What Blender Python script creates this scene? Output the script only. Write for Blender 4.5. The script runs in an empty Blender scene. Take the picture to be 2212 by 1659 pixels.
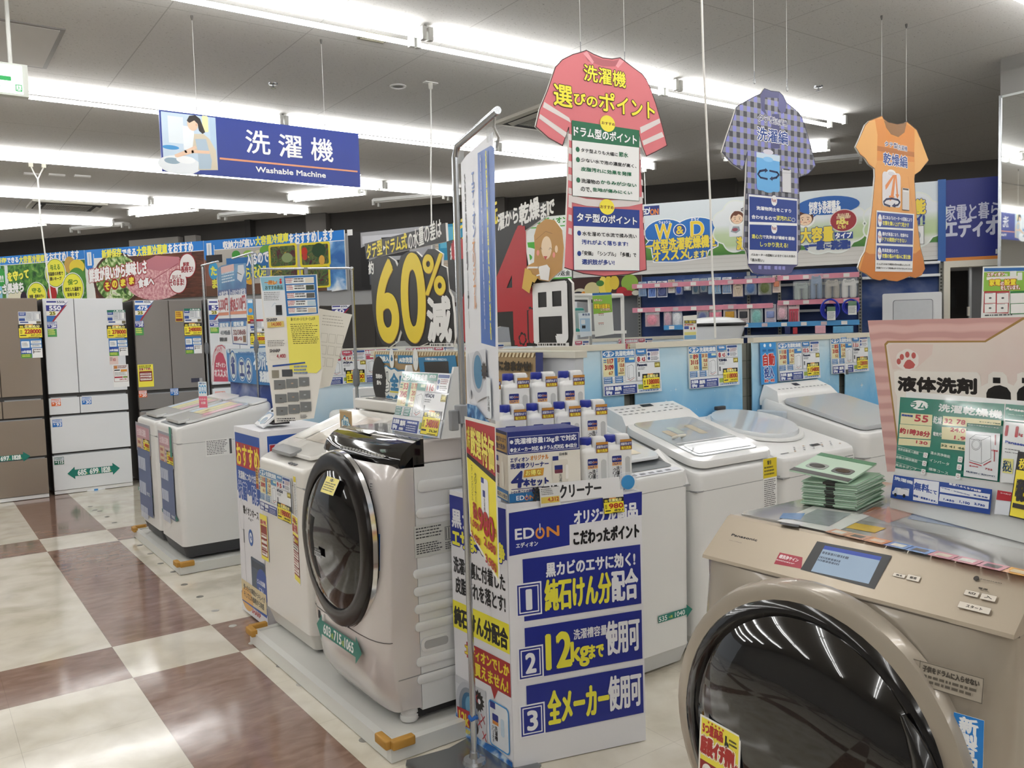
import bpy, math, random
import numpy as np
from math import sin, cos, pi, radians, hypot, atan2
from mathutils import Vector, Matrix
random.seed(7)
SC = bpy.context.scene
COL = SC.collection
# ---------------------------------------------------------------- camera
cam_data = bpy.data.cameras.new('camera'); cam = bpy.data.objects.new('camera', cam_data); COL.objects.link(cam)
yaw, pitch, roll = radians(54.551), radians(-3.652), radians(-1.678)
fwd = Vector((cos(yaw)*cos(pitch), sin(yaw)*cos(pitch), sin(pitch)))
rgt = Vector((sin(yaw), -cos(yaw), 0)); upv = rgt.cross(fwd)
r2 = rgt*cos(roll)+upv*sin(roll); u2 = upv*cos(roll)-rgt*sin(roll)
M = Matrix((r2, u2, -fwd)).transposed().to_4x4(); M.translation = (0, 0, 1.412)
cam.matrix_world = M
cam_data.sensor_fit = 'HORIZONTAL'; cam_data.sensor_width = 36; cam_data.lens = 1822.94/2212*36
cam_data.clip_start = 0.02; cam_data.clip_end = 200
SC.camera = cam
# ---------------------------------------------------------------- world, exposure
w = bpy.data.worlds.new('store_surroundings'); SC.world = w; w.use_nodes = True
w.node_tree.nodes['Background'].inputs[0].default_value = (.86, .9, .93, 1)
w.node_tree.nodes['Background'].inputs[1].default_value = 0.32
SC.view_settings.view_transform = 'Standard'; SC.view_settings.look = 'None'
SC.view_settings.gamma = 1; SC.view_settings.use_curve_mapping = False
SC.view_settings.exposure = 0.38
TUBE_POWER = 13.0
SC.cycles.use_denoising = True
SC.cycles.max_bounces = 8; SC.cycles.diffuse_bounces = 4; SC.cycles.glossy_bounces = 4
SC.cycles.transparent_max_bounces = 12; SC.cycles.sample_clamp_indirect = 6
# ---------------------------------------------------------------- materials
def lin(h):
    h = h.lstrip('#'); c = [int(h[i:i+2], 16)/255 for i in (0, 2, 4)]
    return tuple((x/12.92 if x <= .04045 else ((x+.055)/1.055)**2.4) for x in c)+(1,)
MATS = {}
def mat(h, rough=.45, metal=0, coat=0, noise=0, trans=0, alpha=1, spec=.5, scale=30):
    k = (h, rough, metal, coat, noise, trans, alpha, spec, scale)
    if k in MATS: return MATS[k]
    m = bpy.data.materials.new('surface_'+h.strip('#')); m.use_nodes = True
    nt = m.node_tree; b = nt.nodes['Principled BSDF']
    b.inputs['Base Color'].default_value = lin(h); b.inputs['Roughness'].default_value = rough
    b.inputs['Metallic'].default_value = metal; b.inputs['Coat Weight'].default_value = coat
    b.inputs['Coat Roughness'].default_value = .04
    b.inputs['Specular IOR Level'].default_value = spec
    if trans: b.inputs['Transmission Weight'].default_value = trans
    if alpha < 1: b.inputs['Alpha'].default_value = alpha
    if noise:
        n = nt.nodes.new('ShaderNodeTexNoise'); n.inputs['Scale'].default_value = scale; n.inputs['Detail'].default_value = 4
        tc = nt.nodes.new('ShaderNodeTexCoord'); nt.links.new(tc.outputs['Object'], n.inputs['Vector'])
        mx = nt.nodes.new('ShaderNodeMix'); mx.data_type = 'RGBA'
        c = lin(h); mx.inputs[6].default_value = tuple(x*(1-noise) for x in c[:3])+(1,); mx.inputs[7].default_value = tuple(min(1, x*(1+noise)) for x in c[:3])+(1,)
        nt.links.new(n.outputs['Fac'], mx.inputs[0]); nt.links.new(mx.outputs[2], b.inputs['Base Color'])
    MATS[k] = m; return m
def emit(h, s):
    k = ('e', h, s)
    if k in MATS: return MATS[k]
    m = bpy.data.materials.new('glowing_'+h.strip('#')); m.use_nodes = True; nt = m.node_tree
    b = nt.nodes['Principled BSDF']; b.inputs['Base Color'].default_value = lin(h)
    b.inputs['Emission Color'].default_value = lin(h); b.inputs['Emission Strength'].default_value = s
    MATS[k] = m; return m
def ramp_mat(name, stops, kind='noise', scale=3, detail=5, rough=.5, coords='Object', stretch=(1, 1, 1), grad=None, coat=0, distort=0):
    """procedural printed picture: noise or gradient through a colour ramp"""
    m = bpy.data.materials.new(name); m.use_nodes = True; nt = m.node_tree; b = nt.nodes['Principled BSDF']
    b.inputs['Roughness'].default_value = rough; b.inputs['Coat Weight'].default_value = coat
    tc = nt.nodes.new('ShaderNodeTexCoord'); mp = nt.nodes.new('ShaderNodeMapping')
    mp.inputs['Scale'].default_value = stretch; nt.links.new(tc.outputs[coords], mp.inputs['Vector'])
    if kind == 'voronoi':
        n = nt.nodes.new('ShaderNodeTexVoronoi'); out = n.outputs['Distance']; n.inputs['Scale'].default_value = scale
    elif kind == 'wave':
        n = nt.nodes.new('ShaderNodeTexWave'); n.bands_direction = 'Z'; out = n.outputs['Fac']; n.inputs['Scale'].default_value = scale; n.inputs['Distortion'].default_value = distort; n.inputs['Detail'].default_value = 1
    else:
        n = nt.nodes.new('ShaderNodeTexNoise'); n.inputs['Detail'].default_value = detail; out = n.outputs['Fac']; n.inputs['Scale'].default_value = scale; n.inputs['Distortion'].default_value = distort
    nt.links.new(mp.outputs['Vector'], n.inputs['Vector'])
    fac = out
    if grad:                                  # add a height gradient: (z0, z1, weight)
        sp = nt.nodes.new('ShaderNodeSeparateXYZ'); nt.links.new(tc.outputs[coords], sp.inputs[0])
        mr = nt.nodes.new('ShaderNodeMapRange'); mr.inputs[1].default_value = grad[0]; mr.inputs[2].default_value = grad[1]
        nt.links.new(sp.outputs['Z'], mr.inputs[0])
        mx = nt.nodes.new('ShaderNodeMix'); mx.data_type = 'FLOAT'; mx.inputs[0].default_value = grad[2]
        nt.links.new(out, mx.inputs[2]); nt.links.new(mr.outputs[0], mx.inputs[3]); fac = mx.outputs[0]
    r = nt.nodes.new('ShaderNodeValToRGB'); el = r.color_ramp.elements
    while len(el) < len(stops): el.new(.5)
    for e, (p, c) in zip(el, stops): e.position = p; e.color = lin(c)
    nt.links.new(fac, r.inputs[0]); nt.links.new(r.outputs[0], b.inputs['Base Color'])
    return m
# ---------------------------------------------------------------- mesh builder
class MB:
    def __init__(s): s.v = []; s.f = []; s.m = []; s.mats = []
    def mi(s, m):
        if m not in s.mats: s.mats.append(m)
        return s.mats.index(m)
    def add(s, v, f, m):
        o = len(s.v); i = s.mi(m); s.v += [tuple(p) for p in v]
        for q in f: s.f.append(tuple(a+o for a in q)); s.m.append(i)
        return s
    def poly(s, pts, m): return s.add(pts, [tuple(range(len(pts)))], m)
    def box(s, x0, y0, z0, x1, y1, z1, m):
        v = [(x0, y0, z0), (x1, y0, z0), (x1, y1, z0), (x0, y1, z0), (x0, y0, z1), (x1, y0, z1), (x1, y1, z1), (x0, y1, z1)]
        return s.add(v, [(3, 2, 1, 0), (4, 5, 6, 7), (0, 1, 5, 4), (1, 2, 6, 5), (2, 3, 7, 6), (3, 0, 4, 7)], m)
    def loft(s, rings, m, cap0=True, cap1=True, closed=True):
        n = len(rings[0]); o = len(s.v); i = s.mi(m)
        for r in rings: s.v += [tuple(p) for p in r]
        for k in range(len(rings)-1):
            for j in range(n if closed else n-1):
                a = o+k*n+j; b = o+k*n+(j+1) % n
                s.f.append((a, b, b+n, a+n)); s.m.append(i)
        if cap0: s.f.append(tuple(o+j for j in reversed(range(n)))); s.m.append(i)
        if cap1: s.f.append(tuple(o+(len(rings)-1)*n+j for j in range(n))); s.m.append(i)
        return s
    def rbox(s, x0, y0, z0, x1, y1, z1, m, r=.02, e=.01, n=4, top=True, bot=True):
        rings = []
        lo = [(z0+e*(1-sin(a)), e*(1-cos(a))) for a in [pi/2*k/3 for k in range(4)]] if bot else [(z0, 0)]
        hi = [(z1-e*(1-sin(a)), e*(1-cos(a))) for a in [pi/2*k/3 for k in range(4)]] if top else [(z1, 0)]
        if bot: lo = [(z0+e*(1-cos(a)), e*(1-sin(a))) for a in [pi/2*k/3 for k in range(4)]]
        if top: hi = [(z1-e*(1-cos(a)), e*(1-sin(a))) for a in [pi/2*(3-k)/3 for k in range(4)]]
        for z, ins in lo+hi: rings.append(rrect(x0+ins, y0+ins, x1-ins, y1-ins, max(r-ins, .0005), z, n))
        return s.loft(rings, m)
    def tube(s, pts, r, m, n=8):
        pts = [Vector(p) for p in pts]; rings = []; up = None
        for i, p in enumerate(pts):
            t = (pts[min(i+1, len(pts)-1)]-pts[max(i-1, 0)]).normalized()
            if up is None: up = t.orthogonal().normalized()
            a = (up-t*up.dot(t)); a = a.normalized() if a.length > 1e-6 else t.orthogonal().normalized(); up = a; b = t.cross(a)
            rr = r[i] if isinstance(r, (list, tuple)) else r
            rings.append([p+a*rr*cos(2*pi*k/n)+b*rr*sin(2*pi*k/n) for k in range(n)])
        return s.loft(rings, m)
    def lathe(s, prof, m, n=24, c=(0, 0, 0), axis='z', cap=True):
        rings = []
        for r, z in prof:
            ring = []
            for k in range(n):
                a = 2*pi*k/n; x, y = r*cos(a), r*sin(a)
                ring.append((c[0]+x, c[1]+y, c[2]+z) if axis == 'z' else ((c[0]+z, c[1]+x, c[2]+y) if axis == 'x' else (c[0]-x, c[1]+z, c[2]+y)))
            rings.append(ring)
        return s.loft(rings, m, cap, cap)
    def ball(s, c, r, m, n=12):
        rx, ry, rz = r if isinstance(r, (tuple, list)) else (r, r, r)
        rings = [[(c[0]+rx*cos(2*pi*k/n)*sin(pi*j/8), c[1]+ry*sin(2*pi*k/n)*sin(pi*j/8), c[2]-rz*cos(pi*j/8)) for k in range(n)] for j in range(1, 8)]
        return s.loft(rings, m)
    def extr(s, pts, y0, y1, m, ms=None):
        """outline in x,z extruded along y; front (y0) takes m, rim takes ms"""
        n = len(pts); ar = sum(pts[i][0]*pts[(i+1) % n][1]-pts[(i+1) % n][0]*pts[i][1] for i in range(n))
        if ar < 0: pts = pts[::-1]
        s.poly([(x, y0, z) for x, z in pts], m); s.poly([(x, y1, z) for x, z in pts[::-1]], ms or m)
        return s.loft([[(x, y1, z) for x, z in pts], [(x, y0, z) for x, z in pts]], ms or m, False, False)
    def obj(s, name, parent=None, loc=None, rz=0, smooth=True, wn=False, ang=38):
        me = bpy.data.meshes.new(name); me.from_pydata(s.v, [], s.f)
        for m in s.mats: me.materials.append(m)
        me.polygons.foreach_set('material_index', s.m)
        if smooth:
            me.polygons.foreach_set('use_smooth', [True]*len(s.f)); me.set_sharp_from_angle(angle=radians(ang))
        me.update()
        o = bpy.data.objects.new(name, me); COL.objects.link(o)
        if parent is not None: o.parent = parent
        if loc is not None: o.location = loc
        o.rotation_euler = (0, 0, rz)
        if wn:
            md = o.modifiers.new('even_shading', 'WEIGHTED_NORMAL'); md.keep_sharp = True
        return o
def rrect(x0, y0, x1, y1, r, z, n=4):
    out = []
    for cx, cy, a0 in ((x1-r, y0+r, -pi/2), (x1-r, y1-r, 0), (x0+r, y1-r, pi/2), (x0+r, y0+r, pi)):
        for k in range(n+1):
            a = a0+pi/2*k/n; out.append((cx+r*cos(a), cy+r*sin(a), z))
    return out
def rr2(x0, z0, x1, z1, r, n=5):
    return [(p[0], p[1]) for p in rrect(min(x0, x1), min(z0, z1), max(x0, x1), max(z0, z1), r, 0, n)]
def thing(name, label, cat, loc=(0, 0, 0), rz=0, group=None):
    o = bpy.data.objects.new(name, None); COL.objects.link(o); o.location = loc; o.rotation_euler = (0, 0, rz)
    o.empty_display_size = .05
    return tag(o, label, cat, group)
def tag(o, label, cat, group=None, kind=None):
    o['label'] = label; o['category'] = cat
    if group: o['group'] = group
    if kind: o['kind'] = kind
    return o
def struct(o): o['kind'] = 'structure'; return o
def part_label(o, label): o['label'] = label; return o
RX, RW = radians(-90), radians(-55.9)       # sheets that face -X, and sheets parallel to the slanting shelf wall
N2 = Vector((.8281, .5606, 0)); D2 = Vector((.5606, -.8281, 0))
def WP(t, z, s=8.3): return N2*s+D2*t+Vector((0, 0, z))   # a point on the slanting wall
# ---------------------------------------------------------------- lettering
GLY = {}
def glyphs(s, res=3):
    if (s, res) in GLY: return GLY[(s, res)]
    cu = bpy.data.curves.new('lettering', 'FONT'); cu.body = s; cu.resolution_u = res; cu.fill_mode = 'FRONT'
    o = bpy.data.objects.new('lettering', cu); me = o.to_mesh()
    v = np.array([x.co[:2] for x in me.vertices] or [(0, 0), (1, 1)], float)
    f = [tuple(p.vertices) for p in me.polygons]
    o.to_mesh_clear(); bpy.data.objects.remove(o); bpy.data.curves.remove(cu)
    GLY[(s, res)] = (v, f); return GLY[(s, res)]
class Sheet(MB):
    """a flat printed board: local x to the right, z up, front towards -y, design units u to the right and v down"""
    def __init__(s, W, H, uw=100, vh=None, thk=.003, back='#f2f2f0', rough=.4, coat=0, edge=None, r=0, base=True):
        super().__init__(); s.W, s.H = W, H; s.uw = uw; s.vh = vh or uw*H/W; s.k = 0; s.rough = rough; s.coat = coat; s.thk = thk
        if base:
            m = s.c(back)
            s.extr(rr2(0, 0, W, H, r) if r else [(0, 0), (W, 0), (W, H), (0, H)], 0, thk, m, s.c(edge) if edge else m)
    def c(s, h): return h if not isinstance(h, str) else mat(h, s.rough, coat=s.coat)
    def P(s, u, v): return (u/s.uw*s.W, (1-v/s.vh)*s.H)
    def y(s): s.k += 1; return -7e-5*s.k-2e-4
    def pg(s, pts, h):
        y = s.y(); q = [s.P(*p) for p in pts]; n = len(q)
        if sum(q[i][0]*q[(i+1) % n][1]-q[(i+1) % n][0]*q[i][1] for i in range(n)) < 0: q = q[::-1]
        return s.poly([(x, y, z) for x, z in q], s.c(h))
    def rect(s, u0, v0, u1, v1, h): return s.pg([(u0, v1), (u1, v1), (u1, v0), (u0, v0)], h)
    def rr(s, u0, v0, u1, v1, h, r=3): return s.pg(rr2(u0, v0, u1, v1, r), h)
    def fr(s, u0, v0, u1, v1, h, t=1):
        s.rect(u0, v0, u1, v0+t, h); s.rect(u0, v1-t, u1, v1, h); s.rect(u0, v0, u0+t, v1, h); return s.rect(u1-t, v0, u1, v1, h)
    def ell(s, u, v, a, b, h, n=28, a0=0, a1=360): return s.pg([(u+a*cos(radians(a0+(a1-a0)*k/n)), v+b*sin(radians(a0+(a1-a0)*k/n))) for k in range(n if a1-a0 == 360 else n+1)], h)
    def ln(s, pts, wd, h):
        q = [Vector((p[0], p[1], 0)) for p in pts]
        for a, b in zip(q, q[1:]):
            if (b-a).length < 1e-9: continue
            d = (b-a).normalized(); o = Vector((-d.y, d.x, 0))*wd/2; d = d*wd/3
            s.pg([(a-d+o)[:2], (b+d+o)[:2], (b+d-o)[:2], (a-d-o)[:2]], h); s.k -= 1
        s.k += 1; return s
    def cloud(s, u, v, a, b, h, bumps=9, depth=.16):
        return s.pg([(u+a*(1-depth+depth*abs(sin(bumps*th/2)))*cos(th), v+b*(1-depth+depth*abs(sin(bumps*th/2)))*sin(th)) for th in [2*pi*k/90 for k in range(90)]], h)
    def star(s, u, v, r, h, n=5, q=.4): return s.pg([(u+(r if k % 2 == 0 else r*q)*sin(pi*k/n), v-(r if k % 2 == 0 else r*q)*cos(pi*k/n)) for k in range(2*n)], h)
    def tx(s, t, u, v, w, hh, h='#151515', b=0, o=None, ow=0, o2=None, ow2=0, shear=0, sv=0):
        """text stretched to the box u, v, w, hh; b = weight, o/ow = outline, sv = vertical drift over its width"""
        big = hh/s.uw*s.W
        V, F = glyphs(t, 3 if big < .06 else 5 if big < .2 else 9); lo = V.min(0); sz = np.maximum(V.max(0)-lo, 1e-6); q = (V-lo)/sz
        U = np.stack([u+q[:, 0]*w+shear*q[:, 1]*hh, v+(1-q[:, 1])*hh+sv*q[:, 0]], 1)
        if o2: s.ring(U, F, ow2, o2, 12)
        if o: s.ring(U, F, ow, o, 10)
        if b: s.ring(U, F, b*.62, h, 4 if big < .03 else 6)
        y = s.y(); P = [s.P(*p) for p in U]
        return s.add([(x, y, z) for x, z in P], F, s.c(h))
    def ring(s, U, F, r, h, n):
        m = s.c(h)
        for k in range(n):
            a = 2*pi*(k+.25)/n; s.k += .2; y = -7e-5*s.k-2e-4
            s.add([(x, y, z) for x, z in [s.P(p[0]+r*cos(a), p[1]+r*sin(a)) for p in U]], F, m)
        return s
    def vt(s, t, u, v, w, hh, h='#151515', gap=.06, **k):
        """vertical line of characters from the top"""
        n = len(t); st = hh/n
        for i, ch in enumerate(t):
            if ch == ' ': continue
            if ch == 'ー': s.rect(u+w*.42, v+i*st+st*.05, u+w*.58, v+i*st+st*.95, h); continue
            sm = .62 if ch in 'ィャュョッァェォ。、っゃゅょぃ' else 1
            s.tx(ch, u+w*(1-sm)*.6, v+i*st+st*(1-sm)*.3, w*sm, st*(1-gap)*sm, h, **k)
        return s
    def scrib(s, u0, v0, u1, v1, rows, h='#333333', fill=.5, seed=1):
        """rows of tiny print too small to read"""
        R = random.Random(seed); st = (v1-v0)/rows
        y = s.y(); m = s.c(h)
        for i in range(rows):
            u = u0; end = u1-(u1-u0)*R.random()*.25; v = v0+i*st
            while u < end:
                wd = (u1-u0)*R.uniform(.03, .12); e2 = min(u+wd, end)
                pts = [s.P(u, v+st*fill), s.P(e2, v+st*fill), s.P(e2, v), s.P(u, v)]
                s.poly([(x, y, z) for x, z in pts], m); u = e2+(u1-u0)*.025
        return s
    def put(s, name, parent=None, loc=(0, 0, 0), rz=0, tilt=0, roll=0, center=True):
        if center: s.v = [(x-s.W/2, y, z) for x, y, z in s.v]
        o = s.obj(name, parent, loc, 0, smooth=False)
        o.rotation_euler = (tilt, roll, rz)
        return o
    def bend(s, f):
        s.v = [(x, y+f(x, z), z) for x, y, z in s.v]; return s
# ================================================================ the setting
m = bpy.data.materials.new('vinyl_tiles'); m.use_nodes = True; nt = m.node_tree; b = nt.nodes['Principled BSDF']; L = nt.links.new
def nd(t, **k):
    n = nt.nodes.new(t)
    for a, v in k.items(): setattr(n, a, v)
    return n
def mth(op, a, b=None):
    n = nd('ShaderNodeMath', operation=op)
    for i, x in enumerate((a, b)):
        if x is None: continue
        if isinstance(x, (int, float)): n.inputs[i].default_value = x
        else: L(x, n.inputs[i])
    return n.outputs[0]
tc = nd('ShaderNodeTexCoord'); sp = nd('ShaderNodeSeparateXYZ'); L(tc.outputs['Object'], sp.inputs[0])
def narrow(ax, o): return mth('LESS_THAN', mth('FRACT', mth('ADD', mth('DIVIDE', mth('SUBTRACT', ax, o), 2.7), 20)), 1/6)
xo = mth('ABSOLUTE', mth('SUBTRACT', narrow(sp.outputs['X'], .683), narrow(sp.outputs['Y'], 3.7685)))
def img(scale, stops, det=6, dist=0, str_=(1, 1, 1)):
    mp = nd('ShaderNodeMapping'); mp.inputs['Scale'].default_value = str_; L(tc.outputs['Object'], mp.inputs[0])
    n = nd('ShaderNodeTexNoise'); n.inputs['Scale'].default_value = scale; n.inputs['Detail'].default_value = det; n.inputs['Distortion'].default_value = dist
    L(mp.outputs[0], n.inputs['Vector']); r = nd('ShaderNodeValToRGB'); el = r.color_ramp.elements
    while len(el) < len(stops): el.new(.5)
    for e, (p, c) in zip(el, stops): e.position = p; e.color = lin(c)
    L(n.outputs['Fac'], r.inputs[0]); return r.outputs[0]
brown = img(9, [(.3, '#7d6153'), (.5, '#8c6f61'), (.72, '#9b7f70')], 8, .6, (1, 2.2, 1))
cream = img(5, [(.3, '#cfc8b9'), (.5, '#ddd7c9'), (.7, '#e6e1d4')], 8, .4)
dirt = img(2.3, [(.35, '#ffffff'), (.62, '#f1efe9'), (.8, '#d9d5cb')], 10, 1.5)
mx = nd('ShaderNodeMix', data_type='RGBA'); L(xo, mx.inputs[0]); L(cream, mx.inputs[6]); L(brown, mx.inputs[7])
m2 = nd('ShaderNodeMix', data_type='RGBA', blend_type='MULTIPLY'); m2.inputs[0].default_value = 1; L(mx.outputs[2], m2.inputs[6]); L(dirt, m2.inputs[7])
def seam(ax, o): return mth('LESS_THAN', mth('ABSOLUTE', mth('SUBTRACT', mth('FRACT', mth('ADD', mth('DIVIDE', mth('SUBTRACT', ax, o), .45), 40.5)), .5)), .0022)
sm = mth('MAXIMUM', seam(sp.outputs['X'], .683), seam(sp.outputs['Y'], 3.7685))
m3 = nd('ShaderNodeMix', data_type='RGBA', blend_type='MULTIPLY'); L(mth('MULTIPLY', sm, .28), m3.inputs[0]); L(m2.outputs[2], m3.inputs[6]); m3.inputs[7].default_value = lin('#6b6258')
L(m3.outputs[2], b.inputs['Base Color'])
rr_ = img(6, [(.3, '#484848'), (.7, '#6e6e6e')], 6)
L(rr_, b.inputs['Roughness']); b.inputs['Coat Weight'].default_value = .12; b.inputs['Coat Roughness'].default_value = .12
bp_ = nd('ShaderNodeBump'); bp_.inputs['Strength'].default_value = .05; nz = nd('ShaderNodeTexNoise'); nz.inputs['Scale'].default_value = 45; L(tc.outputs['Object'], nz.inputs['Vector']); L(nz.outputs['Fac'], bp_.inputs['Height']); L(bp_.outputs[0], b.inputs['Normal'])
FLOOR = m
g = MB(); g.box(-10, -10, -.1, 15, 22, 0, FLOOR); struct(g.obj('floor', smooth=False))
# ceiling boards with fissures and joints
m = bpy.data.materials.new('ceiling_boards'); m.use_nodes = True; nt = m.node_tree; b = nt.nodes['Principled BSDF']; L = nt.links.new
tc = nd('ShaderNodeTexCoord'); sp = nd('ShaderNodeSeparateXYZ'); L(tc.outputs['Object'], sp.inputs[0])
fis = img(60, [(.3, '#8d8a85'), (.36, '#c9c7c3'), (1, '#d2d0cc')], 3, 1.2, (1, 2.0, 1))
def joint(ax, o, p): return mth('LESS_THAN', mth('ABSOLUTE', mth('SUBTRACT', mth('FRACT', mth('ADD', mth('DIVIDE', mth('SUBTRACT', ax, o), p), 40.5)), .5)), .004/p)
sm = mth('MAXIMUM', joint(sp.outputs['X'], .55, .91), joint(sp.outputs['Y'], .2, 1.82))
m3 = nd('ShaderNodeMix', data_type='RGBA', blend_type='MULTIPLY'); L(mth('MULTIPLY', sm, .35), m3.inputs[0]); L(fis, m3.inputs[6]); m3.inputs[7].default_value = lin('#6e6b66')
L(m3.outputs[2], b.inputs['Base Color']); b.inputs['Roughness'].default_value = .9
g = MB(); g.box(-10, -10, 3.5, 15, 22, 3.6, m); struct(g.obj('ceiling', smooth=False))
# dark stock-room wall behind the shelf wall
DARK = mat('#3a3734', .8, noise=.15, scale=3)
g = MB()
g.add([WP(-18, 0, 12.65), WP(-1.2, 0, 12.65), WP(-1.2, 3.5, 12.65), WP(-18, 3.5, 12.65)], [(0, 1, 2, 3)], DARK)
g.add([WP(-18, 0, 12.85), WP(-1.2, 0, 12.85), WP(-1.2, 3.5, 12.85), WP(-18, 3.5, 12.85)], [(3, 2, 1, 0)], DARK)
struct(g.obj('wall_back', smooth=False))
g = MB(); gp = mat('#8e8a85', .7)
for t0, t1, mm in ((-12.25, -11.1, gp), (-10.95, -10.7, gp), (-8.35, -7.95, mat('#55514d', .7)), (-9.62, -9.5, mat('#2a2826', .7)), (-4.9, -4.7, mat('#55514d', .7))):
    o = len(g.v); g.add([WP(t, z, s) for s in (12.5, 12.64) for z in (0, 3.3 if mm is gp else 3.49) for t in (t0, t1)], [(0, 1, 3, 2), (4, 6, 7, 5), (0, 2, 6, 4), (1, 5, 7, 3), (2, 3, 7, 6), (0, 4, 5, 1)], mm)
struct(g.obj('trim_1', smooth=False))
g = MB(); rw = mat('#6d6a66', .8)
g.add([WP(-1.2, 0, 13.0), WP(8, 0, 13.0), WP(8, 3.5, 13.0), WP(-1.2, 3.5, 13.0), WP(-1.2, 0, 12.65), WP(-1.2, 3.5, 12.65)], [(0, 1, 2, 3), (4, 0, 3, 5)], rw)
struct(g.obj('wall_right', smooth=False))
g = MB(); g.add([(-10, -10, 0), (15, -10, 0), (15, -10, 3.5), (-10, -10, 3.5)], [(3, 2, 1, 0)], mat('#b9b7b2', .7)); struct(g.obj('wall_rear', smooth=False))
g = MB(); g.add([(-10, -10, 0), (-10, 22, 0), (-10, 22, 3.5), (-10, -10, 3.5)], [(0, 1, 2, 3)], mat('#b9b7b2', .7)); struct(g.obj('wall_left', smooth=False))
# mirrored pillar at the right
g = MB(); g.box(7.36, 1.2, 0, 7.9, 3.36, 3.2, mat('#c9ccca', .5)); g.box(7.352, 1.22, .02, 7.36, 3.345, 3.18, mat('#f4f6f5', .02, 1)); g.box(7.345, 3.345, 0, 7.362, 3.365, 3.2, mat('#c9cdd0', .25, 1))
struct(g.obj('wall_mirror', smooth=False))
g = MB(); g.box(7.36, 1.2, 3.2, 7.9, 3.36, 3.5, mat('#8b8986', .8)); struct(g.obj('trim_2', smooth=False))
# shelf wall: panel behind the fridges and shelves, top board
SHW = mat('#7f8084', .6)
def wbox(g, t0, t1, z0, z1, s0, s1, m):
    g.add([WP(t, z, s) for s in (s0, s1) for z in (z0, z1) for t in (t0, t1)], [(0, 1, 3, 2), (4, 6, 7, 5), (0, 2, 6, 4), (1, 5, 7, 3), (2, 3, 7, 6), (0, 4, 5, 1)], m)
g = MB(); wbox(g, -13, -2.42, 0, 2.55, 8.33, 8.40, mat('#a3a3a2', .6)); wbox(g, -2.42, .97, 0, 2.58, 8.42, 8.5, SHW)
struct(g.obj('wall_partition', smooth=False))
# doorway beside the shelf wall
g = MB(); wbox(g, .97, 1.02, 0, 1.9, 8.27, 8.42, mat('#d9d4c6', .5)); wbox(g, 1.02, 1.62, 1.845, 1.9, 8.27, 8.42, mat('#d9d4c6', .5))
struct(g.obj('trim_3', smooth=False))
g = MB(); wbox(g, 1.02, 1.62, 0, 1.845, 8.95, 9.0, mat('#2e2a26', .7)); wbox(g, 1.19, 1.62, 0, 1.845, 8.45, 8.5, mat('#77777a', .45)); wbox(g, 1.185, 1.205, 0, 1.845, 8.40, 8.45, mat('#aaacae', .3, .6)); wbox(g, 1.17, 1.187, 1.42, 1.5, 8.36, 8.42, mat('#d8d4c8', .4))
wbox(g, 1.08, 1.15, 1.5, 1.68, 8.93, 8.95, mat('#14140f', .5)); wbox(g, 1.06, 1.18, .2, 1.3, 8.93, 8.95, mat('#40372d', .7))
struct(g.obj('door_1', smooth=False))
# ---------------------------------------------------------------- ceiling lights
TUBE = emit('#ffffff', TUBE_POWER); HOUS = mat('#e9e9e6', .35); SOCK = mat('#cfcfca', .5)
def light(length, lit=True):
    t = thing('ceiling_light', '', 'ceiling light'); h = length/2
    g = MB(); g.loft([[(x, -.075, 0), (x, .075, 0), (x, .055, -.035), (x, .02, -.06), (x, -.02, -.06), (x, -.055, -.035)] for x in (-h, h)], HOUS); g.obj('housing', t, smooth=False)
    for y in ((-.085, .085) if lit else (-.085, .085)):
        if lit:
            g = MB(); g.tube([(-h+.035, y, -.085), (h-.035, y, -.085)], .0165, TUBE, 10); g.obj('lamp_tube', t)
        else:
            g = MB(); g.box(-h+.03, y-.012, -.05, h-.03, y+.012, -.02, mat('#dcdcd8', .3)); g.obj('reflector', t, smooth=False)
        for x in (-h+.016, h-.016):
            g = MB(); g.box(x-.016, y-.02, -.108, x+.016, y+.02, -.02, SOCK); g.obj('lamp_socket', t, smooth=False)
    return t
def copytree(o, parent=None):
    c = o.copy(); COL.objects.link(c)
    if parent is not None: c.parent = parent
    for ch in list(o.children): copytree(ch, c)
    return c
proto_long = light(2.42); proto_short = light(1.22); proto_off = light(1.22, False)
used = set()
def inst(pr, loc, rz, label, group=None):
    o = pr if pr.name not in used else copytree(pr); used.add(pr.name)
    o.location = loc; o.rotation_euler = (0, 0, rz); o['label'] = label
    if group: o['group'] = group
    return o
ords = ['first', 'second', 'third', 'fourth', 'fifth', 'sixth', 'seventh', 'eighth']
ROWS = [(5.08, 2, 'the tube row behind the pink shirt'), (7.765, 2, 'the tube row above the blue sign'), (10.50, 1, 'the tube row left of the blue sign'), (13.12, 1, 'the tube row above the left air conditioner'), (15.74, 0, 'the tube row below the left air conditioner'), (2.4, 2, ''), (-.3, 2, ''), (-3.0, 2, ''), (-5.7, 1, '')]
for ry, k1, nm in ROWS:
    for k in range(-4, k1):
        x = 2.99+2.44*k+1.22
        i = k1-1-k
        lab = f'lit ceiling light, {ords[i]} from right end of {nm}' if nm else 'lit twin tube ceiling light above and behind the viewer'
        inst(proto_long, (x, ry+.085, 3.5), 0, lab, 'long ceiling tube lights')
wl = [(-12.9, 'short lit ceiling light at the far left above the leafy vegetable banner'), (-9.73, 'short lit ceiling light slanting above the fish banner'), (-6.75, 'short lit ceiling light slanting up just right of the blue hanging sign'), (-3.62, 'short lit ceiling light between the pole banner and the pink shirt sign'), (-.55, 'short lit ceiling light seen between plaid shirt and orange dress signs')]
for t, lab in wl: p = WP(t, 3.5, 10.65); inst(proto_short, p, RW, lab, 'short slanting ceiling lights')
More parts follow.
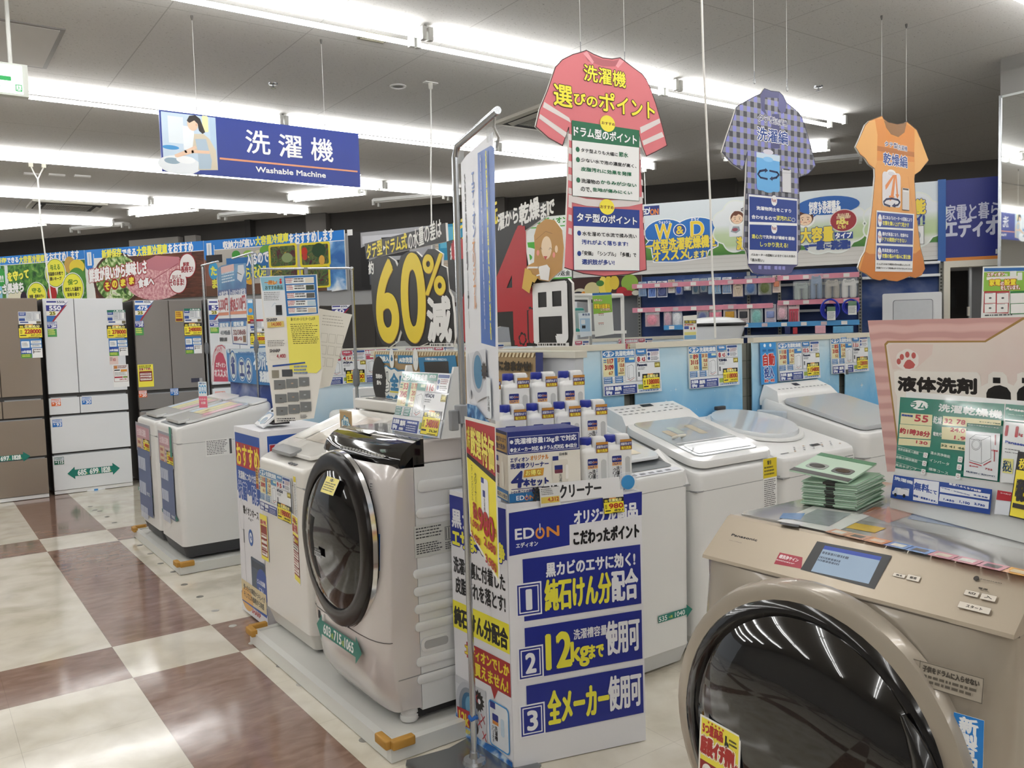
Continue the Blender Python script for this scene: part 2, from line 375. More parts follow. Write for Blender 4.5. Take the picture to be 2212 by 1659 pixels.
for t, lab in ((-12.1, 'unlit ceiling light low above the fish banner, leftmost of the unlit ones'), (-8.85, 'unlit ceiling light above the vegetable basket banner'), (-5.93, 'unlit ceiling light above the black number board'), (-.17, 'unlit ceiling light between plaid shirt and orange dress signs')):
    p = WP(t, 3.5, 11.7); inst(proto_off, p, RW, lab, 'unlit ceiling lights')
inst(proto_short, (6.05, 10.585, 3.5), 0, 'short lit ceiling light ending the third tube row behind the pole banner', 'short ceiling tube lights')
# ================================================================ hanging signs and ceiling fittings
WIRE = mat('#d8d8d4', .4); STEEL = mat('#b9bcc0', .25, .9); WHT = '#f3f3f1'; BLK = '#161412'; NAVY = '#1d2f86'; YEL = '#f2e23c'; RED = '#b3202a'
def wires(t, xs, z0, z1, y=0, r=.0013):
    for x in xs:
        g = MB(); g.tube([(x, y, z0), (x, y, z1)], r, WIRE, 5); g.obj('hanging_wire', t)
        g = MB(); g.lathe([(.009, 0), (.009, -.012), (.004, -.03)], mat('#55524e', .5), 8, (x, y, z1)); g.obj('ceiling_hook', t)
        g = MB(); g.tube([(x+.009*cos(a), y, z0-.012+.014*sin(a)) for a in [2*pi*k/10 for k in range(11)]], .002, STEEL, 6); g.tube([(x, y, z0+.002), (x, y, z0+.05)], .0028, STEEL, 6); g.obj('hook', t)
# --- blue department sign
t = thing('hanging_sign', 'blue hanging sign with white kanji and a photo of a woman doing laundry', 'sign', (1.382, 5.71, 2.487))
s = Sheet(1.376, .385, 1376, 385, .018, '#22388f', .35, edge='#2b3aa8')
s.rect(10, 9, 351, 349, '#c3d6e6')
s.rect(49, 31, 144, 200, '#dfe8ee'); s.rr(264, 5, 302, 109, '#efe6b0', 8); s.rect(312, 10, 350, 288, '#b4cbe0'); s.rect(139, 84, 210, 236, '#e9eff3')
s.ell(59, 230, 52, 14, '#3f93cf'); s.ell(110, 336, 135, 60, '#e9eef2'); s.ell(65, 314, 50, 20, '#8fa6b5'); s.ell(149, 301, 60, 24, '#f4f7f9')
s.pg([(210, 129), (269, 123), (305, 151), (344, 223), (351, 349), (225, 360), (235, 256), (194, 227)], '#cfc4ae'); s.pg([(214, 161), (283, 154), (314, 291), (306, 346), (230, 353), (226, 235)], '#a9bccb')
s.ln([(295, 239), (194, 243), (98, 279)], 20, '#e3bfa2'); s.ln([(211, 215), (151, 248), (88, 280)], 18, '#e6c5aa')
s.ell(203, 66, 34, 44, '#e8c6ab'); s.pg([(167, 49), (184, 17), (222, 8), (252, 28), (266, 70), (280, 111), (263, 124), (241, 105), (235, 62), (214, 43), (182, 63)], '#2a2321'); s.ell(226, 69, 5, 9, '#dcae90')
s.tx('洗', 546, 62, 165, 154, '#f4f4f4', 4); s.tx('濯', 773, 68, 165, 153, '#f4f4f4', 4); s.tx('機', 1007, 66, 163, 157, '#f4f4f4', 4)
s.pg([(366, 265), (1357, 269), (1356, 280), (365, 278)], '#e29a72')
s.tx('Washable Machine', 605, 304, 502, 35, '#f4f4f4', 2.6)
s.put('board', t, (0, 0, 0), center=False)
wires(t, (.236, 1.121), .385, 1.013, .009)
def cutout(name, label, cat, x0, ztop, W, H, outline, face, edge='#e8e6df', thk=.012):
    t = thing(name, label, cat, (x0, 3.33, ztop-H))
    s = Sheet(W, H, W*1000, H*1000, base=False)
    pts = [s.P(*p) for p in outline]
    s.extr(pts, 0, thk, s.c(face), s.c(edge))
    return t, s
# --- pink shirt sign
t, s = cutout('hanging_sign', 'pink striped T-shirt shaped hanging sign with yellow and green lettering', 'sign', 2.56, 2.82, .96, 1.13, [(304, 13), (336, -1), (386, 11), (448, 19), (511, 14), (569, -1), (607, 14), (671, 39), (726, 59), (759, 86), (786, 126), (824, 201), (868, 308), (906, 418), (818, 460), (746, 491), (716, 437), (695, 376), (701, 503), (710, 662), (716, 863), (726, 984), (730, 1102), (597, 1128), (425, 1141), (281, 1129), (157, 1101), (173, 927), (192, 700), (207, 474), (207, 399), (164, 493), (77, 465), (-1, 419), (26, 333), (76, 239), (132, 114), (176, 71), (246, 34)], '#d8747a')
OUT = '#4a1f22'; s.ln([(304, 13), (336, -1), (386, 11), (448, 19), (511, 14), (569, -1), (607, 14), (671, 39), (726, 59), (759, 86), (786, 126), (824, 201), (868, 308), (906, 418), (818, 460), (746, 491), (716, 437), (695, 376)], 5, OUT); s.ln([(701, 503), (710, 662), (716, 863), (726, 984), (730, 1102), (597, 1128), (425, 1141), (281, 1129), (157, 1101)], 5, OUT); s.ln([(208, 444), (207, 399), (164, 493), (77, 465), (-1, 419), (26, 333), (76, 239), (132, 114), (176, 71), (246, 34), (304, 13)], 5, OUT)
s.pg([(316, 15), (345, 52), (447, 62), (531, 49), (564, 17), (575, 4), (521, 22), (448, 28), (386, 21), (341, 6)], '#b55f66'); s.pg([(313, 18), (341, 4), (385, 49), (375, 62)], '#e59aa0'); s.pg([(564, 6), (596, 12), (552, 54), (536, 45)], '#e59aa0')
for q in ([(55, 293), (211, 351), (223, 375), (45, 320)], [(27, 355), (194, 427), (181, 453), (19, 377)], [(702, 343), (851, 278), (858, 301), (707, 375)], [(717, 413), (867, 349), (883, 373), (727, 436)]): s.pg(q, '#dfd5d2')
for k in range(9):
    s.pg([(a-k*2.2, b+k*33.6*2) for a, b in [(204, 430), (225, 433), (224, 465), (201, 460)]], '#dfd5d2') if k < 8 else None
    s.pg([(a+k*2.9, b+k*33.6*2) for a, b in [(694, 416), (705, 419), (707, 450), (693, 446)]], '#dfd5d2') if k < 8 else None
s.pg([(194, 734), (313, 748), (458, 747), (608, 731), (709, 710), (710, 746), (607, 769), (457, 783), (312, 784), (192, 769)], '#dfd5d2')
s.tx('洗濯機', 314, 71, 289, 80, '#f4e83c', 3, '#3a2410', 5.5)
s.tx('選', 115, 197, 117, 103, '#f4e83c', 4, '#3a2410', 6); s.tx('びの', 245, 222, 154, 57, '#f4e83c', 4, '#3a2410', 6); s.tx('ポ', 412, 193, 107, 94, '#f4e83c', 4, '#3a2410', 6); s.tx('イント', 537, 203, 274, 84, '#f4e83c', 4, '#3a2410', 6)
GRN = '#1d6b48'
s.pg([(225, 362), (694, 360), (691, 456), (224, 461)], GRN); s.pg([(224, 461), (691, 452), (683, 736), (218, 739)], WHT); s.ln([(224, 461), (218, 739), (683, 736), (691, 452)], 2.5, '#3d5a4c')
s.ell(467, 351, 52, 42, '#f4e447'); s.pg([(437, 373), (490, 371), (468, 395)], '#f4e447'); s.tx('おすすめ', 426, 344, 91, 14, '#7c4a14', 1)
s.tx('ドラム型のポイント', 237, 389, 435, 47, '#ffffff', 2.6, '#0d3a26', 3)
def bl(q, c): s.ell(q[0], q[1], 13, 13, c)
bl((259, 504), GRN); s.tx('タテ型よりも大幅に', 281, 495, 252, 19, '#222222', 1.2); s.tx('節水', 542, 488, 65, 25, GRN, 1.8)
bl((259, 555), GRN); s.tx('少ない水で泡の濃度が高く、', 279, 544, 387, 19, '#222222', 1.2)
s.tx('皮脂汚れに効果を発揮', 278, 589, 350, 20, GRN, 1.6)
bl((258, 657), GRN); s.tx('洗濯物の', 278, 648, 124, 21, '#222222', 1.2); s.tx('からみが少ない', 410, 645, 253, 19, GRN, 1.8)
s.tx('ので、', 274, 690, 71, 22, '#222222', 1.2); s.tx('生地が傷みにくい', 353, 688, 276, 18, GRN, 1.6)
s.pg([(219, 792), (682, 784), (679, 885), (218, 890)], '#27418f'); s.pg([(218, 890), (679, 882), (673, 1108), (214, 1113)], WHT); s.ln([(218, 890), (214, 1113), (673, 1108), (679, 882)], 2.5, '#33427a')
s.ell(448, 781, 52, 40, '#f4e447'); s.pg([(419, 799), (472, 800), (450, 823)], '#f4e447'); s.tx('おすすめ', 402, 774, 92, 17, '#7c4a14', 1)
s.tx('タテ型のポイント', 242, 823, 418, 41, '#ffffff', 2.6, '#13235c', 4)
bl((254, 925), '#27418f'); s.tx('水を溜めて水流で揉み洗い', 275, 915, 381, 21, '#222222', 1.2); s.tx('汚れがよく落ちます!', 270, 957, 320, 23, '#27418f', 1.8)
bl((251, 1028), '#27418f'); s.tx('「安価」「シンプル」「多種」で', 272, 1014, 378, 22, '#222222', 1.2); s.tx('選択肢が多い!', 268, 1056, 222, 26, '#27418f', 1.8)
s.put('board', t, center=False)
wires(t, [a[0]/1000 for a in [(303, 21), (607, 14)]], 1.12, 1.81, .006)
# --- plaid shirt sign
PL = bpy.data.materials.new('plaid_print'); PL.use_nodes = True; nt = PL.node_tree; b = nt.nodes['Principled BSDF']; L = nt.links.new
tc = nd('ShaderNodeTexCoord'); sp = nd('ShaderNodeSeparateXYZ'); L(tc.outputs['Object'], sp.inputs[0])
def band(ax): return mth('LESS_THAN', mth('FRACT', mth('MULTIPLY', ax, 15.5)), .5)
ba = mth('ADD', band(sp.outputs['X']), band(sp.outputs['Z'])); r = nd('ShaderNodeValToRGB'); r.color_ramp.interpolation = 'CONSTANT'; el = r.color_ramp.elements; el.new(.5)
for e, (p, c) in zip(el, ((0, '#8a8bd0'), (.3, '#8d8d95'), (.8, '#45454d'))): e.position = p; e.color = lin(c)
L(mth('DIVIDE', ba, 2), r.inputs[0]); L(r.outputs[0], b.inputs['Base Color']); b.inputs['Roughness'].default_value = .4
ol = [(392, 73), (450, 79), (534, 74), (570, 91), (605, 131), (654, 147), (729, 176), (766, 209), (816, 303), (866, 406), (898, 489), (826, 545), (736, 573), (718, 520), (713, 421), (718, 527), (728, 757), (737, 1004), (737, 1023), (705, 1051), (666, 1137), (641, 1176), (591, 1192), (327, 1192), (270, 1182), (225, 1139), (209, 1058), (179, 1030), (199, 789), (218, 570), (225, 468), (204, 528), (179, 577), (91, 549), (0, 490), (45, 394), (96, 296), (135, 213), (208, 175), (305, 130), (357, 109)]
t, s = cutout('hanging_sign', 'purple plaid shirt shaped hanging sign with a washing drum picture', 'sign', 3.92, 2.90, .84, 1.23, ol, PL)
s.ln(ol+ol[:1], 5, '#2c2a4a')
DKP = '#55557f'
s.pg([(392, 77), (450, 82), (534, 77), (570, 95), (557, 130), (527, 112), (397, 125), (390, 188), (413, 229), (361, 206), (351, 120)], DKP); s.pg([(534, 77), (570, 95), (605, 135), (593, 185), (556, 204), (520, 172), (527, 112)], '#62628f'); s.pg([(403, 127), (527, 115), (520, 187), (460, 216), (404, 197)], PL); s.pg([(460, 216), (532, 207), (535, 416), (445, 425)], DKP)
s.pg([(216, 1135), (704, 1129), (666, 1145), (641, 1176), (591, 1192), (327, 1192), (270, 1182), (225, 1146)], '#5a5a86')
for a, b_ in ((370, 395), (425, 450), (460, 475), (530, 545), (570, 592), (610, 630)): s.pg([(q[0]+(a-370)*.96, q[1]) for q in [(317, 1140), (346, 1139), (345, 1162), (316, 1160)]], '#9494cf')
s.tx('タテ型', 326, 234, 163, 38, '#ffffff', 6); s.tx('洗濯機', 489, 241, 117, 34, '#ffffff', 5); s.tx('タテ型', 326, 234, 163, 38, '#1f2a66', 1.4); s.tx('洗濯機', 489, 241, 117, 34, '#1f2a66', .8)
s.tx('洗濯編', 317, 308, 295, 78, '#ffffff', 10); s.tx('洗濯編', 317, 308, 295, 78, '#20438f', 3)
s.rr(307, 460, 529, 686, '#6fb2e6', 25); s.pg([(307, 460), (532, 461), (531, 498), (307, 490)], '#cfe0ee'); s.ell(415, 681, 50, 14, '#6fb2e6'); s.ell(419, 449, 49, 16, '#d9d6e2'); s.ell(418, 494, 48, 15, '#8cc5f0')
s.ln([(320, 591), (338, 571), (396, 559)], 13, '#1d2350'); s.pg([(390, 548), (415, 562), (384, 577)], '#1d2350'); s.ln([(321, 592), (343, 609), (407, 613)], 11, '#1d2350'); s.ln([(431, 561), (503, 565), (520, 578)], 11, '#1d2350'); s.ln([(520, 578), (496, 597), (448, 608)], 13, '#1d2350'); s.pg([(454, 593), (428, 610), (459, 620)], '#1d2350')
s.rr(551, 536, 642, 682, '#d9d9dc', 8); s.fr(551, 536, 642, 682, '#55555e', 2); s.rect(563, 537, 627, 544, '#3a3a40'); s.ln([(557, 564), (639, 559)], 2, '#9a9aa2')
s.pg([(227, 715), (706, 712), (698, 1129), (216, 1133)], '#f4f4f4'); s.ln([(227, 715), (706, 712), (698, 1129), (216, 1133), (227, 715)], 4, '#3c3c78')
s.pg([(235, 729), (697, 726), (695, 867), (235, 880)], '#24408f'); s.pg([(235, 896), (695, 883), (690, 1042), (232, 1047)], '#24408f')
for q in ((470, 739), (468, 909)): s.ell(q[0], q[1], 29, 32, '#f4f4f4', a0=0, a1=360); s.tx('Point!', q[0]-22, q[1]-12, 44, 22, '#a0303a', 1)
s.tx('洗濯物同士をこすり', 300, 783, 336, 22, '#ffffff', 1.6); s.tx('合わせるので', 253, 837, 233, 23, '#ffffff', 1.6); s.tx('泥汚れに', 490, 830, 145, 28, '#f1ea6a', 1.8); s.tx('○', 640, 835, 37, 25, '#b9bfd8', 2)
s.tx('遠心力', 253, 953, 97, 25, '#f1ea6a', 1.4); s.tx('で洗浄液が繊維を通過!', 355, 954, 316, 21, '#ffffff', 1.3); s.tx('しっかり洗える!', 331, 995, 269, 29, '#f1ea6a', 1.8)
s.tx('パルセーターの回転によるかくはん水流の', 243, 1068, 430, 15, '#222222', .7); s.tx('「揉み洗い」', 240, 1098, 124, 19, '#222222', .7)
s.put('board', t, center=False)
wires(t, [[(305, 130), (620, 140)][0][0]/1000, [(305, 130), (620, 140)][1][0]/1000], 1.2, 1.83, .006)
# --- orange dress sign
ol = [(306, -19), (324, 0), (385, 18), (495, 18), (591, -1), (623, -16), (754, 28), (804, 84), (855, 167), (915, 228), (889, 252), (830, 275), (805, 313), (730, 347), (722, 381), (756, 661), (807, 873), (849, 953), (870, 1024), (824, 1070), (740, 1093), (657, 1081), (591, 1100), (495, 1120), (400, 1115), (337, 1103), (276, 1116), (184, 1104), (110, 1072), (29, 1052), (12, 1031), (52, 964), (96, 921), (148, 777), (186, 607), (217, 404), (214, 350), (143, 327), (99, 290), (41, 271), (-12, 227), (41, 156), (100, 68), (151, 33)]
t, s = cutout('hanging_sign', 'orange dress shaped hanging sign with arrows blowing into a drum', 'sign', 5.28, 2.80, .95, 1.12, ol, '#e3a25a')
s.ln(ol+ol[:1], 5, '#6b4420')
s.pg([(218, 13), (324, 0), (339, 40), (401, 92), (495, 108), (574, 74), (615, 0), (721, 23), (721, 259), (232, 294)], '#dc8f47'); s.pg([(327, 8), (401, 21), (495, 21), (591, 1), (620, -11), (591, 63), (511, 104), (416, 95), (355, 55)], '#93683e')
s.pg([(240, 192), (721, 189), (721, 224), (240, 225)], '#b9733a'); s.pg([(100, 76), (151, 33), (218, 21), (248, 117), (240, 302), (214, 350), (99, 290), (-12, 227)], '#e8b06a'); s.pg([(737, 30), (804, 84), (915, 228), (805, 313), (730, 347), (721, 189)], '#e8b06a')
s.pg([(96, 921), (148, 936), (739, 915), (807, 882), (870, 1024), (824, 1070), (740, 1093), (657, 1081), (591, 1100), (495, 1120), (400, 1115), (337, 1103), (276, 1116), (184, 1104), (110, 1072), (29, 1052)], '#d07f3a')
s.ln([(323, 396), (292, 643)], 3, '#c98846'); s.ln([(639, 370), (697, 620)], 3, '#c98846')
s.tx('タテ型', 336, 150, 167, 34, '#ffffff', 7); s.tx('洗濯機', 503, 158, 123, 35, '#ffffff', 6); s.tx('タテ型', 336, 150, 167, 34, '#1f2a66', 1.6); s.tx('洗濯機', 503, 158, 123, 35, '#1f2a66', .8)
s.tx('乾燥編', 320, 229, 306, 82, '#ffffff', 11); s.tx('乾燥編', 320, 229, 306, 82, '#20438f', 3.4)
s.rr(305, 359, 538, 599, '#e6e2e4', 30); s.ell(419, 363, 56, 24, '#f4f2f2'); s.ell(419, 369, 46, 15, '#d9d5d8')
for a in ([(440, 374), (460, 378), (369, 469), (346, 486), (342, 454)], [(451, 373), (476, 373), (447, 523), (463, 526), (400, 560), (388, 523), (410, 521)], [(469, 371), (485, 372), (503, 506), (519, 508), (495, 537), (471, 508), (485, 505)]): s.pg(a, '#e08a4a')
s.ln([(323, 569), (354, 550), (424, 540), (503, 545), (527, 559), (503, 580), (447, 592)], 14, '#1f2350'); s.ln([(323, 569), (330, 586), (400, 596)], 14, '#1f2350'); s.pg([(463, 569), (419, 593), (471, 601)], '#1f2350')
s.rr(559, 455, 651, 610, '#d6d2d0', 8); s.rect(568, 458, 640, 468, '#3a3432'); s.rect(563, 473, 646, 482, '#e9e7e6'); s.ln([(559, 611), (650, 611)], 5, '#3a3432')
s.pg([(231, 634), (719, 632), (693, 1051), (212, 1055)], '#f4f4f4')
for k, (q, a, c) in enumerate((([(239, 645), (702, 640), (699, 739), (235, 748)], '底にあるパルセーターの回転により', '衣類を舞い上げて乾かす'), ([(235, 761), (699, 753), (696, 854), (232, 860)], '槽内が高温になり、乾燥中は', 'ドアの開閉ができない'), ([(232, 875), (696, 870), (691, 972), (229, 976)], '熱風乾燥なので、', '衣類の傷みや縮みに要注意!'))):
    s.pg(q, '#24408f'); u0, v0 = q[0]; u1 = q[1][0]; hh = q[3][1]-v0
    s.ell(u0+34, v0+hh*.5+4, 25, 42, '#f4f4f4'); s.tx('Point', u0+12, v0+hh*.5-8, 44, 22, '#b0404a', .8)
    s.tx(a, u0+66, v0+hh*.18, (u1-u0-84)*(1 if k == 0 else .88 if k == 1 else .55), hh*.26, '#ffffff', 1); s.tx(c, u0+66, v0+hh*.54, (u1-u0-84)*(.9 if k == 0 else .82 if k == 1 else .97), hh*.3, '#f1ea6a', 1.5)
s.tx('たっぷりの水で頑固な汚れを落としたい方', 230, 995, 430, 14, '#222222', .7); s.tx('洗濯がメインで乾燥は外で干す方にオススメ', 224, 1023, 462, 13, '#222222', .7)
s.put('board', t, center=False)
wires(t, [[(313, -3), (626, -6)][0][0]/1000, [(313, -3), (626, -6)][1][0]/1000], 1.1, 1.82, .006)
# --- green arrow exit sign at the left
t = thing('exit_sign', 'green and white lit exit sign with a left arrow', 'sign', (.40, 5.9, 2.9))
g = MB(); g.box(-.42, 0, 0, .285, .06, .19, mat('#c8ccc4', .4)); g.obj('case', t, smooth=False)
s = Sheet(.66, .165, 660, 165, .002, emit('#f2fff6', .95)); G2 = '#17a552'
s.pg([(420, 82), (520, 20), (545, 35), (492, 68), (600, 68), (600, 94), (492, 94), (545, 130), (520, 145)], G2); s.fr(620, 110, 655, 150, G2, 5); s.tx('人', 626, 116, 24, 30, G2, 1)
s.rect(30, 25, 330, 140, '#17a552'); s.tx('非常口', 60, 45, 240, 75, '#f2fff6', 3)
s.put('lit_panel', t, (-.405, -.003, .012), center=False)
for x in (-.3, .2): g = MB(); g.tube([(x, .03, .19), (x, .03, .6)], .012, mat('#cfcfca'), 8); g.obj('hanger_rod', t)
# --- ceiling fittings
def cassette(x0, y0, label):
    t = thing('ceiling_air_conditioner', label, 'air conditioner', (x0, y0, 3.5)); a = mat('#cbc7bc', .5)
    g = MB(); g.add([(0, 0, -.03), (1.0, 0, -.03), (1.0, .82, -.03), (0, .82, -.03), (.06, .06, -.035), (.94, .06, -.035), (.94, .76, -.035), (.06, .76, -.035), (0, 0, 0), (1, 0, 0), (1, .82, 0), (0, .82, 0)], [(0, 1, 5, 4), (1, 2, 6, 5), (2, 3, 7, 6), (3, 0, 4, 7), (0, 8, 9, 1), (1, 9, 10, 2), (2, 10, 11, 3), (3, 11, 8, 0)], a); g.obj('frame', t, smooth=False)
    g = MB(); g.box(.06, .06, -.034, .94, .76, -.005, mat('#2b2a27', .7)); g.obj('air_slot', t, smooth=False)
    g = MB(); g.box(.19, .16, -.042, .81, .66, -.034, mat('#8f8c84', .6)); [g.box(.2+.61*k/24, .17, -.046, .21+.61*k/24, .65, -.042, mat('#a9a69d')) for k in range(24)]; g.obj('grille', t, smooth=False)
    for x in (.075, .865): g = MB(); g.add([(x, .14, -.04), (x+.06, .14, -.06), (x+.06, .68, -.06), (x, .68, -.04)], [(0, 1, 2, 3), (3, 2, 1, 0)], mat('#e4e1d8')); g.obj('louvre', t, smooth=False)
cassette(1.58, 14.0, 'square ceiling air conditioner at the left behind the hanging white cord')
cassette(4.9, 6.25, 'ceiling air conditioner half hidden by the pink shirt sign')
t = thing('ceiling_vent', 'small rectangular metal vent on the ceiling left of the pole banner', 'vent', (2.8, 5.48, 3.5))
g = MB(); g.box(-.1, -.07, -.012, .1, .07, 0, mat('#8d8a78', .5)); g.obj('frame', t, smooth=False)
g = MB(); [g.box(-.09, -.055+.022*k, -.016, .09, -.043+.022*k, -.012, mat('#b5b19c')) for k in range(5)]; g.obj('slats', t, smooth=False)
t = thing('access_panel', 'square grey-edged access hatch in the ceiling at the top left', 'hatch', (.3, 6.5, 3.5))
g = MB(); g.box(-.55, -.12, -.008, .68, .85, 0, mat('#8f8c88', .6)); g.obj('frame', t, smooth=False); g = MB(); g.box(-.52, -.09, -.01, .65, .82, -.004, mat('#c9c7c3', .9)); g.obj('panel', t, smooth=False)
for x, y, l in ((2.577, 6.891, 'chrome sprinkler head on the ceiling above the blue hanging sign'), (6.731, 4.617, 'chrome sprinkler head on the ceiling right of the plaid shirt sign'), (4.9, 10.2, 'chrome sprinkler head on the far ceiling above the pole banner')):
    t = thing('sprinkler', l, 'sprinkler', (x, y, 3.5)); g = MB(); g.lathe([(.04, 0), (.038, -.008), (.015, -.012)], STEEL, 16); g.obj('plate', t); g = MB(); g.lathe([(.008, -.012), (.008, -.035), (.022, -.037), (.022, -.04)], STEEL, 12); g.obj('deflector', t)
t = thing('downlight', 'round flush downlight on the ceiling beside the white hanging cord', 'ceiling light', (3.5, 6.45, 3.5)); g = MB(); g.lathe([(.07, 0), (.068, -.008), (.05, -.01), (.045, -.002)], mat('#d9d8d4', .3), 24, cap=False); g.obj('ring', t); g = MB(); g.lathe([(.048, -.003), (.001, -.004)], mat('#8a8883', .3), 24); g.obj('lens', t)
for x, y, l in ((1.36, 11.9, 'leftmost'), (1.62, 11.85, 'middle'), (1.9, 11.8, 'rightmost')):
    o = MB().box(-.09, -.035, -.02, .09, .035, 0, mat('#e3e2de', .4)).obj('ceiling_fitting', None, (x, y, 3.5), smooth=False); tag(o, f'small white ceiling fitting above the left cord, {l} of the three', 'ceiling fitting', 'small ceiling fittings')
CORD = mat('#e9e8e2', .4)
def cord(label, top, bottom, r=.006, plug=True):
    t = thing('ceiling_flex', label, 'cord', top)
    g = MB(); b_ = Vector(bottom)-Vector(top); g.tube([Vector((0, 0, -.02))+b_*k/6+Vector((.004*sin(k*2.1), 0, 0)) for k in range(7)], r, CORD, 6); g.obj('cable', t)
    g = MB(); g.box(-.06, -.025, -.008, .06, .025, 0, mat('#e2e1dc')); g.lathe([(.02, -.008), (.018, -.05), (.008, -.06)], mat('#dcdad2'), 10); g.obj('plug', t)
    return t
cord('white power cord hanging from the ceiling left of the pole banner', (3.687, 6.227, 3.5), (3.60, 6.2, 1.4))
cord('white cord dropping from the ceiling behind the pink shirt sign', (7.9, 8.0, 3.5), (7.93, 8.0, 2.3))
cord('long white cord falling from the ceiling in front of the washing shelf', (3.36, 2.99, 3.5), (3.495, 3.03, 1.36), .006)
t = thing('ceiling_flex', 'white forked cord hanging from two plugs at the far left', 'cord', (1.32, 11.11, 3.5))
g = MB(); g.tube([(-.06, 0, -.06), (-.03, 0, -.14), (0, 0, -.2), (.0, 0, -.6), (.035, -.05, -1.3), (.07, -.08, -1.9)], .008, CORD, 6); g.tube([(.07, 0, -.06), (.03, 0, -.14), (0.004, 0, -.2), (.004, 0, -.6)], .008, CORD, 6); g.obj('cable', t)
for x in (-.06, .07): g = MB(); g.box(x-.022, -.02, -.07, x+.022, .02, 0, mat('#dcd8c8')); g.obj('plug', t, smooth=False)
# ================================================================ wall banners and refrigerators
def wsheet(t0, ztop, W, H, thk=.02, back='#f2f2f0', s=8.3, **k):
    sh = Sheet(W, H, W*1000, H*1000, thk, back, **k); sh.wl = WP(t0, ztop-H, s); return sh
def wput(sh, name, label, cat, group=None):
    o = sh.put(name, None, sh.wl, RW, center=False); tag(o, label, cat, group); return o
LEAF = ramp_mat('printed_leaves', [(.3, '#12361a'), (.45, '#2f6b2c'), (.6, '#5f9a3c'), (.75, '#a9c46a')], scale=7, distort=2.5)
SALAD = ramp_mat('printed_salad', [(.3, '#2b3a22'), (.45, '#5d8a3a'), (.55, '#b9cf8d'), (.65, '#e9efd8'), (.75, '#7a2b2b')], scale=9, distort=2)
SKYP = ramp_mat('printed_sky', [(.35, '#2a63a8'), (.5, '#5f97cd'), (.62, '#cfe0ee'), (.75, '#ffffff')], scale=3, distort=.8)
FISHP = ramp_mat('printed_fish', [(.3, '#b56b74'), (.5, '#d59aa0'), (.7, '#efd3d0')], scale=30, distort=.3)
WOODP = ramp_mat('printed_wood', [(.3, '#3a1f16'), (.6, '#6b3a28'), (.8, '#8a5640')], scale=4, stretch=(1, 1, 9), distort=1)
VEGP = ramp_mat('printed_vegetables', [(.28, '#2a1a1c'), (.4, '#5b2030'), (.48, '#35602f'), (.56, '#6b6a3a'), (.63, '#1d2c2a'), (.72, '#c9b23c')], scale=8, distort=1.5)
BL = '#1f7fd6'
def topstrip(s, H, col_=BL): s.rect(0, 0, s.uw, 112, col_); s.rect(0, 112, s.uw, 120, '#f4f6f8')
# leafy vegetables banner
s = wsheet(-10.8, 2.592, 1.925, .665); topstrip(s, 0); s.rect(0, 120, 1925, 665, LEAF)
s.tx('保存', 363, 18, 196, 64, '#f1ec58', 7); s.tx('できる', 570, 23, 204, 68, '#ffffff', 7); s.tx('大容量冷蔵庫', 791, 16, 447, 94, '#f1ec58', 7); s.tx('をおすすめします', 1254, 5, 578, 115, '#ffffff', 7, sv=-8)
s.rect(30, 92, 445, 584, '#8fc9e6'); s.ell(433, 274, 90, 120, '#2e9a3e'); s.tx('!!', 428, 254, 53, 80, '#ffffff', 8); s.rect(514, 123, 571, 589, '#dfe8ea')
s.ell(1667, 176, 90, 110, '#c9a04a'); s.ell(1788, 206, 130, 95, '#e6cf3c'); s.ell(1773, 395, 160, 180, '#4f8f3a'); s.ell(1336, 525, 80, 110, '#b3262a'); s.ell(687, 546, 140, 90, '#e8e4cc'); s.ell(830, 571, 60, 90, '#2a1b33')
s.tx('を守って', 566, 217, 377, 120, '#f1ec58', 12, '#2c6b2a', 14, sv=-30); s.tx('しさ長持ち', 357, 377, 479, 127, '#ffffff', 12, '#2c6b2a', 14, sv=-25)
def balloon(q, rx, ry, a, b_, c=None):
    s.ell(q[0], q[1], rx+18, ry+18, '#ffffff'); s.pg([(q[0]-30, q[1]+ry*.8), (q[0]+40, q[1]+ry*.8), (q[0]+15, q[1]+ry+110)], '#ffffff'); s.ell(q[0], q[1], rx+7, ry+7, '#3a7a35'); s.ell(q[0], q[1], rx, ry, '#f0ee4c')
    s.tx(a, q[0]-rx*.5, q[1]-ry*.62, rx, ry*.38, '#5a8a1e', 5); s.tx(b_, q[0]-rx*.8, q[1]-ry*.08, rx*1.6, ry*.27, '#222222', 3)
    if c: s.tx(c, q[0]-rx*.6, q[1]+ry*.3, rx*1.2, ry*.25, '#222222', 3)
balloon((1415, 265), 165, 175, '与える', '高温度の冷気で', '潤いキープ'); balloon((1704, 476), 168, 185, '保つ', '安定した温度で', '旨味を保つ'); balloon((1067, 542), 160, 160, '守る', '除菌・脱臭を行い', '鮮度を守る')
wput(s, 'wall_banner', 'blue topped wall banner with leafy vegetables and yellow balloons, farthest left', 'banner')
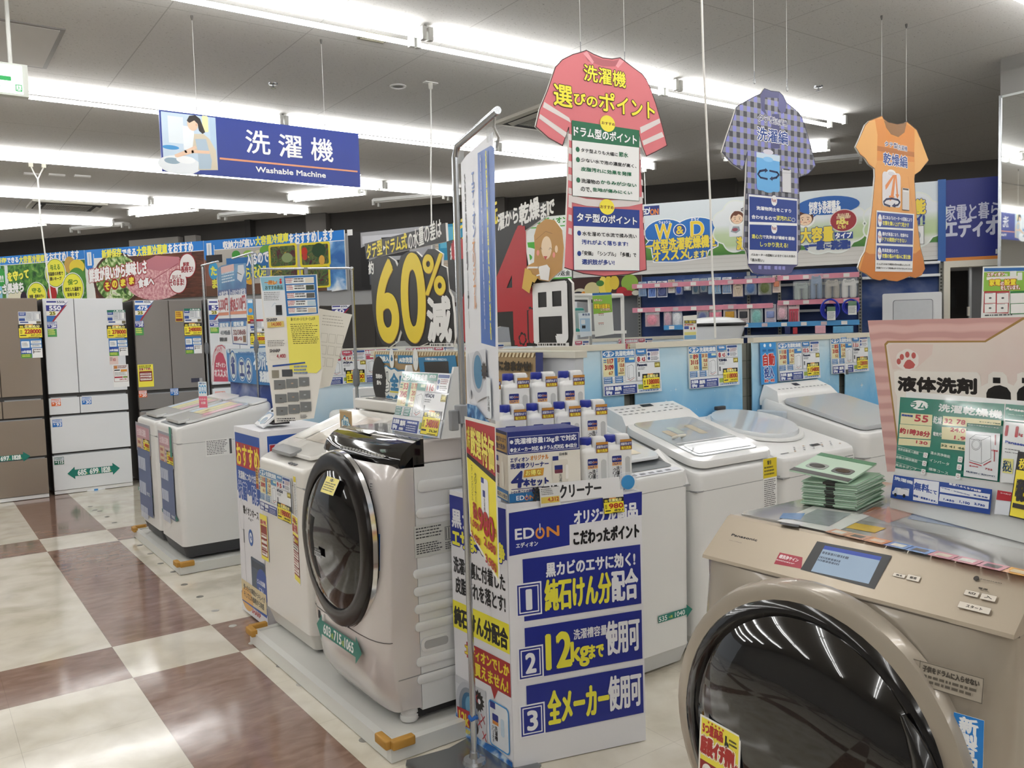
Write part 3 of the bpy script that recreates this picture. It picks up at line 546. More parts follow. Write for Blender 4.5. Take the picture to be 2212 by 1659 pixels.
# fish banner
s = wsheet(-8.87, 2.59, 1.875, .665); topstrip(s, 0); s.rect(0, 120, 1875, 665, WOODP); s.pg([(0, 120), (420, 120), (250, 200), (130, 400), (150, 665), (0, 665)], '#e8ebe6')
s.ell(520, 400, 400, 340, '#4a2a22'); s.ell(520, 390, 360, 300, SALAD); s.rect(0, 0, 150, 190, BL); s.ell(75, 190, 75, 70, BL); s.ln([(150, 60), (150, 190), (120, 245), (75, 262)], 10, '#dfe8f2'); s.rect(40, 30, 112, 200, '#f2f4f6'); s.rect(65, 45, 88, 185, '#c9d2da')
s.ell(1120, 430, 470, 250, FISHP); s.pg([(800, 250), (1150, 135), (1500, 170), (1560, 260), (1200, 330)], '#c07a84'); s.pg([(1500, 200), (1700, 120), (1650, 280), (1560, 330)], '#8f3a48'); s.ln([(760, 480), (1100, 420), (1480, 250)], 8, '#9a4a55'); s.ell(850, 330, 24, 24, '#3a2222')
s.tx('新鮮保存', 289, 16, 316, 102, '#f1ec58', 8, sv=-6); s.tx('できる', 620, 28, 216, 88, '#ffffff', 8); s.tx('大容量冷蔵庫', 855, 11, 470, 117, '#f1ec58', 8, sv=-8); s.tx('をおすすめ', 1348, 10, 371, 111, '#ffffff', 8, sv=-6)
s.tx('鮮度が良いから美味しさ', 59, 248, 931, 166, '#ffffff', 12, '#a03030', 18, sv=-70); 
for k, ch in enumerate('そのまま'): q = (345, 473, 469, 453, 607, 439, 744, 422); s.ell(q[2*k], q[2*k+1], 62, 72, '#9e2f2a'); s.tx(ch, q[2*k]-36, q[2*k+1]-42, 72, 84, '#f4e24a', 10)
s.tx('食卓へ', 851, 408, 244, 109, '#ffffff', 12, '#a03030', 18, sv=-20)
s.ell(1625, 282, 128, 150, '#a02c34'); s.ell(1467, 466, 140, 150, '#a02c34'); s.ell(1625, 282, 116, 138, '#f4f0ee'); s.ell(1467, 466, 128, 138, '#f4f0ee')
s.tx('鮮度', 1560, 240, 88, 49, '#a02c34', 4); s.tx('長持ち!', 1523, 290, 180, 73, '#a02c34', 5); s.tx('おいしさ', 1388, 385, 130, 51, '#a02c34', 3); s.tx('そのまま!', 1343, 435, 213, 80, '#a02c34', 5)
wput(s, 'wall_banner', 'blue topped wall banner with a red sea bream and salad bowl', 'banner')
# vegetable basket banner
s = wsheet(-6.99, 2.587, 1.94, .665); topstrip(s, 0); s.rect(0, 120, 1940, 665, '#b9b4ab'); s.rect(0, 540, 1940, 665, '#6b4a38'); s.rect(0, 120, 160, 540, '#8a5a4a'); s.pg([(1767, 123), (1934, 121), (1937, 664), (1749, 681)], SKYP); s.rect(1690, 120, 1940, 665, SKYP)
s.rect(0, 0, 150, 190, BL); s.ell(75, 190, 75, 70, BL); s.ln([(150, 60), (150, 190), (120, 245), (75, 262)], 10, '#dfe8f2'); s.rect(40, 30, 112, 200, '#f2f4f6'); s.rect(65, 45, 88, 185, '#c9d2da')
s.tx('収納力が高い', 283, 25, 453, 87, '#ffffff', 8, sv=-10); s.tx('大容量冷蔵庫', 748, -2, 453, 105, '#f1ec58', 8, sv=-16); s.tx('をおすすめします', 1216, -2, 586, 123, '#ffffff', 8, sv=-18)
s.rect(24, 174, 262, 268, '#2a2422'); s.ell(463, 191, 60, 50, '#3f9a3a'); s.ell(635, 192, 70, 45, '#8fb84a'); s.ell(794, 193, 70, 40, '#d9d4bc'); s.ell(890, 164, 90, 60, '#6aa53a'); s.rect(319, 227, 916, 461, '#2a6fb0'); s.ell(741, 374, 90, 60, '#3f7a35'); s.ell(649, 505, 60, 45, '#e0a830')
s.ell(124, 359, 70, 110, '#3a9ed0'); s.tx('た', 88, 312, 82, 103, '#f1ec58', 10); s.tx('ま', 101, 466, 65, 102, '#f1ec58', 10); s.tx('入るので', 608, 199, 310, 132, '#ffffff', 9, '#1f5f9e', 12, sv=-30); s.tx('ら安心!!', 593, 348, 279, 146, '#f1ec58', 9, '#1f5f9e', 12, sv=-30)
for q in ([(925, 105), (1313, 378)], [(1348, 114), (1754, 384)], [(931, 370), (1330, 637)], [(1354, 371), (1742, 630)]):
    (a, b_), (c, d_) = q; s.rr(a, b_, c, d_, '#e6d42e', 30); s.rr(a+25, b_+25, c-25, d_-20, VEGP, 20)
q = (1413, 212); s.ell(q[0], q[1], 40, 50, '#c0301f'); q = (1604, 206); s.ell(q[0], q[1], 90, 80, '#1d4022'); q = (1639, 319); s.ell(q[0], q[1], 38, 55, '#dca84a'); q = (1176, 267); s.ell(q[0], q[1], 75, 55, '#8a9a6a'); q = (1415, 268); s.ell(q[0], q[1], 34, 40, '#b8352a')
wput(s, 'wall_banner', 'blue topped wall banner with yellow baskets full of vegetables', 'banner')
# dark kitchen photograph board
s = wsheet(-5.0, 2.56, 1.02, .65); s.rect(0, 0, 1020, 650, '#1d1c1e'); s.pg([(160, 20), (1020, 0), (1020, 330), (160, 360)], '#a9a9ad'); s.rect(180, 60, 700, 150, '#c9cacf'); s.rect(420, 90, 760, 300, '#26262a'); s.pg([(150, 190), (260, 150), (260, 640), (150, 620)], '#0f0f11'); s.rect(255, 160, 420, 380, '#8f9398'); s.rect(255, 390, 420, 600, '#55585e'); s.ln([(338, 165), (338, 380)], 4, '#222222'); s.ln([(255, 480), (420, 480)], 4, '#222222'); s.rect(420, 420, 1020, 650, '#2c2b2e'); s.rect(-8, -25, 60, 40, '#f2f2f0')
wput(s, 'wall_picture', 'dark kitchen photo board with a black refrigerator behind the black number board', 'picture')
s = wsheet(-3.93, 2.56, .85, .65); s.rect(0, 0, 850, 650, '#bcae9c'); [s.rect(0, 40+k*62, 850, 44+k*62, '#8f8372') for k in range(10)]; s.rect(40, 0, 330, 380, '#2f8fb5'); s.rect(60, 30, 310, 250, '#5fb4d0'); wput(s, 'wall_picture', 'wood plank and turquoise photo board behind the black number board', 'picture')
# red strip board below, green guarantee board, fruit picture
s = wsheet(-3.6, 1.9, .9, .3); s.rect(0, 0, 900, 220, '#b3232a'); s.rect(0, 220, 900, 300, '#f0eeea'); s.tx('重量物', 120, 30, 520, 160, '#f0c8a0', 8); s.tx('ご搬入に注意してください', 60, 235, 700, 45, '#b3232a', 2); wput(s, 'wall_picture', 'red strip sign behind the black number board', 'sign')
s = wsheet(-3.06, 2.56, .645, .66); s.rect(0, 0, 645, 660, '#f0f2ee'); s.rect(0, 0, 645, 90, '#e9efe6'); s.tx('エディオン', 290, 14, 330, 62, '#3f9a3c', 5); s.rect(0, 100, 645, 112, '#56b345'); s.pg([(40, 190), (330, 190), (330, 520), (40, 520)], '#58b447'); s.tx('5', 60, 200, 240, 300, '#f0f2ee', 20, '#2f8a35', 10); s.rect(330, 250, 640, 470, '#8fd06a'); s.tx('年保証', 345, 290, 280, 120, '#f4e94a', 7); s.tx('ければ保証金額の返金', 100, 560, 530, 50, '#333333', 2); s.rect(0, 625, 645, 660, '#4fae3f')
wput(s, 'wall_banner', 'green and white guarantee banner behind the smiling girl board', 'banner')
s = wsheet(-2.42, 1.915, .72, .2); s.rect(0, 0, 720, 200, '#3a1d1a')
for u, v, a, b_, c in ((90, 150, 70, 60, '#c9c2ad'), (70, 165, 60, 45, '#1b1822'), (130, 165, 30, 36, '#d98a1f'), (215, 120, 80, 75, '#c9bd8a'), (220, 180, 60, 36, '#b3232a'), (330, 90, 45, 100, '#e6cf5a'), (385, 80, 40, 90, '#dcc23a'), (445, 60, 50, 70, '#d6b83a'), (600, 70, 85, 85, '#86a83c'), (520, 150, 55, 45, '#b3202a'), (580, 170, 55, 40, '#a31c26'), (470, 180, 50, 30, '#8f1d24'), (270, 190, 50, 25, '#c22f2f')): s.ell(u, v, a, min(b_, 198-v if v+b_ > 198 else b_) if v+b_ > 198 else b_, c)
s.ell(300, 60, 40, 30, '#3f7a35'); s.ell(660, 170, 40, 25, '#efe8d6')
wput(s, 'wall_picture', 'dark picture of melons, bananas and berries under the pink shirt sign', 'picture')
# wide meadow banner of the washer-dryers
s = wsheet(-2.4, 2.602, 3.325, .68, .03)
MEAD = ramp_mat('printed_meadow', [(.0, '#d6d4cf'), (.23, '#cfccc6'), (.24, '#3f7a30'), (.42, '#6fa04a'), (.5, '#35572f'), (.56, '#dfe8ec'), (1, '#dfe6ea')], scale=2, grad=(0, .68, .93), detail=8)
s.rect(0, 0, 3325, 680, MEAD); [s.rect(0, v, 3325, v+3, '#bdb9b2') for v in (565, 605, 645)]
s.rect(665, 19, 888, 110, '#20337f'); s.tx('ED', 723, 46, 66, 51, '#ffffff', 4); s.tx('ON', 798, 52, 79, 55, '#e88a3a', 4); s.ln([(792, 35), (791, 69)], 8, '#ffffff')
def wdcloud(q, rx, ry): s.cloud(q[0], q[1], rx, ry, '#e9eee8', 8, .12); s.cloud(q[0], q[1], rx-14, ry-14, ramp_mat('printed_cloud', [(.0, '#e0e0dc'), (.3, '#dfe2da'), (.36, '#b9cf9a'), (.5, '#c3d4ad'), (.62, '#e9eef0'), (1, '#eef1f3')], scale=2, grad=(0, .68, .93)), 8, .12)
s.ell(937, 283, 205, 130, '#ffffff'); s.ell(1235, 292, 225, 135, '#ffffff'); s.ell(937, 283, 195, 122, '#1f6fc0'); s.ell(1235, 292, 215, 127, '#1f6fc0')
s.pg([(780, 346), (958, 375), (1449, 361), (1447, 450), (1359, 489), (1336, 555), (1045, 583), (817, 571), (796, 433), (726, 417)], '#f4f6f8'); s.pg([(788, 355), (957, 384), (1438, 372), (1436, 440), (1351, 480), (1325, 545), (1045, 572), (828, 560), (808, 424), (736, 408)], '#1f62b5')
s.tx('W', 846, 206, 156, 146, '#f1d23c', 8, '#ffffff', 8); s.tx('D', 1189, 201, 120, 146, '#f1d23c', 8, '#ffffff', 8); s.ell(1081, 272, 62, 60, '#ffffff'); s.ell(1081, 272, 54, 52, '#1f4f9e'); s.tx('&', 1051, 236, 64, 72, '#f1d23c', 6)
s.tx('ウォッシュ', 881, 171, 113, 31, '#ffffff', 2); s.tx('ドライ', 1195, 168, 71, 28, '#ffffff', 2)
s.tx('一体型洗濯乾燥機を', 739, 355, 691, 116, '#f3dc4a', 7, '#1a4a94', 8, sv=-22); s.tx('オススメ', 816, 462, 336, 96, '#f3dc4a', 8, '#1a4a94', 8, sv=-10); s.tx('します!', 1159, 486, 177, 66, '#f3e27a', 5, '#1a4a94', 6, sv=-8)
wdcloud((1668, 272), 290, 260); wdcloud((2426, 325), 340, 270); wdcloud((3058, 326), 360, 260)
def face(q, r, hair='#6b3a26'):
    s.ell(q[0], q[1], r*1.2, r*1.15, '#fbfaf6'); s.ell(q[0], q[1]-r*.12, r, r*.98, hair); s.ell(q[0], q[1]+r*.1, r*.82, r*.74, '#f2d3b4'); s.ell(q[0]-r*.75, q[1]+r*.1, r*.14, r*.2, '#f2d3b4')
    for k in (-1, 1): s.ell(q[0]+k*r*.33, q[1]+r*.1, r*.06, r*.09, '#3a241c'); s.ln([(q[0]+k*r*.5, q[1]-r*.12), (q[0]+k*r*.2, q[1]-r*.2)], r*.06, '#6b3a26'); s.ell(q[0]+k*r*.5, q[1]+r*.35, r*.14, r*.1, '#eeb096')
    s.ln([(q[0]-r*.2, q[1]+r*.5), (q[0], q[1]+r*.42), (q[0]+r*.2, q[1]+r*.5)], r*.06, '#a04a3a')
face((1622, 200), 62); s.ell(1608, 153, 24, 22, '#6b3a26'); face((2228, 249), 72, '#5a3020')
s.rr(1547, 258, 1679, 370, '#eef1f2', 10); s.pg([(1584, 272), (1640, 276), (1648, 316), (1611, 339), (1561, 322)], '#9aa3aa'); s.ell(1601, 304, 26, 16, '#a05060'); s.tx('洗い', 1616, 377, 117, 117, '#f1d84a', 8, '#2a4a9a', 9); s.tx('中', 1660, 102, 35, 46, '#33333a', 2)
s.ell(2423, 142, 270, 84, '#1f5fae'); s.pg([(2312, 183), (2365, 193), (2296, 243)], '#1f5fae'); s.tx('何度も洗濯機を', 2261, 101, 265, 63, '#ffffff', 4); s.tx('まわすのは面倒…', 2265, 155, 303, 59, '#ffffff', 4)
s.ell(2555, 287, 118, 102, '#efe6e2'); s.ell(2555, 287, 110, 95, '#a02c36'); s.tx('約', 2496, 280, 30, 39, '#f3e27a', 3); s.tx('8', 2528, 257, 36, 61, '#f3e27a', 7); s.tx('kg', 2567, 288, 29, 38, '#f3e27a', 3); s.tx('にも!', 2509, 325, 64, 34, '#f3e27a', 3); s.tx('例えば4人家族', 2506, 222, 98, 27, '#f0d8b0', 1.5); s.tx('2日間の洗濯量が', 2496, 243, 120, 27, '#f0d8b0', 1.5)
s.tx('大容量', 2189, 331, 279, 135, '#f1d84a', 10, '#22408f', 11); s.pg([(2478, 389), (2635, 392), (2635, 452), (2481, 450)], '#22408f'); s.tx('タイプ', 2487, 395, 137, 51, '#ffffff', 5); s.tx('で', 2216, 492, 38, 42, '#22408f', 7); s.tx('一度', 2262, 457, 127, 77, '#22408f', 11); s.tx('に', 2400, 492, 42, 34, '#22408f', 6); s.tx('洗濯!', 2450, 465, 158, 76, '#22408f', 11)
s.tx('高機能', 2979, 148, 245, 126, '#f1d84a', 10, '#22408f', 11); s.tx('キレイ!', 3018, 280, 199, 89, '#22408f', 9); s.rr(3098, 377, 3216, 541, '#e9eaea', 10); s.fr(3098, 377, 3216, 541, '#55585e', 4); s.ell(3152, 461, 36, 42, '#9aa0a6')
wput(s, 'wall_banner', 'wide meadow wall banner with W & D lettering and worried cartoon faces', 'banner')
g = MB(); wbox(g, .925, .985, 1.9, 2.61, 8.28, 8.36, mat('#1c5aa6', .4)); o = g.obj('wall_post', smooth=False); tag(o, 'narrow blue end post between meadow banner and dark blue shop sign', 'post')
# dark blue shop sign over the doorway
s = wsheet(.985, 2.602, .7, .735, .03, '#101f7a'); s.rect(0, 0, 700, 735, '#16247f'); s.rect(0, 672, 700, 735, '#dd8a3a')
s.tx('家電と暮らし', 1, 216, 497, 138, '#c9cbe0', 4, sv=-8); s.tx('エディオン', 1, 341, 505, 160, '#d6d8ea', 11, sv=-8)
wput(s, 'shop_sign', 'dark blue shop sign with white lettering and an orange base stripe', 'sign')
# ---------------------------------------------------------------- refrigerators
def stick(parent, name, q, top, y=-.002, x0=0, back='#f2f2f0', **k):
    u0, v0, u1, v1 = q; W, H = (u1-u0)/1000, (v1-v0)/1000
    s = Sheet(W, H, 100, None, .0015, back, **k); s.pl = (parent, name, (u0/1000+x0, y, top-v1/1000)); return s
def sput(s, label=None):
    o = s.put(s.pl[1], s.pl[0], s.pl[2], center=False)
    if label: o['label'] = label
    return o
def ytag(s, u, v, w, h, price, sub='', top='在庫処分', p2=.62):
    """yellow clearance price ticket"""
    X = lambda a: u+a*w
    Y = lambda a: v+a*h
    s.rect(u, v, u+w, v+h, '#191512'); s.rect(X(.02), Y(.28), X(.98), Y(.98), '#f4e23a'); s.rect(X(.3), Y(0), X(.62), Y(.07), '#d98a2a')
    s.tx('税', X(.06), Y(.1), w*.16, h*.16, '#f4e23a', w*.008); s.tx(top, X(.26), Y(.06), w*.64, h*.2, '#f6ee9a', w*.012)
    s.fr(X(.07), Y(.42), X(.15), Y(.68), '#191512', w*.012); s.tx('税', X(.085), Y(.45), w*.05, h*.09, '#191512'); s.tx('込', X(.085), Y(.56), w*.05, h*.09, '#191512')
    s.tx(price, X(.94-p2-.06), Y(.38), w*p2+w*.06, h*.3, '#b0281e', w*.02); s.tx('円', X(.94), Y(.62), w*.035, h*.06, '#191512'); s.tx(sub or '税別', X(.5), Y(.76), w*.42, h*.12, '#191512', w*.004); s.rect(X(.06), Y(.78), X(.32), Y(.85), '#2a2420'); s.rect(X(.4), Y(.93), X(.88), Y(.96), '#5a4a20')
def infocard(s):
    s.rect(0, 0, 100, s.vh, '#d9dbde'); V = s.vh; s.rect(2, 3, 33, V*.33, '#2b4a94'); s.rect(2, V*.36, 33, V*.5, '#c3c8d2'); s.rect(2, V*.53, 28, V*.74, '#2b4a94'); s.scrib(6, 6, 30, V*.3, 2, '#dfe4f0', .5, 3)
    s.fr(35, 4, 66, V*.7, '#8d9096', 1.2); s.scrib(38, 10, 63, V*.66, 5, '#77797f', .4, 5); s.fr(69, 4, 97, V*.7, '#8d9096', 1.2); s.rect(80, V*.2, 94, V*.6, '#f0f0ee'); s.ln([(94, V*.2), (94, V*.6)], 2, '#33353a'); s.rect(2, V*.76, 98, V*.98, '#f2f2f0'); s.rect(5, V*.8, 42, V*.9, '#35508f'); s.rect(78, V*.77, 98, V*.97, '#6b6348')
def tencard(s):
    V = s.vh; s.rect(0, 0, 100, V, '#2f74b5'); s.rr(4, V*.12, 42, V*.46, '#eef1f2', 3); s.rr(48, V*.1, 97, V*.26, '#eef1f2', 3); s.rr(48, V*.3, 97, V*.46, '#eef1f2', 3); s.scrib(8, V*.2, 38, V*.42, 3, '#3a3d44', .4, 2); s.scrib(54, V*.13, 94, V*.24, 2, '#3a3d44', .4, 4); s.scrib(54, V*.33, 94, V*.44, 2, '#3a3d44', .4, 6)
    s.rect(0, V*.5, 50, V*.78, '#22489e'); s.tx('10年保証', 4, V*.6, 44, V*.14, '#f2f4f6', 1); s.rect(0, V*.78, 50, V, '#5f9a3a'); s.scrib(5, V*.81, 46, V*.96, 2, '#e6e860', .5, 9); s.rect(52, V*.5, 100, V, '#f0f0ee'); s.scrib(57, V*.55, 96, V*.78, 2, '#2c2c2c', .4, 8); s.rect(57, V*.6, 60, V*.78, '#222222')
def tricard(s, n, yr, dark):
    V = s.vh; s.pg([(0, 0), (100, 0), (22, V), (0, V)], dark); s.pg([(0, 0), (100, 0), (78, V*.22), (0, V*.22)], '#eef0f4'); s.rect(3, 2, 45, V*.1, dark); s.tx(yr, 48, 2, 38, V*.1, '#2a3560', .8); s.tx(n, 14, V*.26, 50, V*.2, '#f4f5f8', 2.5); s.pg([(0, V*.5), (60, V*.5), (42, V*.72), (0, V*.72)], '#f1f0e8'); s.pg([(80, V*.25), (92, V*.2), (30, V), (20, V)], '#9e2436'); s.tx('25', 14, V*.54, 24, V*.14, '#6d6a1c', 2, '#f0ea5a', 2); s.pg([(0, V*.75), (38, V*.75), (22, V), (0, V)], '#2f6fb5')
def capcard(s, c, n): V = s.vh; s.rect(0, 0, 100, V, c); s.rect(4, V*.06, 96, V*.46, '#dfe3ea'); s.scrib(8, V*.1, 92, V*.42, 2, c, .6, 4); s.tx(n, 42, V*.52, 50, V*.38, '#f4f6f8', 3); s.tx('室', 10, V*.56, 20, V*.16, '#f4f6f8', .6)
def arrow_sticker(parent, q, top, txt, y=-.002, both=True, x0=0):
    s = stick(parent, 'size_arrow_sticker', q, top, y, x0); s.v = []; s.f = []; s.m = []; s.mats = []
    V = s.vh; T = '#137a6b'; hb = V*.24
    pts = [(100, V/2), (86, 0), (86, hb), (14 if both else 0, hb)]+([(14, 0), (0, V/2), (14, V)] if both else [])+[(14 if both else 0, V-hb), (86, V-hb), (86, V)]
    s.pg(pts, T); xs = 16 if both else 2; w = 68 if both else 82
    for k, a in enumerate(txt): s.tx(a, xs+k*w/3+w*.03+1.5, hb+V*.05, w/3-w*.1, V-2*hb-V*.1, '#f4f8f6', .9); s.tx('ミリ×', xs+(k+1)*w/3-w*.065, V-hb-V*.2, w*.055, V*.14, '#c9d860', .2)
    return sput(s, 'teal double arrow sticker with white size numbers')
def fridge(name_label, x0, yf, w, h, door, side, split=.5, low=(.905, .745, .385), trim_='#e6e6e4'):
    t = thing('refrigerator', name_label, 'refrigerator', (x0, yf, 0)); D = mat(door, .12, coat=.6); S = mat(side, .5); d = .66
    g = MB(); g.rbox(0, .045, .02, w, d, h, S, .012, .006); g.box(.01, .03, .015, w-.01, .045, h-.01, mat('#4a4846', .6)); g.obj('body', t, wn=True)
    def leaf(nm, a, b_, z0, z1, lab=None):
        g = MB(); g.rbox(a+.002, 0, z0, b_-.002, .043, z1, D, .008, .004, 3); o = g.obj(nm, t, wn=True)
        if nm == 'drawer' : g = MB(); g.box(a+.02, .008, z1, b_-.02, .03, z1+.009, mat('#8f9194', .4)); g.obj('grip_channel', o, smooth=False)
    z1, z2, z3 = low; k = h/1.828
    leaf('door', 0, w*split, (z1+.04)*k, h); leaf('door', w*split, w, (z1+.04)*k, h)
    leaf('drawer', 0, w*split, (z2+.006)*k, z1*k); leaf('drawer', w*split, w, (z2+.006)*k, z1*k); leaf('drawer', 0, w, (z3+.006)*k, (z2-.018)*k); leaf('drawer', 0, w, .04, (z3-.018)*k)
    g = MB(); g.box(.004, .005, .005, w-.004, .04, .036, mat(trim_, .3)); g.obj('base_trim', t, smooth=False)
    return t
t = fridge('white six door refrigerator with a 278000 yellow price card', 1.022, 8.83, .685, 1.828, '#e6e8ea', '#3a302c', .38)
s = stick(t, 'capacity_sticker', (28, 20, 217, 213), 1.828); s.v = []; s.f = []; s.m = []; tricard(s, '550', '550L', '#2b2f86'); sput(s, 'triangular blue capacity sticker reading 550')
s = stick(t, 'room_sticker', (28, 214, 108, 275), 1.828); capcard(s, '#2b3590', '284'); sput(s, 'blue room capacity sticker')
s = stick(t, 'room_sticker', (28, 281, 104, 354), 1.828); s.rect(0, 0, 100, s.vh, '#4f9a52'); s.scrib(8, 6, 92, s.vh*.8, 3, '#e6ea70', .6, 2); sput(s, 'green speed freezing sticker')
s = stick(t, 'info_card', (539, 112, 702, 247), 1.828); infocard(s); s.rect(0, 0, 100, 13, '#17705a'); s.tx('人気の品', 34, 2, 60, 9, '#f2f4f2', .8); sput(s, 'grey specification card with a green popular item strip')
s = stick(t, 'price_card', (529, 257, 708, 379), 1.828); ytag(s, 0, 0, 100, s.vh, '278000', '252,738'); sput(s, 'yellow price card reading 278000')
s = stick(t, 'info_card', (539, 385, 705, 552), 1.828); tencard(s); sput(s, 'blue ten year guarantee card')
s = stick(t, 'point_sticker', (537, 551, 613, 633), 1.828); s.rect(0, 0, 100, s.vh, '#e0c8c0'); s.tx('10', 40, 30, 30, 36, '#b0303a', 2); s.scrib(5, 20, 36, 70, 3, '#6b4a48', .5); sput(s, 'small beige sticker')
s = stick(t, 'leaflet', (560, 637, 700, 853), 1.828); s.fr(6, 5, 94, 118, '#8a3a34', 2); s.rect(9, 8, 30, 28, '#c9803a'); s.scrib(33, 9, 91, 28, 2, '#7a3a30', .7, 3); s.rect(10, 34, 45, 42, '#222222'); s.rect(50, 34, 90, 50, '#d9902f'); s.scrib(12, 52, 88, 78, 4, '#55504c', .4, 6); s.rect(9, 82, 60, 92, '#b02c3a'); s.rect(62, 82, 91, 92, '#6b8a2a'); s.tx('247,170', 40, 98, 44, 11, '#b02c3a', 1); sput(s, 'white leaflet with red and orange boxes')
s = stick(t, 'room_sticker', (22, 929, 99, 996), 1.828); capcard(s, '#e5692a', '29'); sput(s, 'orange ice room sticker')
s = stick(t, 'room_sticker', (277, 930, 358, 999), 1.828); capcard(s, '#1d6fc2', '30'); sput(s, 'blue freezer room sticker')
s = stick(t, 'room_sticker', (20, 1121, 99, 1191), 1.828); capcard(s, '#1d6fc2', '93'); sput(s, 'blue freezer room sticker')
s = stick(t, 'room_sticker', (14, 1474, 95, 1544), 1.828); capcard(s, '#0f5a40', '115'); sput(s, 'green vegetable room sticker')
arrow_sticker(t, (117, 1579, 571, 1697), 1.828, ('685', '699', '1828'))
s = stick(t, 'maker_mark', (276, 1813, 432, 1846), 1.828, y=.003); s.rect(0, 0, 100, s.vh, '#f0f2f2'); s.rect(38, 0, 60, s.vh, '#3f8fd0'); sput(s)
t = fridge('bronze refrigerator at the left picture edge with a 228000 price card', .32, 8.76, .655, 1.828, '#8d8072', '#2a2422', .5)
s = stick(t, 'info_card', (498, 121, 676, 235), 1.828); infocard(s); sput(s, 'grey specification card')
s = stick(t, 'price_card', (491, 236, 680, 358), 1.828); ytag(s, 0, 0, 100, s.vh, '228000', '207,273'); sput(s, 'yellow price card reading 228000')
s = stick(t, 'info_card', (500, 367, 670, 540), 1.828); tencard(s); sput(s, 'blue ten year guarantee card')
arrow_sticker(t, (120, 1385, 520, 1475), 1.828, ('650', '697', '1828'))
s = stick(t, 'room_sticker', (245, 965, 300, 1010), 1.828); capcard(s, '#1d6fc2', '30'); sput(s, 'blue freezer room sticker')
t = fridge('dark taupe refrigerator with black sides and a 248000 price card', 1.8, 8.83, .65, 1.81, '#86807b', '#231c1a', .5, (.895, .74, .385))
s = stick(t, 'capacity_sticker', (12, 5, 189, 200), 1.81); s.v = []; s.f = []; s.m = []; tricard(s, '475', '450L', '#1f62b5'); sput(s, 'triangular blue capacity sticker reading 475')
s = stick(t, 'room_sticker', (5, 199, 84, 263), 1.81); capcard(s, '#2b3590', '245'); sput(s, 'blue room capacity sticker')
s = stick(t, 'room_sticker', (4, 269, 80, 342), 1.81); s.rect(0, 0, 100, s.vh, '#4f9a52'); s.scrib(8, 6, 92, s.vh*.8, 3, '#e6ea70', .6, 2); sput(s, 'green speed freezing sticker')
s = stick(t, 'point_sticker', (385, 111, 457, 215), 1.81); s.rect(0, 0, 100, s.vh, '#e0b82a'); s.scrib(10, 10, 90, s.vh*.6, 3, '#8a2a20', .6, 2); s.rect(6, s.vh*.72, 94, s.vh*.95, '#7a2a24'); sput(s, 'small yellow point sticker')
s = stick(t, 'info_card', (469, 86, 634, 224), 1.81); infocard(s); s.rect(0, 0, 100, 13, '#17705a'); s.tx('人気の品', 34, 2, 60, 9, '#f2f4f2', .8); sput(s, 'grey specification card with a green popular item strip')
s = stick(t, 'price_card', (461, 231, 638, 355), 1.81); ytag(s, 0, 0, 100, s.vh, '248000', '225,455'); sput(s, 'yellow price card reading 248000')
s = stick(t, 'info_card', (465, 368, 625, 540), 1.81); tencard(s); sput(s, 'blue ten year guarantee card')
s = stick(t, 'leaflet', (6, 629, 148, 849), 1.81); s.rect(0, 0, 100, s.vh, '#f2e44a'); s.scrib(8, 6, 92, 30, 2, '#7a8a2a', .8, 3); s.tx('店長イチ押し', 8, 26, 84, 14, '#b0302a', 1.4, '#f6f2e2', 1.5); s.rect(8, 46, 92, 116, '#8a2a22'); s.rr(14, 60, 86, 72, '#f2f0ea', 2); s.rr(14, 77, 86, 89, '#f2f0ea', 2); s.rr(14, 94, 86, 108, '#f2f0ea', 2); s.scrib(18, 63, 84, 107, 4, '#8a2a22', .5, 4); sput(s, 'yellow manager recommendation leaflet')
s = stick(t, 'maker_mark', (503, 789, 618, 831), 1.81); s.rect(0, 0, 100, s.vh, '#3a3a4c'); s.rect(72, 2, 98, s.vh-2, '#a9a9a9'); sput(s)
s = stick(t, 'room_sticker', (3, 883, 78, 950), 1.81); capcard(s, '#e5692a', '20'); sput(s, 'orange ice room sticker')
s = stick(t, 'room_sticker', (297, 880, 375, 950), 1.81); capcard(s, '#1d6fc2', '25'); sput(s, 'blue freezer room sticker')
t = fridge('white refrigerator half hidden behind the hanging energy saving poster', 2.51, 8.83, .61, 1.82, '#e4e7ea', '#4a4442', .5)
s = stick(t, 'capacity_sticker', (5, 20, 205, 215), 1.82); s.v = []; s.f = []; s.m = []; tricard(s, '52', '520L', '#2b2f86'); sput(s, 'triangular blue capacity sticker')
s = stick(t, 'room_sticker', (8, 222, 100, 280), 1.82); capcard(s, '#2b3590', '266'); sput(s, 'blue room capacity sticker')
s = stick(t, 'room_sticker', (8, 290, 100, 350), 1.82); s.rect(0, 0, 100, s.vh, '#4f9a52'); s.scrib(8, 6, 92, s.vh*.8, 3, '#e6ea70', .6, 2); sput(s, 'green speed freezing sticker')
s = stick(t, 'info_card', (403, 8, 462, 170), 1.82); s.rect(0, 0, 100, s.vh, '#4a9ad0'); s.rr(8, 8, 92, 60, '#eef2f4', 4); s.ell(50, s.vh*.7, 34, 40, '#e0a24a'); sput(s, 'blue sticker with an orange figure')
s = stick(t, 'point_sticker', (395, 170, 470, 261), 1.82); s.rect(0, 0, 100, s.vh, '#e8cf2f'); s.scrib(10, 10, 90, s.vh*.6, 3, '#8a2a20', .6, 2); s.rect(6, s.vh*.7, 94, s.vh*.95, '#7a2a24'); sput(s, 'small yellow point sticker')
s = stick(t, 'room_sticker', (25, 950, 125, 1020), 1.82); capcard(s, '#e5692a', '22'); sput(s, 'orange ice room sticker')
s = stick(t, 'info_card', (420, 215, 580, 345), 1.82); infocard(s); s.rect(0, 0, 100, 13, '#b0303a'); sput(s, 'grey specification card')
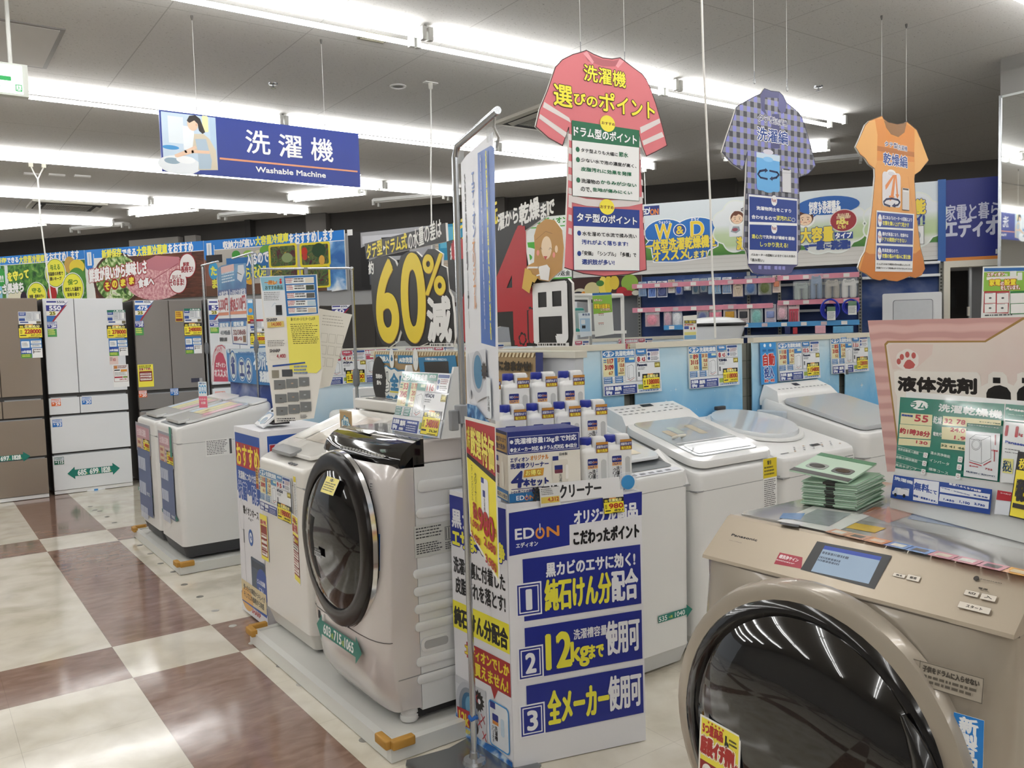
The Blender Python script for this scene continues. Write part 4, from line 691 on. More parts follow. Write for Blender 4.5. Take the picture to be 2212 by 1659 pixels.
s = stick(t, 'price_card', (415, 355, 590, 480), 1.82); ytag(s, 0, 0, 100, s.vh, '258000', '234,545'); sput(s, 'yellow price card reading 258000')
s = stick(t, 'info_card', (410, 500, 580, 660), 1.82); tencard(s); sput(s, 'blue ten year guarantee card')
# refrigerators along the slanting wall
def wfridge(label, t0, w, h, door, side, s_=7.6):
    o = fridge(label, 0, 0, w, h, door, side); o.location = WP(t0, 0, s_); o.rotation_euler = (0, 0, RW); return o
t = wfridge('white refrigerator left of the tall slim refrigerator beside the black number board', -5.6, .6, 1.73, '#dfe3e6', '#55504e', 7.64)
s = stick(t, 'info_card', (460, 185, 590, 330), 1.73); infocard(s); sput(s)
s = stick(t, 'price_card', (455, 340, 595, 450), 1.73); ytag(s, 0, 0, 100, s.vh, '298000'); sput(s, 'yellow price card')
s = stick(t, 'info_card', (465, 465, 592, 600), 1.73); tencard(s); sput(s)
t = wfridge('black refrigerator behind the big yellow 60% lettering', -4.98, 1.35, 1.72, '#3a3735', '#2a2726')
s = stick(t, 'banner_sticker', (5197, 1764, 5852, 3822), 1.72); V = s.vh; s.rect(0, 0, 100, V, '#e6dccb'); s.pg([(50, 10), (62, 28), (38, 28)], '#c0202a'); s.tx('600L', 12, V*.2, 80, V*.07, '#5a3a22', 2); s.rect(0, V*.3, 100, V*.6, '#222f7a'); s.rr(10, V*.34, 90, V*.5, '#f0f0f2', 8); s.scrib(18, V*.37, 84, V*.48, 2, '#8a3a3a', .5); s.tx('特長スリム', 18, V*.64, 70, V*.05, '#c03a2a', 1.5); s.tx('大容量', 18, V*.71, 66, V*.07, '#b02a22', 3); s.rect(4, V*.8, 96, V*.89, '#1a1612'); s.tx('68.5', 14, V*.81, 72, V*.07, '#f2ea7a', 3); s.tx('600', 10, V*.9, 80, V*.09, '#f0e070', 3, '#1a1612', 4); sput(s, 'tall beige and navy sticker reading 600L')
s = stick(t, 'capacity_sticker', (175, 0, 400, 170), 1.72); s.v = []; s.f = []; s.m = []; tricard(s, '60', '600L', '#2b2f86'); sput(s)
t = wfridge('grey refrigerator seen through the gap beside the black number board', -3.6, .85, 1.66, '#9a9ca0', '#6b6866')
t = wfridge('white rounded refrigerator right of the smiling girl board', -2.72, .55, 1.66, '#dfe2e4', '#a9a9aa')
# ================================================================ washing machines of the left and front rows
WHITE = mat('#e9e9e7', .3, coat=.2); OFFW = mat('#e6e3dc', .3, coat=.2); GREY = mat('#b8bbbd', .4); DKG = mat('#3c3d40', .5); LIDG = mat('#d3d4d3', .15, coat=.5)
CLEAR = mat('#eef3f5', .05, alpha=.22, spec=.6)
def platform(label, x0, x1, y0, y1, corners):
    t = thing('display_platform', label, 'platform', (x0, y0, 0)); W = mat('#d3d3ce', .45, noise=.04, scale=6)
    g = MB(); g.box(.0305, .0305, 0, x1-x0-.012, y1-y0-.0305, .056, W); g.obj('deck', t, smooth=False)
    for k, a in enumerate(((0, .031, .03, y1-y0-.031), (0, 0, x1-x0, .03), (0, y1-y0-.03, x1-x0, y1-y0))):
        g = MB(); g.box(a[0], a[1], .003, a[2], a[3], .062, mat('#dedfdb', .35, .1)); g.obj('edge_strip', t, smooth=False)
    for cx, cy, sx, sy in corners:
        g = MB(); F = mat('#b8893a', .6, noise=.08, scale=40); L = .085; w_ = .03
        g.rbox(min(0, sx*L), min(0, -sy*w_)+(sy*.012), -.012, max(0, sx*L), max(0, -sy*w_)+(sy*.012), .02, F, .006, .006, 2)
        g.rbox(min(0, -sx*w_)+(sx*.012), min(0, sy*L), -.012, max(0, -sx*w_)+(sx*.012), max(0, sy*L), .02, F, .006, .006, 2)
        g.v = [(x-.0015*sx, y-.0015*sy, z) for x, y, z in g.v]; g.obj('corner_guard', t, (cx-x0, cy-y0, .062))
    return t
platform('low white display platform under the two slim washing machines', 1.243, 1.95, 5.235, 6.5, ((1.243, 5.235, 1, 1), (1.243, 6.5, 1, -1)))
platform('low white display platform under the silver drum washer, with tan corner guards', 1.207, 2.03, 2.44, 3.85, ((1.207, 2.44, 1, 1), (1.207, 3.85, 1, -1)))
def price_board(s, hue, title, tail, maker, caps, tag_price, sub, nums=('117', '3109', '67', '37 57', '13.8'), tagbox=(67, 36, 98, 84), cy='#e6dfb0', row='#eef0f2', top='在庫処分'):
    """shop specification board: coloured title, cream figures, coloured rows, maker panel, yellow ticket"""
    V = s.vh; q = V/57
    Y = lambda a: a*q
    s.rect(0, 0, 100, V, '#d4d8dc'); s.rect(1, Y(1), 55, Y(9.5), hue); s.ell(11, Y(5.2), 9.5, Y(3.6), '#eef2f4'); s.tx(title, 3.5, Y(2.8), 15, Y(5), hue, .7); s.tx(tail, 22, Y(2.2), 32, Y(6), '#e9eff2', .6)
    s.rect(1, Y(10.5), 19, Y(33), cy); s.tx(nums[0], 9, Y(11.5), 9, Y(5.5), '#a8202c', .8); s.tx(nums[1], 4, Y(19), 14, Y(5.5), '#a8202c', .8); s.tx(nums[2], 10, Y(27), 7, Y(4), '#b06a3a', .5); s.scrib(2, Y(12), 8, Y(17), 2, hue, .6, 5)
    s.rect(20, Y(10.5), 25, Y(33), hue); s.rect(25, Y(10.5), 37, Y(33), cy); s.tx(nums[3], 25.6, Y(11.2), 11, Y(4.6), '#a85a3a', .5); s.tx(nums[4], 29, Y(18), 7, Y(4), '#a8402c', .5); s.tx('2.5', 29, Y(24), 6, Y(3.6), '#a8402c', .4); s.scrib(26, Y(29), 36, Y(32), 1, '#8a6a3a', .6, 7)
    s.rect(38, Y(10.5), 55, Y(17), hue); s.rect(45, Y(11.2), 54, Y(14), '#dfeccf'); s.rect(38, Y(18), 55, Y(41), '#eceff1'); s.ln([(41, Y(22)), (49, Y(20)), (52, Y(22)), (52, Y(36)), (44, Y(38)), (41, Y(35)), (41, Y(22))], .5, '#7a7f86'); s.ln([(44, Y(23)), (44, Y(38))], .4, '#7a7f86'); s.ln([(41, Y(38)), (46, Y(40)), (53, Y(37))], .6, '#b04a4a')
    for k in range(3):
        for c0, c1 in ((1, 19), (20, 37)): s.rect(c0, Y(34+k*2.7), c1-4, Y(36.2+k*2.7), hue); s.rect(c1-3.6, Y(34+k*2.7), c1, Y(36.2+k*2.7), '#eef0f2'); s.scrib(c0+1, Y(34.5+k*2.7), c1-5, Y(35.8+k*2.7), 1, '#dfe6ec', .8, k+3)
    s.rect(57, Y(1), 75, Y(7.5), hue if hue != '#c2566a' else '#c2566a'); s.tx(maker, 60, Y(2.4), 12, Y(2.6), '#eef2f6', .4); s.scrib(59, Y(8.2), 74, Y(9.6), 1, hue, .8, 2)
    s.rect(57, Y(10), 75, Y(17.5), '#f4f2f0'); s.tx(caps[0], 59, Y(11), 4.5 if len(caps[0]) < 2 else 6, Y(5.6), '#a8202c', .9); s.tx(caps[1], 67, Y(11.6), 5.5, Y(4.8), '#a8202c', .7); s.ln([(65.6, Y(10)), (65.6, Y(17.5))], .4, '#9aa0a6')
    s.rect(76, Y(1), 99, Y(17.5), '#eef0f4'); s.rr(77, Y(1.5), 98, Y(4.6), '#33508f', 1); s.ell(79.5, Y(8), 2.2, Y(2.2), '#33508f'); s.ell(79.5, Y(13.4), 2.2, Y(2.2), '#33508f'); s.scrib(83, Y(5.6), 98, Y(10.6), 3, '#8a4a50', .5, 4); s.scrib(83, Y(11.6), 98, Y(16.6), 3, '#55585e', .5, 6)
    s.rect(57, Y(18.5), 99, Y(41), '#eceef0'); s.tx(maker, 58.5, Y(19.6), 17, Y(3.2), '#20284a', .8); s.rect(89, Y(19), 99, Y(25.5), '#8f8020'); s.tx('5年', 90.5, Y(20.4), 7, Y(3.6), '#f0e68a', .5); s.scrib(59, Y(24.5), 72, Y(28), 2, '#6a6d74', .5, 8); s.rect(59, Y(30), 62, Y(36), '#5a5d60')
    s.rect(0, Y(42), 100, V, '#e6e8ea'); s.rect(1, Y(45), 56, Y(56.4), '#2c3f88'); s.tx('洗濯機', 2.4, Y(46), 13, Y(4), '#e8ecf4', .4); s.ell(5, Y(54.6), 1.4, Y(1.2), '#dfe3ee'); s.ell(11, Y(54.6), 1.4, Y(1.2), '#dfe3ee'); s.rect(3, Y(51), 9, Y(54.4), '#dfe3ee'); s.rect(9, Y(51.8), 13, Y(54.4), '#dfe3ee'); s.tx('無料', 18, Y(46.4), 11, Y(5), '#f4f6f8', .7); s.scrib(17.5, Y(53), 29, Y(56), 1, '#f4f6f8', .8, 2); s.rect(31, Y(45.8), 55, Y(49), '#4a5fa8'); s.scrib(33, Y(46.4), 54, Y(48.6), 1, '#eef0f8', .8, 3); s.scrib(32, Y(50), 54, Y(56), 3, '#c9d0e6', .5, 9)
    s.rect(58, Y(43.4), 99, Y(56.4), '#d3dde6'); s.rect(58, Y(46), 66, Y(52), '#9ab04a'); s.scrib(60, Y(53.5), 97, Y(56), 1, '#4a6aa0', .6, 4)
    if tag_price: ytag(s, tagbox[0], Y(tagbox[1]*.0+tagbox[1]), tagbox[2]-tagbox[0], Y(tagbox[3]-tagbox[1]) if tagbox[3] <= 57 else V-Y(tagbox[1])+Y(1), tag_price, sub, top)
def washer(name_label, loc, rz, w, d, zf, zb, body=WHITE, base=True, skirt=.85, rc=.035, panel_d=.1):
    """top loading washer: front towards local -y, deck sloping from zf at the front to zb at the back"""
    t = thing('washing_machine', name_label, 'washing machine', loc, rz)
    z0 = .055; zs = zf*skirt
    g = MB(); rings = [rrect(0, 0, w, d, rc, z) for z in (z0+.03, zs)]; rings[0] = rrect(.004, .004, w-.004, d-.004, rc, z0+.03)
    g.loft(rings, body); g.obj('body', t, wn=True)
    g = MB()
    def ring(ins, f, dz=0): return [(x, y, zs+.003+(zf+(zb-zf)*min(1, max(0, y/d))-zs-.003)*f+dz) for x, y, _ in rrect(ins, ins, w-ins, d-ins, rc, 0)]
    g.loft([ring(.001, 0), ring(.0, .75), ring(.004, .93), ring(.014, 1)], body); g.obj('top_cover', t, wn=True)
    g = MB(); g.box(.002, .002, zs-.0015, w-.002, d-.002, zs+.0045, mat('#9b9c9c', .6)); g.obj('seam', t, smooth=False)
    if base:
        g = MB(); g.loft([rrect(.03, .03, w-.03, d-.03, .03, .012), rrect(.008, .008, w-.008, d-.008, .03, z0+.03)], base if not isinstance(base, bool) else DKG); g.obj('base', t)
    for x in (.07, w-.07):
        for y in (.07, d-.07): g = MB(); g.lathe([(.02, 0), (.024, .004), (.024, .02), (.016, .024)], mat('#4a4b4d', .6), 12, (x, y, 0)); g.obj('foot', t)
    return t
def deckz(zf, zb, d): return lambda y: zf+(zb-zf)*y/d
def lid(t, pts, zfn, thk, m, name='lid', lift=.004):
    """plate lying on the sloping deck, outline in local x,y"""
    g = MB(); n = len(pts); ar = sum(pts[i][0]*pts[(i+1) % n][1]-pts[(i+1) % n][0]*pts[i][1] for i in range(n))
    if ar < 0: pts = pts[::-1]
    cx = sum(p[0] for p in pts)/n; cy = sum(p[1] for p in pts)/n; k = .985
    g.loft([[(x, y, zfn(y)+lift) for x, y in pts], [(x, y, zfn(y)+lift+thk*.6) for x, y in pts], [(cx+(x-cx)*k, cy+(y-cy)*k, zfn(y)+lift+thk) for x, y in pts]], m)
    return g.obj(name, t, wn=True)
def decal(t, name, pts, zfn, m, lift): 
    g = MB(); n = len(pts); ar = sum(pts[i][0]*pts[(i+1) % n][1]-pts[(i+1) % n][0]*pts[i][1] for i in range(n))
    g.poly([(x, y, zfn(y)+lift) for x, y in (pts if ar > 0 else pts[::-1])], m); return g.obj(name, t, smooth=False)
def rbq(x0, y0, x1, y1, r=.03): return rr2(x0, y0, x1, y1, r)
def sidestick(parent, name, q, top, xw, back='#f2f2f0'):
    """sticker on the machine's right flank (local +x face): q = u0, v0, u1, v1 in mm of depth and drop"""
    u0, v0, u1, v1 = q; W, H = (u1-u0)/1000, (v1-v0)/1000; s = Sheet(W, H, 100, None, .001, back); s.pl = (parent, name, (xw+.0015, u0/1000, top-v1/1000)); return s
def sideput(s, label=None):
    o = s.put(s.pl[1], s.pl[0], s.pl[2], radians(90), center=False)
    if label: o['label'] = label
    return o
# --- two slim washers
def slim(label, y_left, posted):
    w, d, zf, zb = .535, .60, .815, .94
    t = washer(label, (1.285, y_left, .062), RX, w, d, zf, zb, WHITE, DKG, .88); zfn = deckz(zf, zb, d)
    decal(t, 'lid_recess', rbq(.04, .02, w-.04, .12, .02), zfn, mat('#6f7376', .4), .002)
    lid(t, rbq(.025, .075, w-.025, .47, .05), zfn, .014, LIDG); lid(t, rbq(.09, .04, w-.09, .11, .03), zfn, .016, LIDG, 'lid_grip', .01)
    lid(t, rbq(.03, .48, w-.03, .585, .03), zfn, .012, WHITE, 'back_panel')
    for k, c in enumerate(('#c9d9e6', '#e6e0a8', '#dfd9b0', '#e3b9c2')): decal(t, 'lid_leaflet', rbq(.06+.1*k, .2, .15+.1*k, .44, .004), zfn, mat(c, .25, noise=.12, scale=60), .0195)
    return t
t = slim('nearer slim white top loading washing machine with a pink blue card on its lid', 5.845, True)
TP = 1.812
s = stick(t, 'price_board', (72, 1040, 435, 1255), TP, -.004); s.rect(0, 0, 100, s.vh, '#9a9ba6'); s.rect(4, 5, 96, 55, '#c0929c'); s.tx('全自動洗濯機', 10, 9, 62, 12, '#ead9dc', .6); s.rect(8, 26, 40, 85, '#d2bf9a'); s.scrib(12, 30, 38, 80, 5, '#a8404a', .5, 2); s.rect(44, 26, 92, 80, '#c9b4b4'); s.scrib(46, 30, 90, 78, 7, '#8a7074', .4, 5); s.rect(5, 150, 95, s.vh-6, '#5a6a92'); s.scrib(8, 160, 60, s.vh-12, 3, '#c9d0e0', .5, 3); ytag(s, 56, s.vh*.53, 44, s.vh*.38, '59800', '54,364'); s.rect(82, -12, 96, 40, '#3f8a78'); sput(s, 'grey pink specification card with a yellow price ticket')
arrow_sticker(t, (66, 1545, 476, 1587), TP, ('535', '565', '980'), -.004, False)
s = sidestick(t, 'rating_label', (165, 0, 330, 105), .73, .535); s.scrib(4, 5, 84, 60, 9, '#55575a', .4, 3); s.rect(88, 3, 97, 60, '#5a5c60'); sideput(s, 'grey printed rating label')
t = slim('farther slim white top loading washing machine beside the white refrigerator', 6.41, False)
s = stick(t, 'price_board', (-27, 1033, 395, 1236), TP, -.004); s.rect(0, 0, 100, s.vh, '#9a9ba6'); s.rect(4, 5, 96, 55, '#c0929c'); s.tx('全自動洗濯機', 10, 9, 62, 12, '#ead9dc', .6); s.rect(8, 26, 40, 85, '#d2bf9a'); s.scrib(12, 30, 38, 80, 5, '#a8404a', .5, 2); s.rect(44, 26, 92, 80, '#c9b4b4'); s.scrib(46, 30, 90, 78, 7, '#8a7074', .4, 5); s.rect(5, 150, 95, s.vh-6, '#5a6a92'); s.scrib(8, 160, 60, s.vh-12, 3, '#c9d0e0', .5, 3); ytag(s, 52, s.vh*.5, 44, s.vh*.38, '49800', '45,273'); sput(s, 'grey pink specification card with a yellow price ticket')
arrow_sticker(t, (-62, 1488, 395, 1544), TP, ('525', '535', '905'), -.004, False)
# pop card on the nearer slim washer
s = Sheet(.062, .17, 62, 170, .001); s.rect(0, 0, 62, 95, '#e6eef2'); s.tx('洗濯機で変わる', 5, 5, 50, 12, '#2a5f9a', .6)
for k, ch in enumerate('節約術'): s.ell(12+19*k, 50, 10.5, 28, '#3f9ad0'); s.tx(ch, 4.5+19*k, 32, 15, 34, '#eef4f8', 1.5)
s.rect(0, 95, 62, 170, '#e0748c'); s.tx('インバーター', 6, 108, 50, 14, '#f6e9ec', .8); s.tx('全自動', 14, 130, 34, 16, '#f6e9ec', .8)
o = s.put('pop_card', None, (1.545, 5.655, .965), radians(-50)); tag(o, 'small pink and blue pop card standing on the nearer slim washer', 'card')
# --- sky blue backdrop behind the slim washers
PANEL = ramp_mat('printed_blue_sky', [(.3, '#27408f'), (.5, '#3a57a6'), (.58, '#8f9cc4'), (.68, '#cdd2e2')], scale=2.2, distort=.6, detail=4)
t = thing('backdrop_panel', 'tall blue sky backdrop panel standing behind the two slim washers', 'panel', (1.97, 6.45, 0), RX)
g = MB(); g.box(0, 0, .05, 1.28, .02, 1.32, PANEL); g.obj('sky_print', t, smooth=False); g = MB(); g.box(-.005, -.004, 1.32, 1.285, .03, 1.335, mat('#cfd2d6', .4)); g.obj('top_rail', t, smooth=False); g = MB(); g.box(-.02, .02, 0, 1.3, .06, .05, GREY); g.obj('base', t, smooth=False)
t = thing('poster', 'energy saving board with big white circles over the blue sky panel', 'poster', (1.93, 6.83, 1.08), RX)
s = Sheet(1.46, .32, 1460, 320, .004, base=False)
s.pg([(451, 70), (1341, 59), (1332, 176), (1358, 306), (1135, 309), (467, 310)], '#2f7fc0')
s.pg([(451, 70), (1341, 59), (1332, 176), (1106, 191), (1059, 93), (484, 96)], '#cfe0ec'); s.tx('できるだけ光熱費は抑えたい、そんな方に', 725, 84, 609, 27, '#2a6fb0', 3)
def circ(q0, q1, ch):
    (a, b_), (c, d_) = q0, q1; s.ell(a, b_, c-a, d_-b_, '#eef4f8'); s.ell(a, b_, (c-a)*.93, (d_-b_)*.95, '#2a6fb0'); s.ell(a, b_, (c-a)*.76, (d_-b_)*.83, '#dfe6e0'); s.tx(ch, a-(c-a)*.5, b_-(d_-b_)*.55, (c-a), (d_-b_)*1.1, '#1f3f8a', 9)
circ(*[(595, 186), (685, 303)], '省'); circ(*[(795, 210), (878, 296)], 'エ'); circ(*[(945, 215), (1022, 302)], 'ネ')
s.tx('インバーター', 1055, 119, 483, 88, '#eef4f8', 9, '#2a6fb0', 12); s.tx('洗濯機', 1171, 218, 189, 68, '#eef4f8', 9, '#2a6fb0', 12)
s.pg([(30, 324), (86, 121), (189, 45), (328, 28), (438, 42), (431, 135), (467, 310)], '#e9dfe2'); s.pg([(101, 322), (136, 179), (186, 120), (279, 88), (372, 102), (436, 164), (467, 310)], '#c4375a'); s.tx('エディオン', 177, 170, 243, 36, '#f6eef0', 5); s.tx('オススメ!', 134, 224, 305, 53, '#f6eef0', 8); s.ln([(94, 192), (152, 91), (248, 45), (364, 39), (434, 62)], 8, '#c4375a'); s.tx('ナットク!', 168, 56, 184, 52, '#c4375a', 2, sv=-10)
s.put('board', t, center=False)
# --- hanging posters on two small pole stands
def pole_stand(label, base, h, arm, r=.009, basew=.14, name='pole_stand'):
    t = thing(name, label, 'stand', base); g = MB(); g.tube([(0, 0, .01), (0, 0, h)], r, STEEL, 10); g.obj('pole', t)
    g = MB(); g.tube([(0, 0, h), (arm[0]*.05, arm[1]*.05, h+.004), arm+(h,)], r*.75, STEEL, 8); g.ball((0, 0, h), r*1.4, STEEL); g.obj('arm', t)
    g = MB(); g.lathe([(.012, -.02), (.018, 0), (.018, .05), (.012, .07)], mat('#6f7276', .4), 10, (0, 0, h*.66)); g.obj('clamp', t)
    g = MB(); g.lathe([(basew, 0), (basew, .008), (.02, .012), (.015, .03)], STEEL, 24); g.obj('base', t); return t
pole_stand('thin chrome pole stand left of the hanging energy comparison poster', (1.925, 6.87, 0), 1.99, (.0, -.42), basew=.04)
pole_stand('thin chrome pole stand right of the hanging energy comparison poster', (1.925, 5.69, .062), 1.92, (.0, .42), basew=.03)
t = thing('poster', 'hanging blue comparison poster reading 8,510 yen', 'poster', (1.895, 6.46, 1.345), RX)
s = Sheet(.74, .62, 740, 620, .001, base=False)
NB = '#33508f'
s.pg([(68, 37), (182, 21), (729, 46), (685, 600), (363, 594), (39, 587)], '#e9ebee'); s.pg([(68, 37), (182, 21), (299, 22), (729, 46), (711, 213), (339, 203), (69, 196)], ramp_mat('poster_water', [(.3, '#27508f'), (.6, '#4a86b5'), (.8, '#7fb0c9')], scale=5))
s.rr(167, 31, 471, 78, '#d9b0a8', 6); s.scrib(*(172, 78, 484, 158), 4, '#cfe0ea', .5, 4); s.pg([(559, 48), (680, 53), (696, 105), (614, 169), (528, 140)], '#c9ced6'); s.pg([(536, 93), (631, 116), (627, 121), (532, 99)], '#33363c')
s.pg([(69, 196), (331, 202), (329, 242), (65, 237)], NB); s.pg([(348, 202), (712, 212), (707, 254), (343, 243)], NB); s.tx('水道代金', 95, 208, 212, 33, '#eef0f4', 2); s.tx('1ヵ月あたり水道代金', 359, 212, 336, 39, '#eef0f4', 2)
s.tx('3,330円', 67, 260, 222, 89, '#b0404a', 6, sv=4); s.tx('約8,510円', 347, 265, 333, 103, '#b0404a', 6, sv=-10); s.pg([(50, 360), (304, 363), (304, 385), (50, 382)], '#d98a6a'); s.pg([(331, 361), (696, 367), (695, 388), (331, 383)], '#d98a6a')
s.pg([(33, 404), (705, 415), (701, 438), (38, 430)], NB); s.pg([(47, 430), (320, 431), (317, 469), (46, 469)], '#4a86c0'); s.pg([(355, 430), (678, 432), (677, 471), (351, 471)], '#4a86c0'); s.tx('運転音', 68, 439, 219, 29, '#eef4f8', 3); s.tx('運転音', 396, 438, 229, 30, '#eef4f8', 3)
s.tx('41/48dB', 83, 495, 230, 31, '#55606a', 2); s.tx('32/38dB', 387, 495, 269, 33, '#8a4a50', 2); s.tx('騒音比較', 56, 545, 178, 27, '#33363c', 3); s.tx('騒音レベル', 397, 540, 179, 31, '#a04a4a', 3); s.rect(598, 537, 656, 582, '#8a6a50'); s.ln([(329, 213), (330, 421), (371, 594)], 8, NB); s.ln([(735, 57), (685, 600), (372, 591)], 7, NB)
s.put('sheet', t, center=False)
g = MB(); g.tube([(.28, .0, -.01), (.285, .0, -.05)], .003, DKG, 6); g.obj('clip', t)
# --- tall column display box for the ion hose
t = thing('display_box', 'tall white cardboard display box with red recommended squares and blue panel', 'display box', (1.33, 4.33, 0), RX)
g = MB(); g.box(0, 0, .012, .385, .36, .965, mat('#e8e8ec', .5)); g.obj('box', t, smooth=False)
s = stick(t, 'front_print', (0, 5, 385, 955), .97, -.001, 0, '#e8e8ec'); s.uw = 385; s.vh = 950
B2 = '#1f4fa6'
s.pg([(8, 30), (377, 30), (377, 330), (8, 330)], B2)
for k, ch in enumerate('おすすめ'): s.rect(16+90*k, 78, 102+90*k, 200, '#b3282c'); s.tx(ch, 24+90*k, 88, 70, 102, '#f4e23a', 5)
s.tx('洗濯機につなぐだけで', 40, 222, 320, 40, '#eef0f6', 2.5); s.tx('抗菌・防臭', 30, 278, 340, 88, '#1f4fa6', 6, '#eef2f8', 7)
s.rect(8, 330, 377, 800, '#e6e6ea'); s.tx('抗菌・防臭', 30, 278, 340, 88, '#1f4fa6', 6, '#eef2f8', 7); s.tx('銀イオンホース', 90, 395, 230, 42, '#1c1c22', 2.5); s.tx('Ag+', 160, 444, 80, 16, '#8a8a92', .8)
s.ell(62, 450, 34, 80, '#cfd0d6'); s.ell(62, 450, 30, 75, '#e6e6ea'); s.rect(75, 520, 92, 590, '#77797c'); s.ln([(84, 585), (90, 800), (130, 790)], 3, '#9a9aa0'); s.ell(190, 545, 34, 42, '#2a5fae'); s.ell(190, 545, 20, 26, '#e6ecf4'); s.tx('Ag', 178, 532, 24, 24, '#2a5fae', 2)
s.rr(175, 640, 377, 860, '#4a5a6c', 10); s.rr(190, 655, 365, 690, '#36424f', 5); s.ell(330, 760, 85, 85, '#2a4fa0'); s.tx('どんな洗濯機', 255, 735, 115, 24, '#eef2f8', 1.2); s.tx('にも!', 280, 772, 60, 30, '#eef2f8', 1.5)
s.rect(8, 790, 377, 900, '#d9c9a0'); s.ell(90, 880, 90, 60, '#dba85a'); s.tx('使ったその瞬間からキレイが', 40, 808, 320, 30, '#33302c', 1.2); s.tx('そしてこの価格から実感', 40, 846, 300, 30, '#33302c', 1.2)
s.pg([(8, 900), (377, 890), (377, 905), (8, 905)], B2); sput(s, 'printed front with red and blue panels')
s = stick(t, 'front_foot', (0, 860, 385, 958), .97, -.004, 0, '#eaeaee'); s.rect(0, 0, 100, 10, B2); s.tx('SHARP', 40, 14, 34, 6, '#b3282c', .8); sput(s, 'lower band with red maker lettering')
s = sidestick(t, 'side_print', (0, 5, 355, 600), .97, .385, '#e8e8ec'); s.uw = 415; s.vh = 595
s.rect(40, 25, 405, 580, B2)
for k, ch in enumerate('おすすめ'): s.rect(55+86*k, 70, 137+86*k, 190, '#b3282c'); s.tx(ch, 62+86*k, 80, 68, 100, '#f4e23a', 5)
s.fr(50, 65, 402, 195, '#e8c9c9', 3); s.tx('洗濯機につなぐだけで', 60, 220, 330, 50, '#eef0f6', 3); sideput(s)
# tablet on the display box
t = thing('tablet', 'white framed tablet leaning on a stand on top of the white display box', 'tablet', (1.40, 4.23, .978), RX)
g = MB(); g.rbox(0, 0, 0, .2, .012, .15, mat('#e6e8ea', .3), .005, .004, 2); o = g.obj('frame', t); o.rotation_euler = (radians(-52), 0, radians(-8))
s = Sheet(.16, .11, 160, 110, .001, '#9fb4c9', .1); s.rect(0, 0, 160, 110, '#7f9cc0'); s.ell(90, 80, 70, 34, '#eef2f6'); s.ell(95, 95, 46, 24, '#5a7aa6'); s.rect(0, 0, 160, 40, '#c9d6e2'); s2 = s.put('screen', t, center=False); s2.rotation_euler = (radians(-52), 0, radians(-8)); s2.location = Matrix.Rotation(radians(-8), 3, 'Z') @ Matrix.Rotation(radians(-52), 3, 'X') @ Vector((.02, -.002, .02))
g = MB(); g.box(.05, .045, 0, .15, .13, .01, DKG); g.box(.09, .06, .008, .11, .075, .07, DKG); g.obj('stand', t, smooth=False)
# big instruction sheet hanging from a pole stand
t = thing('instruction_sheet', 'tall white instruction sheet with photos and a yellow note hanging by clips', 'poster', (1.42-.05*cos(radians(-35.45)), 4.0-.05*sin(radians(-35.45)), .975), radians(-35.45))
s = Sheet(.30, .747, 300, 747, .001, base=False)
s.pg([(17, 18), (292, 15), (296, 221), (299, 476), (247, 709), (56, 727), (29, 395)], '#e9e6df')
s.pg([(17, 18), (131, 16), (135, 211), (33, 214)], '#e6eaee'); s.pg([(18, 22), (131, 20), (133, 86), (28, 87)], '#8fc3d6'); s.ell(74, 50, 22, 9, '#e0b070'); s.tx('一押し!', 38, 37, 60, 21, '#c0702a', 1.4); s.tx('おすすめ商品', 41, 62, 83, 20, '#33503a', .9); s.ell(116, 35, 5, 5, '#d9402f'); s.ell(116, 48, 6, 8, '#c9302f')
s.pg([(132, 20), (287, 18), (289, 203), (138, 211)], '#2a6fb0')
for k, q in enumerate(([(138, 29), (276, 27), (276, 56), (140, 57)], [(141, 63), (277, 62), (277, 90), (142, 91)], [(143, 101), (277, 101), (278, 128), (145, 128)], [(145, 137), (279, 136), (281, 165), (146, 165)], [(147, 173), (282, 170), (282, 198), (148, 200)])):
    s.pg(q, '#eef0ee'); (u0, v0), (u1, v1) = q[0], q[2]; s.scrib(u0+2, v0+1.5, u0+(u1-u0)*.28, v1-2, 3, '#b03a3a', .55, k+1); s.scrib(u0+(u1-u0)*.3, v0+2, u0+(u1-u0)*.68, v1-2, 2, '#22242a', .55, k+9); s.rect(u0+(u1-u0)*.7, v0+2, u1-2, v1-2, ('#e6e0d0', '#3f4a3a', '#5a5a58', '#b9cfd9', '#d9c9b0')[k])
s.scrib(*(33, 94, 124, 138), 5, '#77797c', .3, 5); s.rect(87, 157, 117, 205, '#33363a'); s.rect(90, 161, 114, 191, '#1c1d20'); s.ln([(68, 164), (82, 146), (90, 150)], 1, '#6a9ac0')
s.pg([(136, 215), (293, 212), (293, 468), (269, 490), (141, 480)], '#efe56a'); s.tx('銀イオンホース モニターさんの声', 157, 219, 117, 16, '#6a5a20', .5)
for k in range(11): s.scrib(*[([(153, 250), (291, 254)][0][0])+k*1.1, ([(153, 250), (291, 254)][0][1])+k*9.2, ([(153, 250), (291, 254)][1][0])+k*.6-2, ([(153, 250), (291, 254)][0][1])+k*9.2+5], 1, '#5a5220', .6, k)
s.tx('SHARP', 41, 219, 50, 14, '#1c1c2a', .8); s.pg([(43, 237), (122, 234), (124, 261), (43, 265)], '#d9c06a'); s.tx('14,080', 64, 240, 46, 19, '#b0402a', .8, sv=-1)
s.scrib(*(40, 326, 126, 358), 4, '#55575c', .3, 3); s.tx('SHARP', 49, 368, 50, 15, '#1c1c2a', .8); s.tx('4,400', 81, 393, 43, 21, '#b0303a', .8); s.fr(48, 396, 129, 420, '#9a9a94', .5)
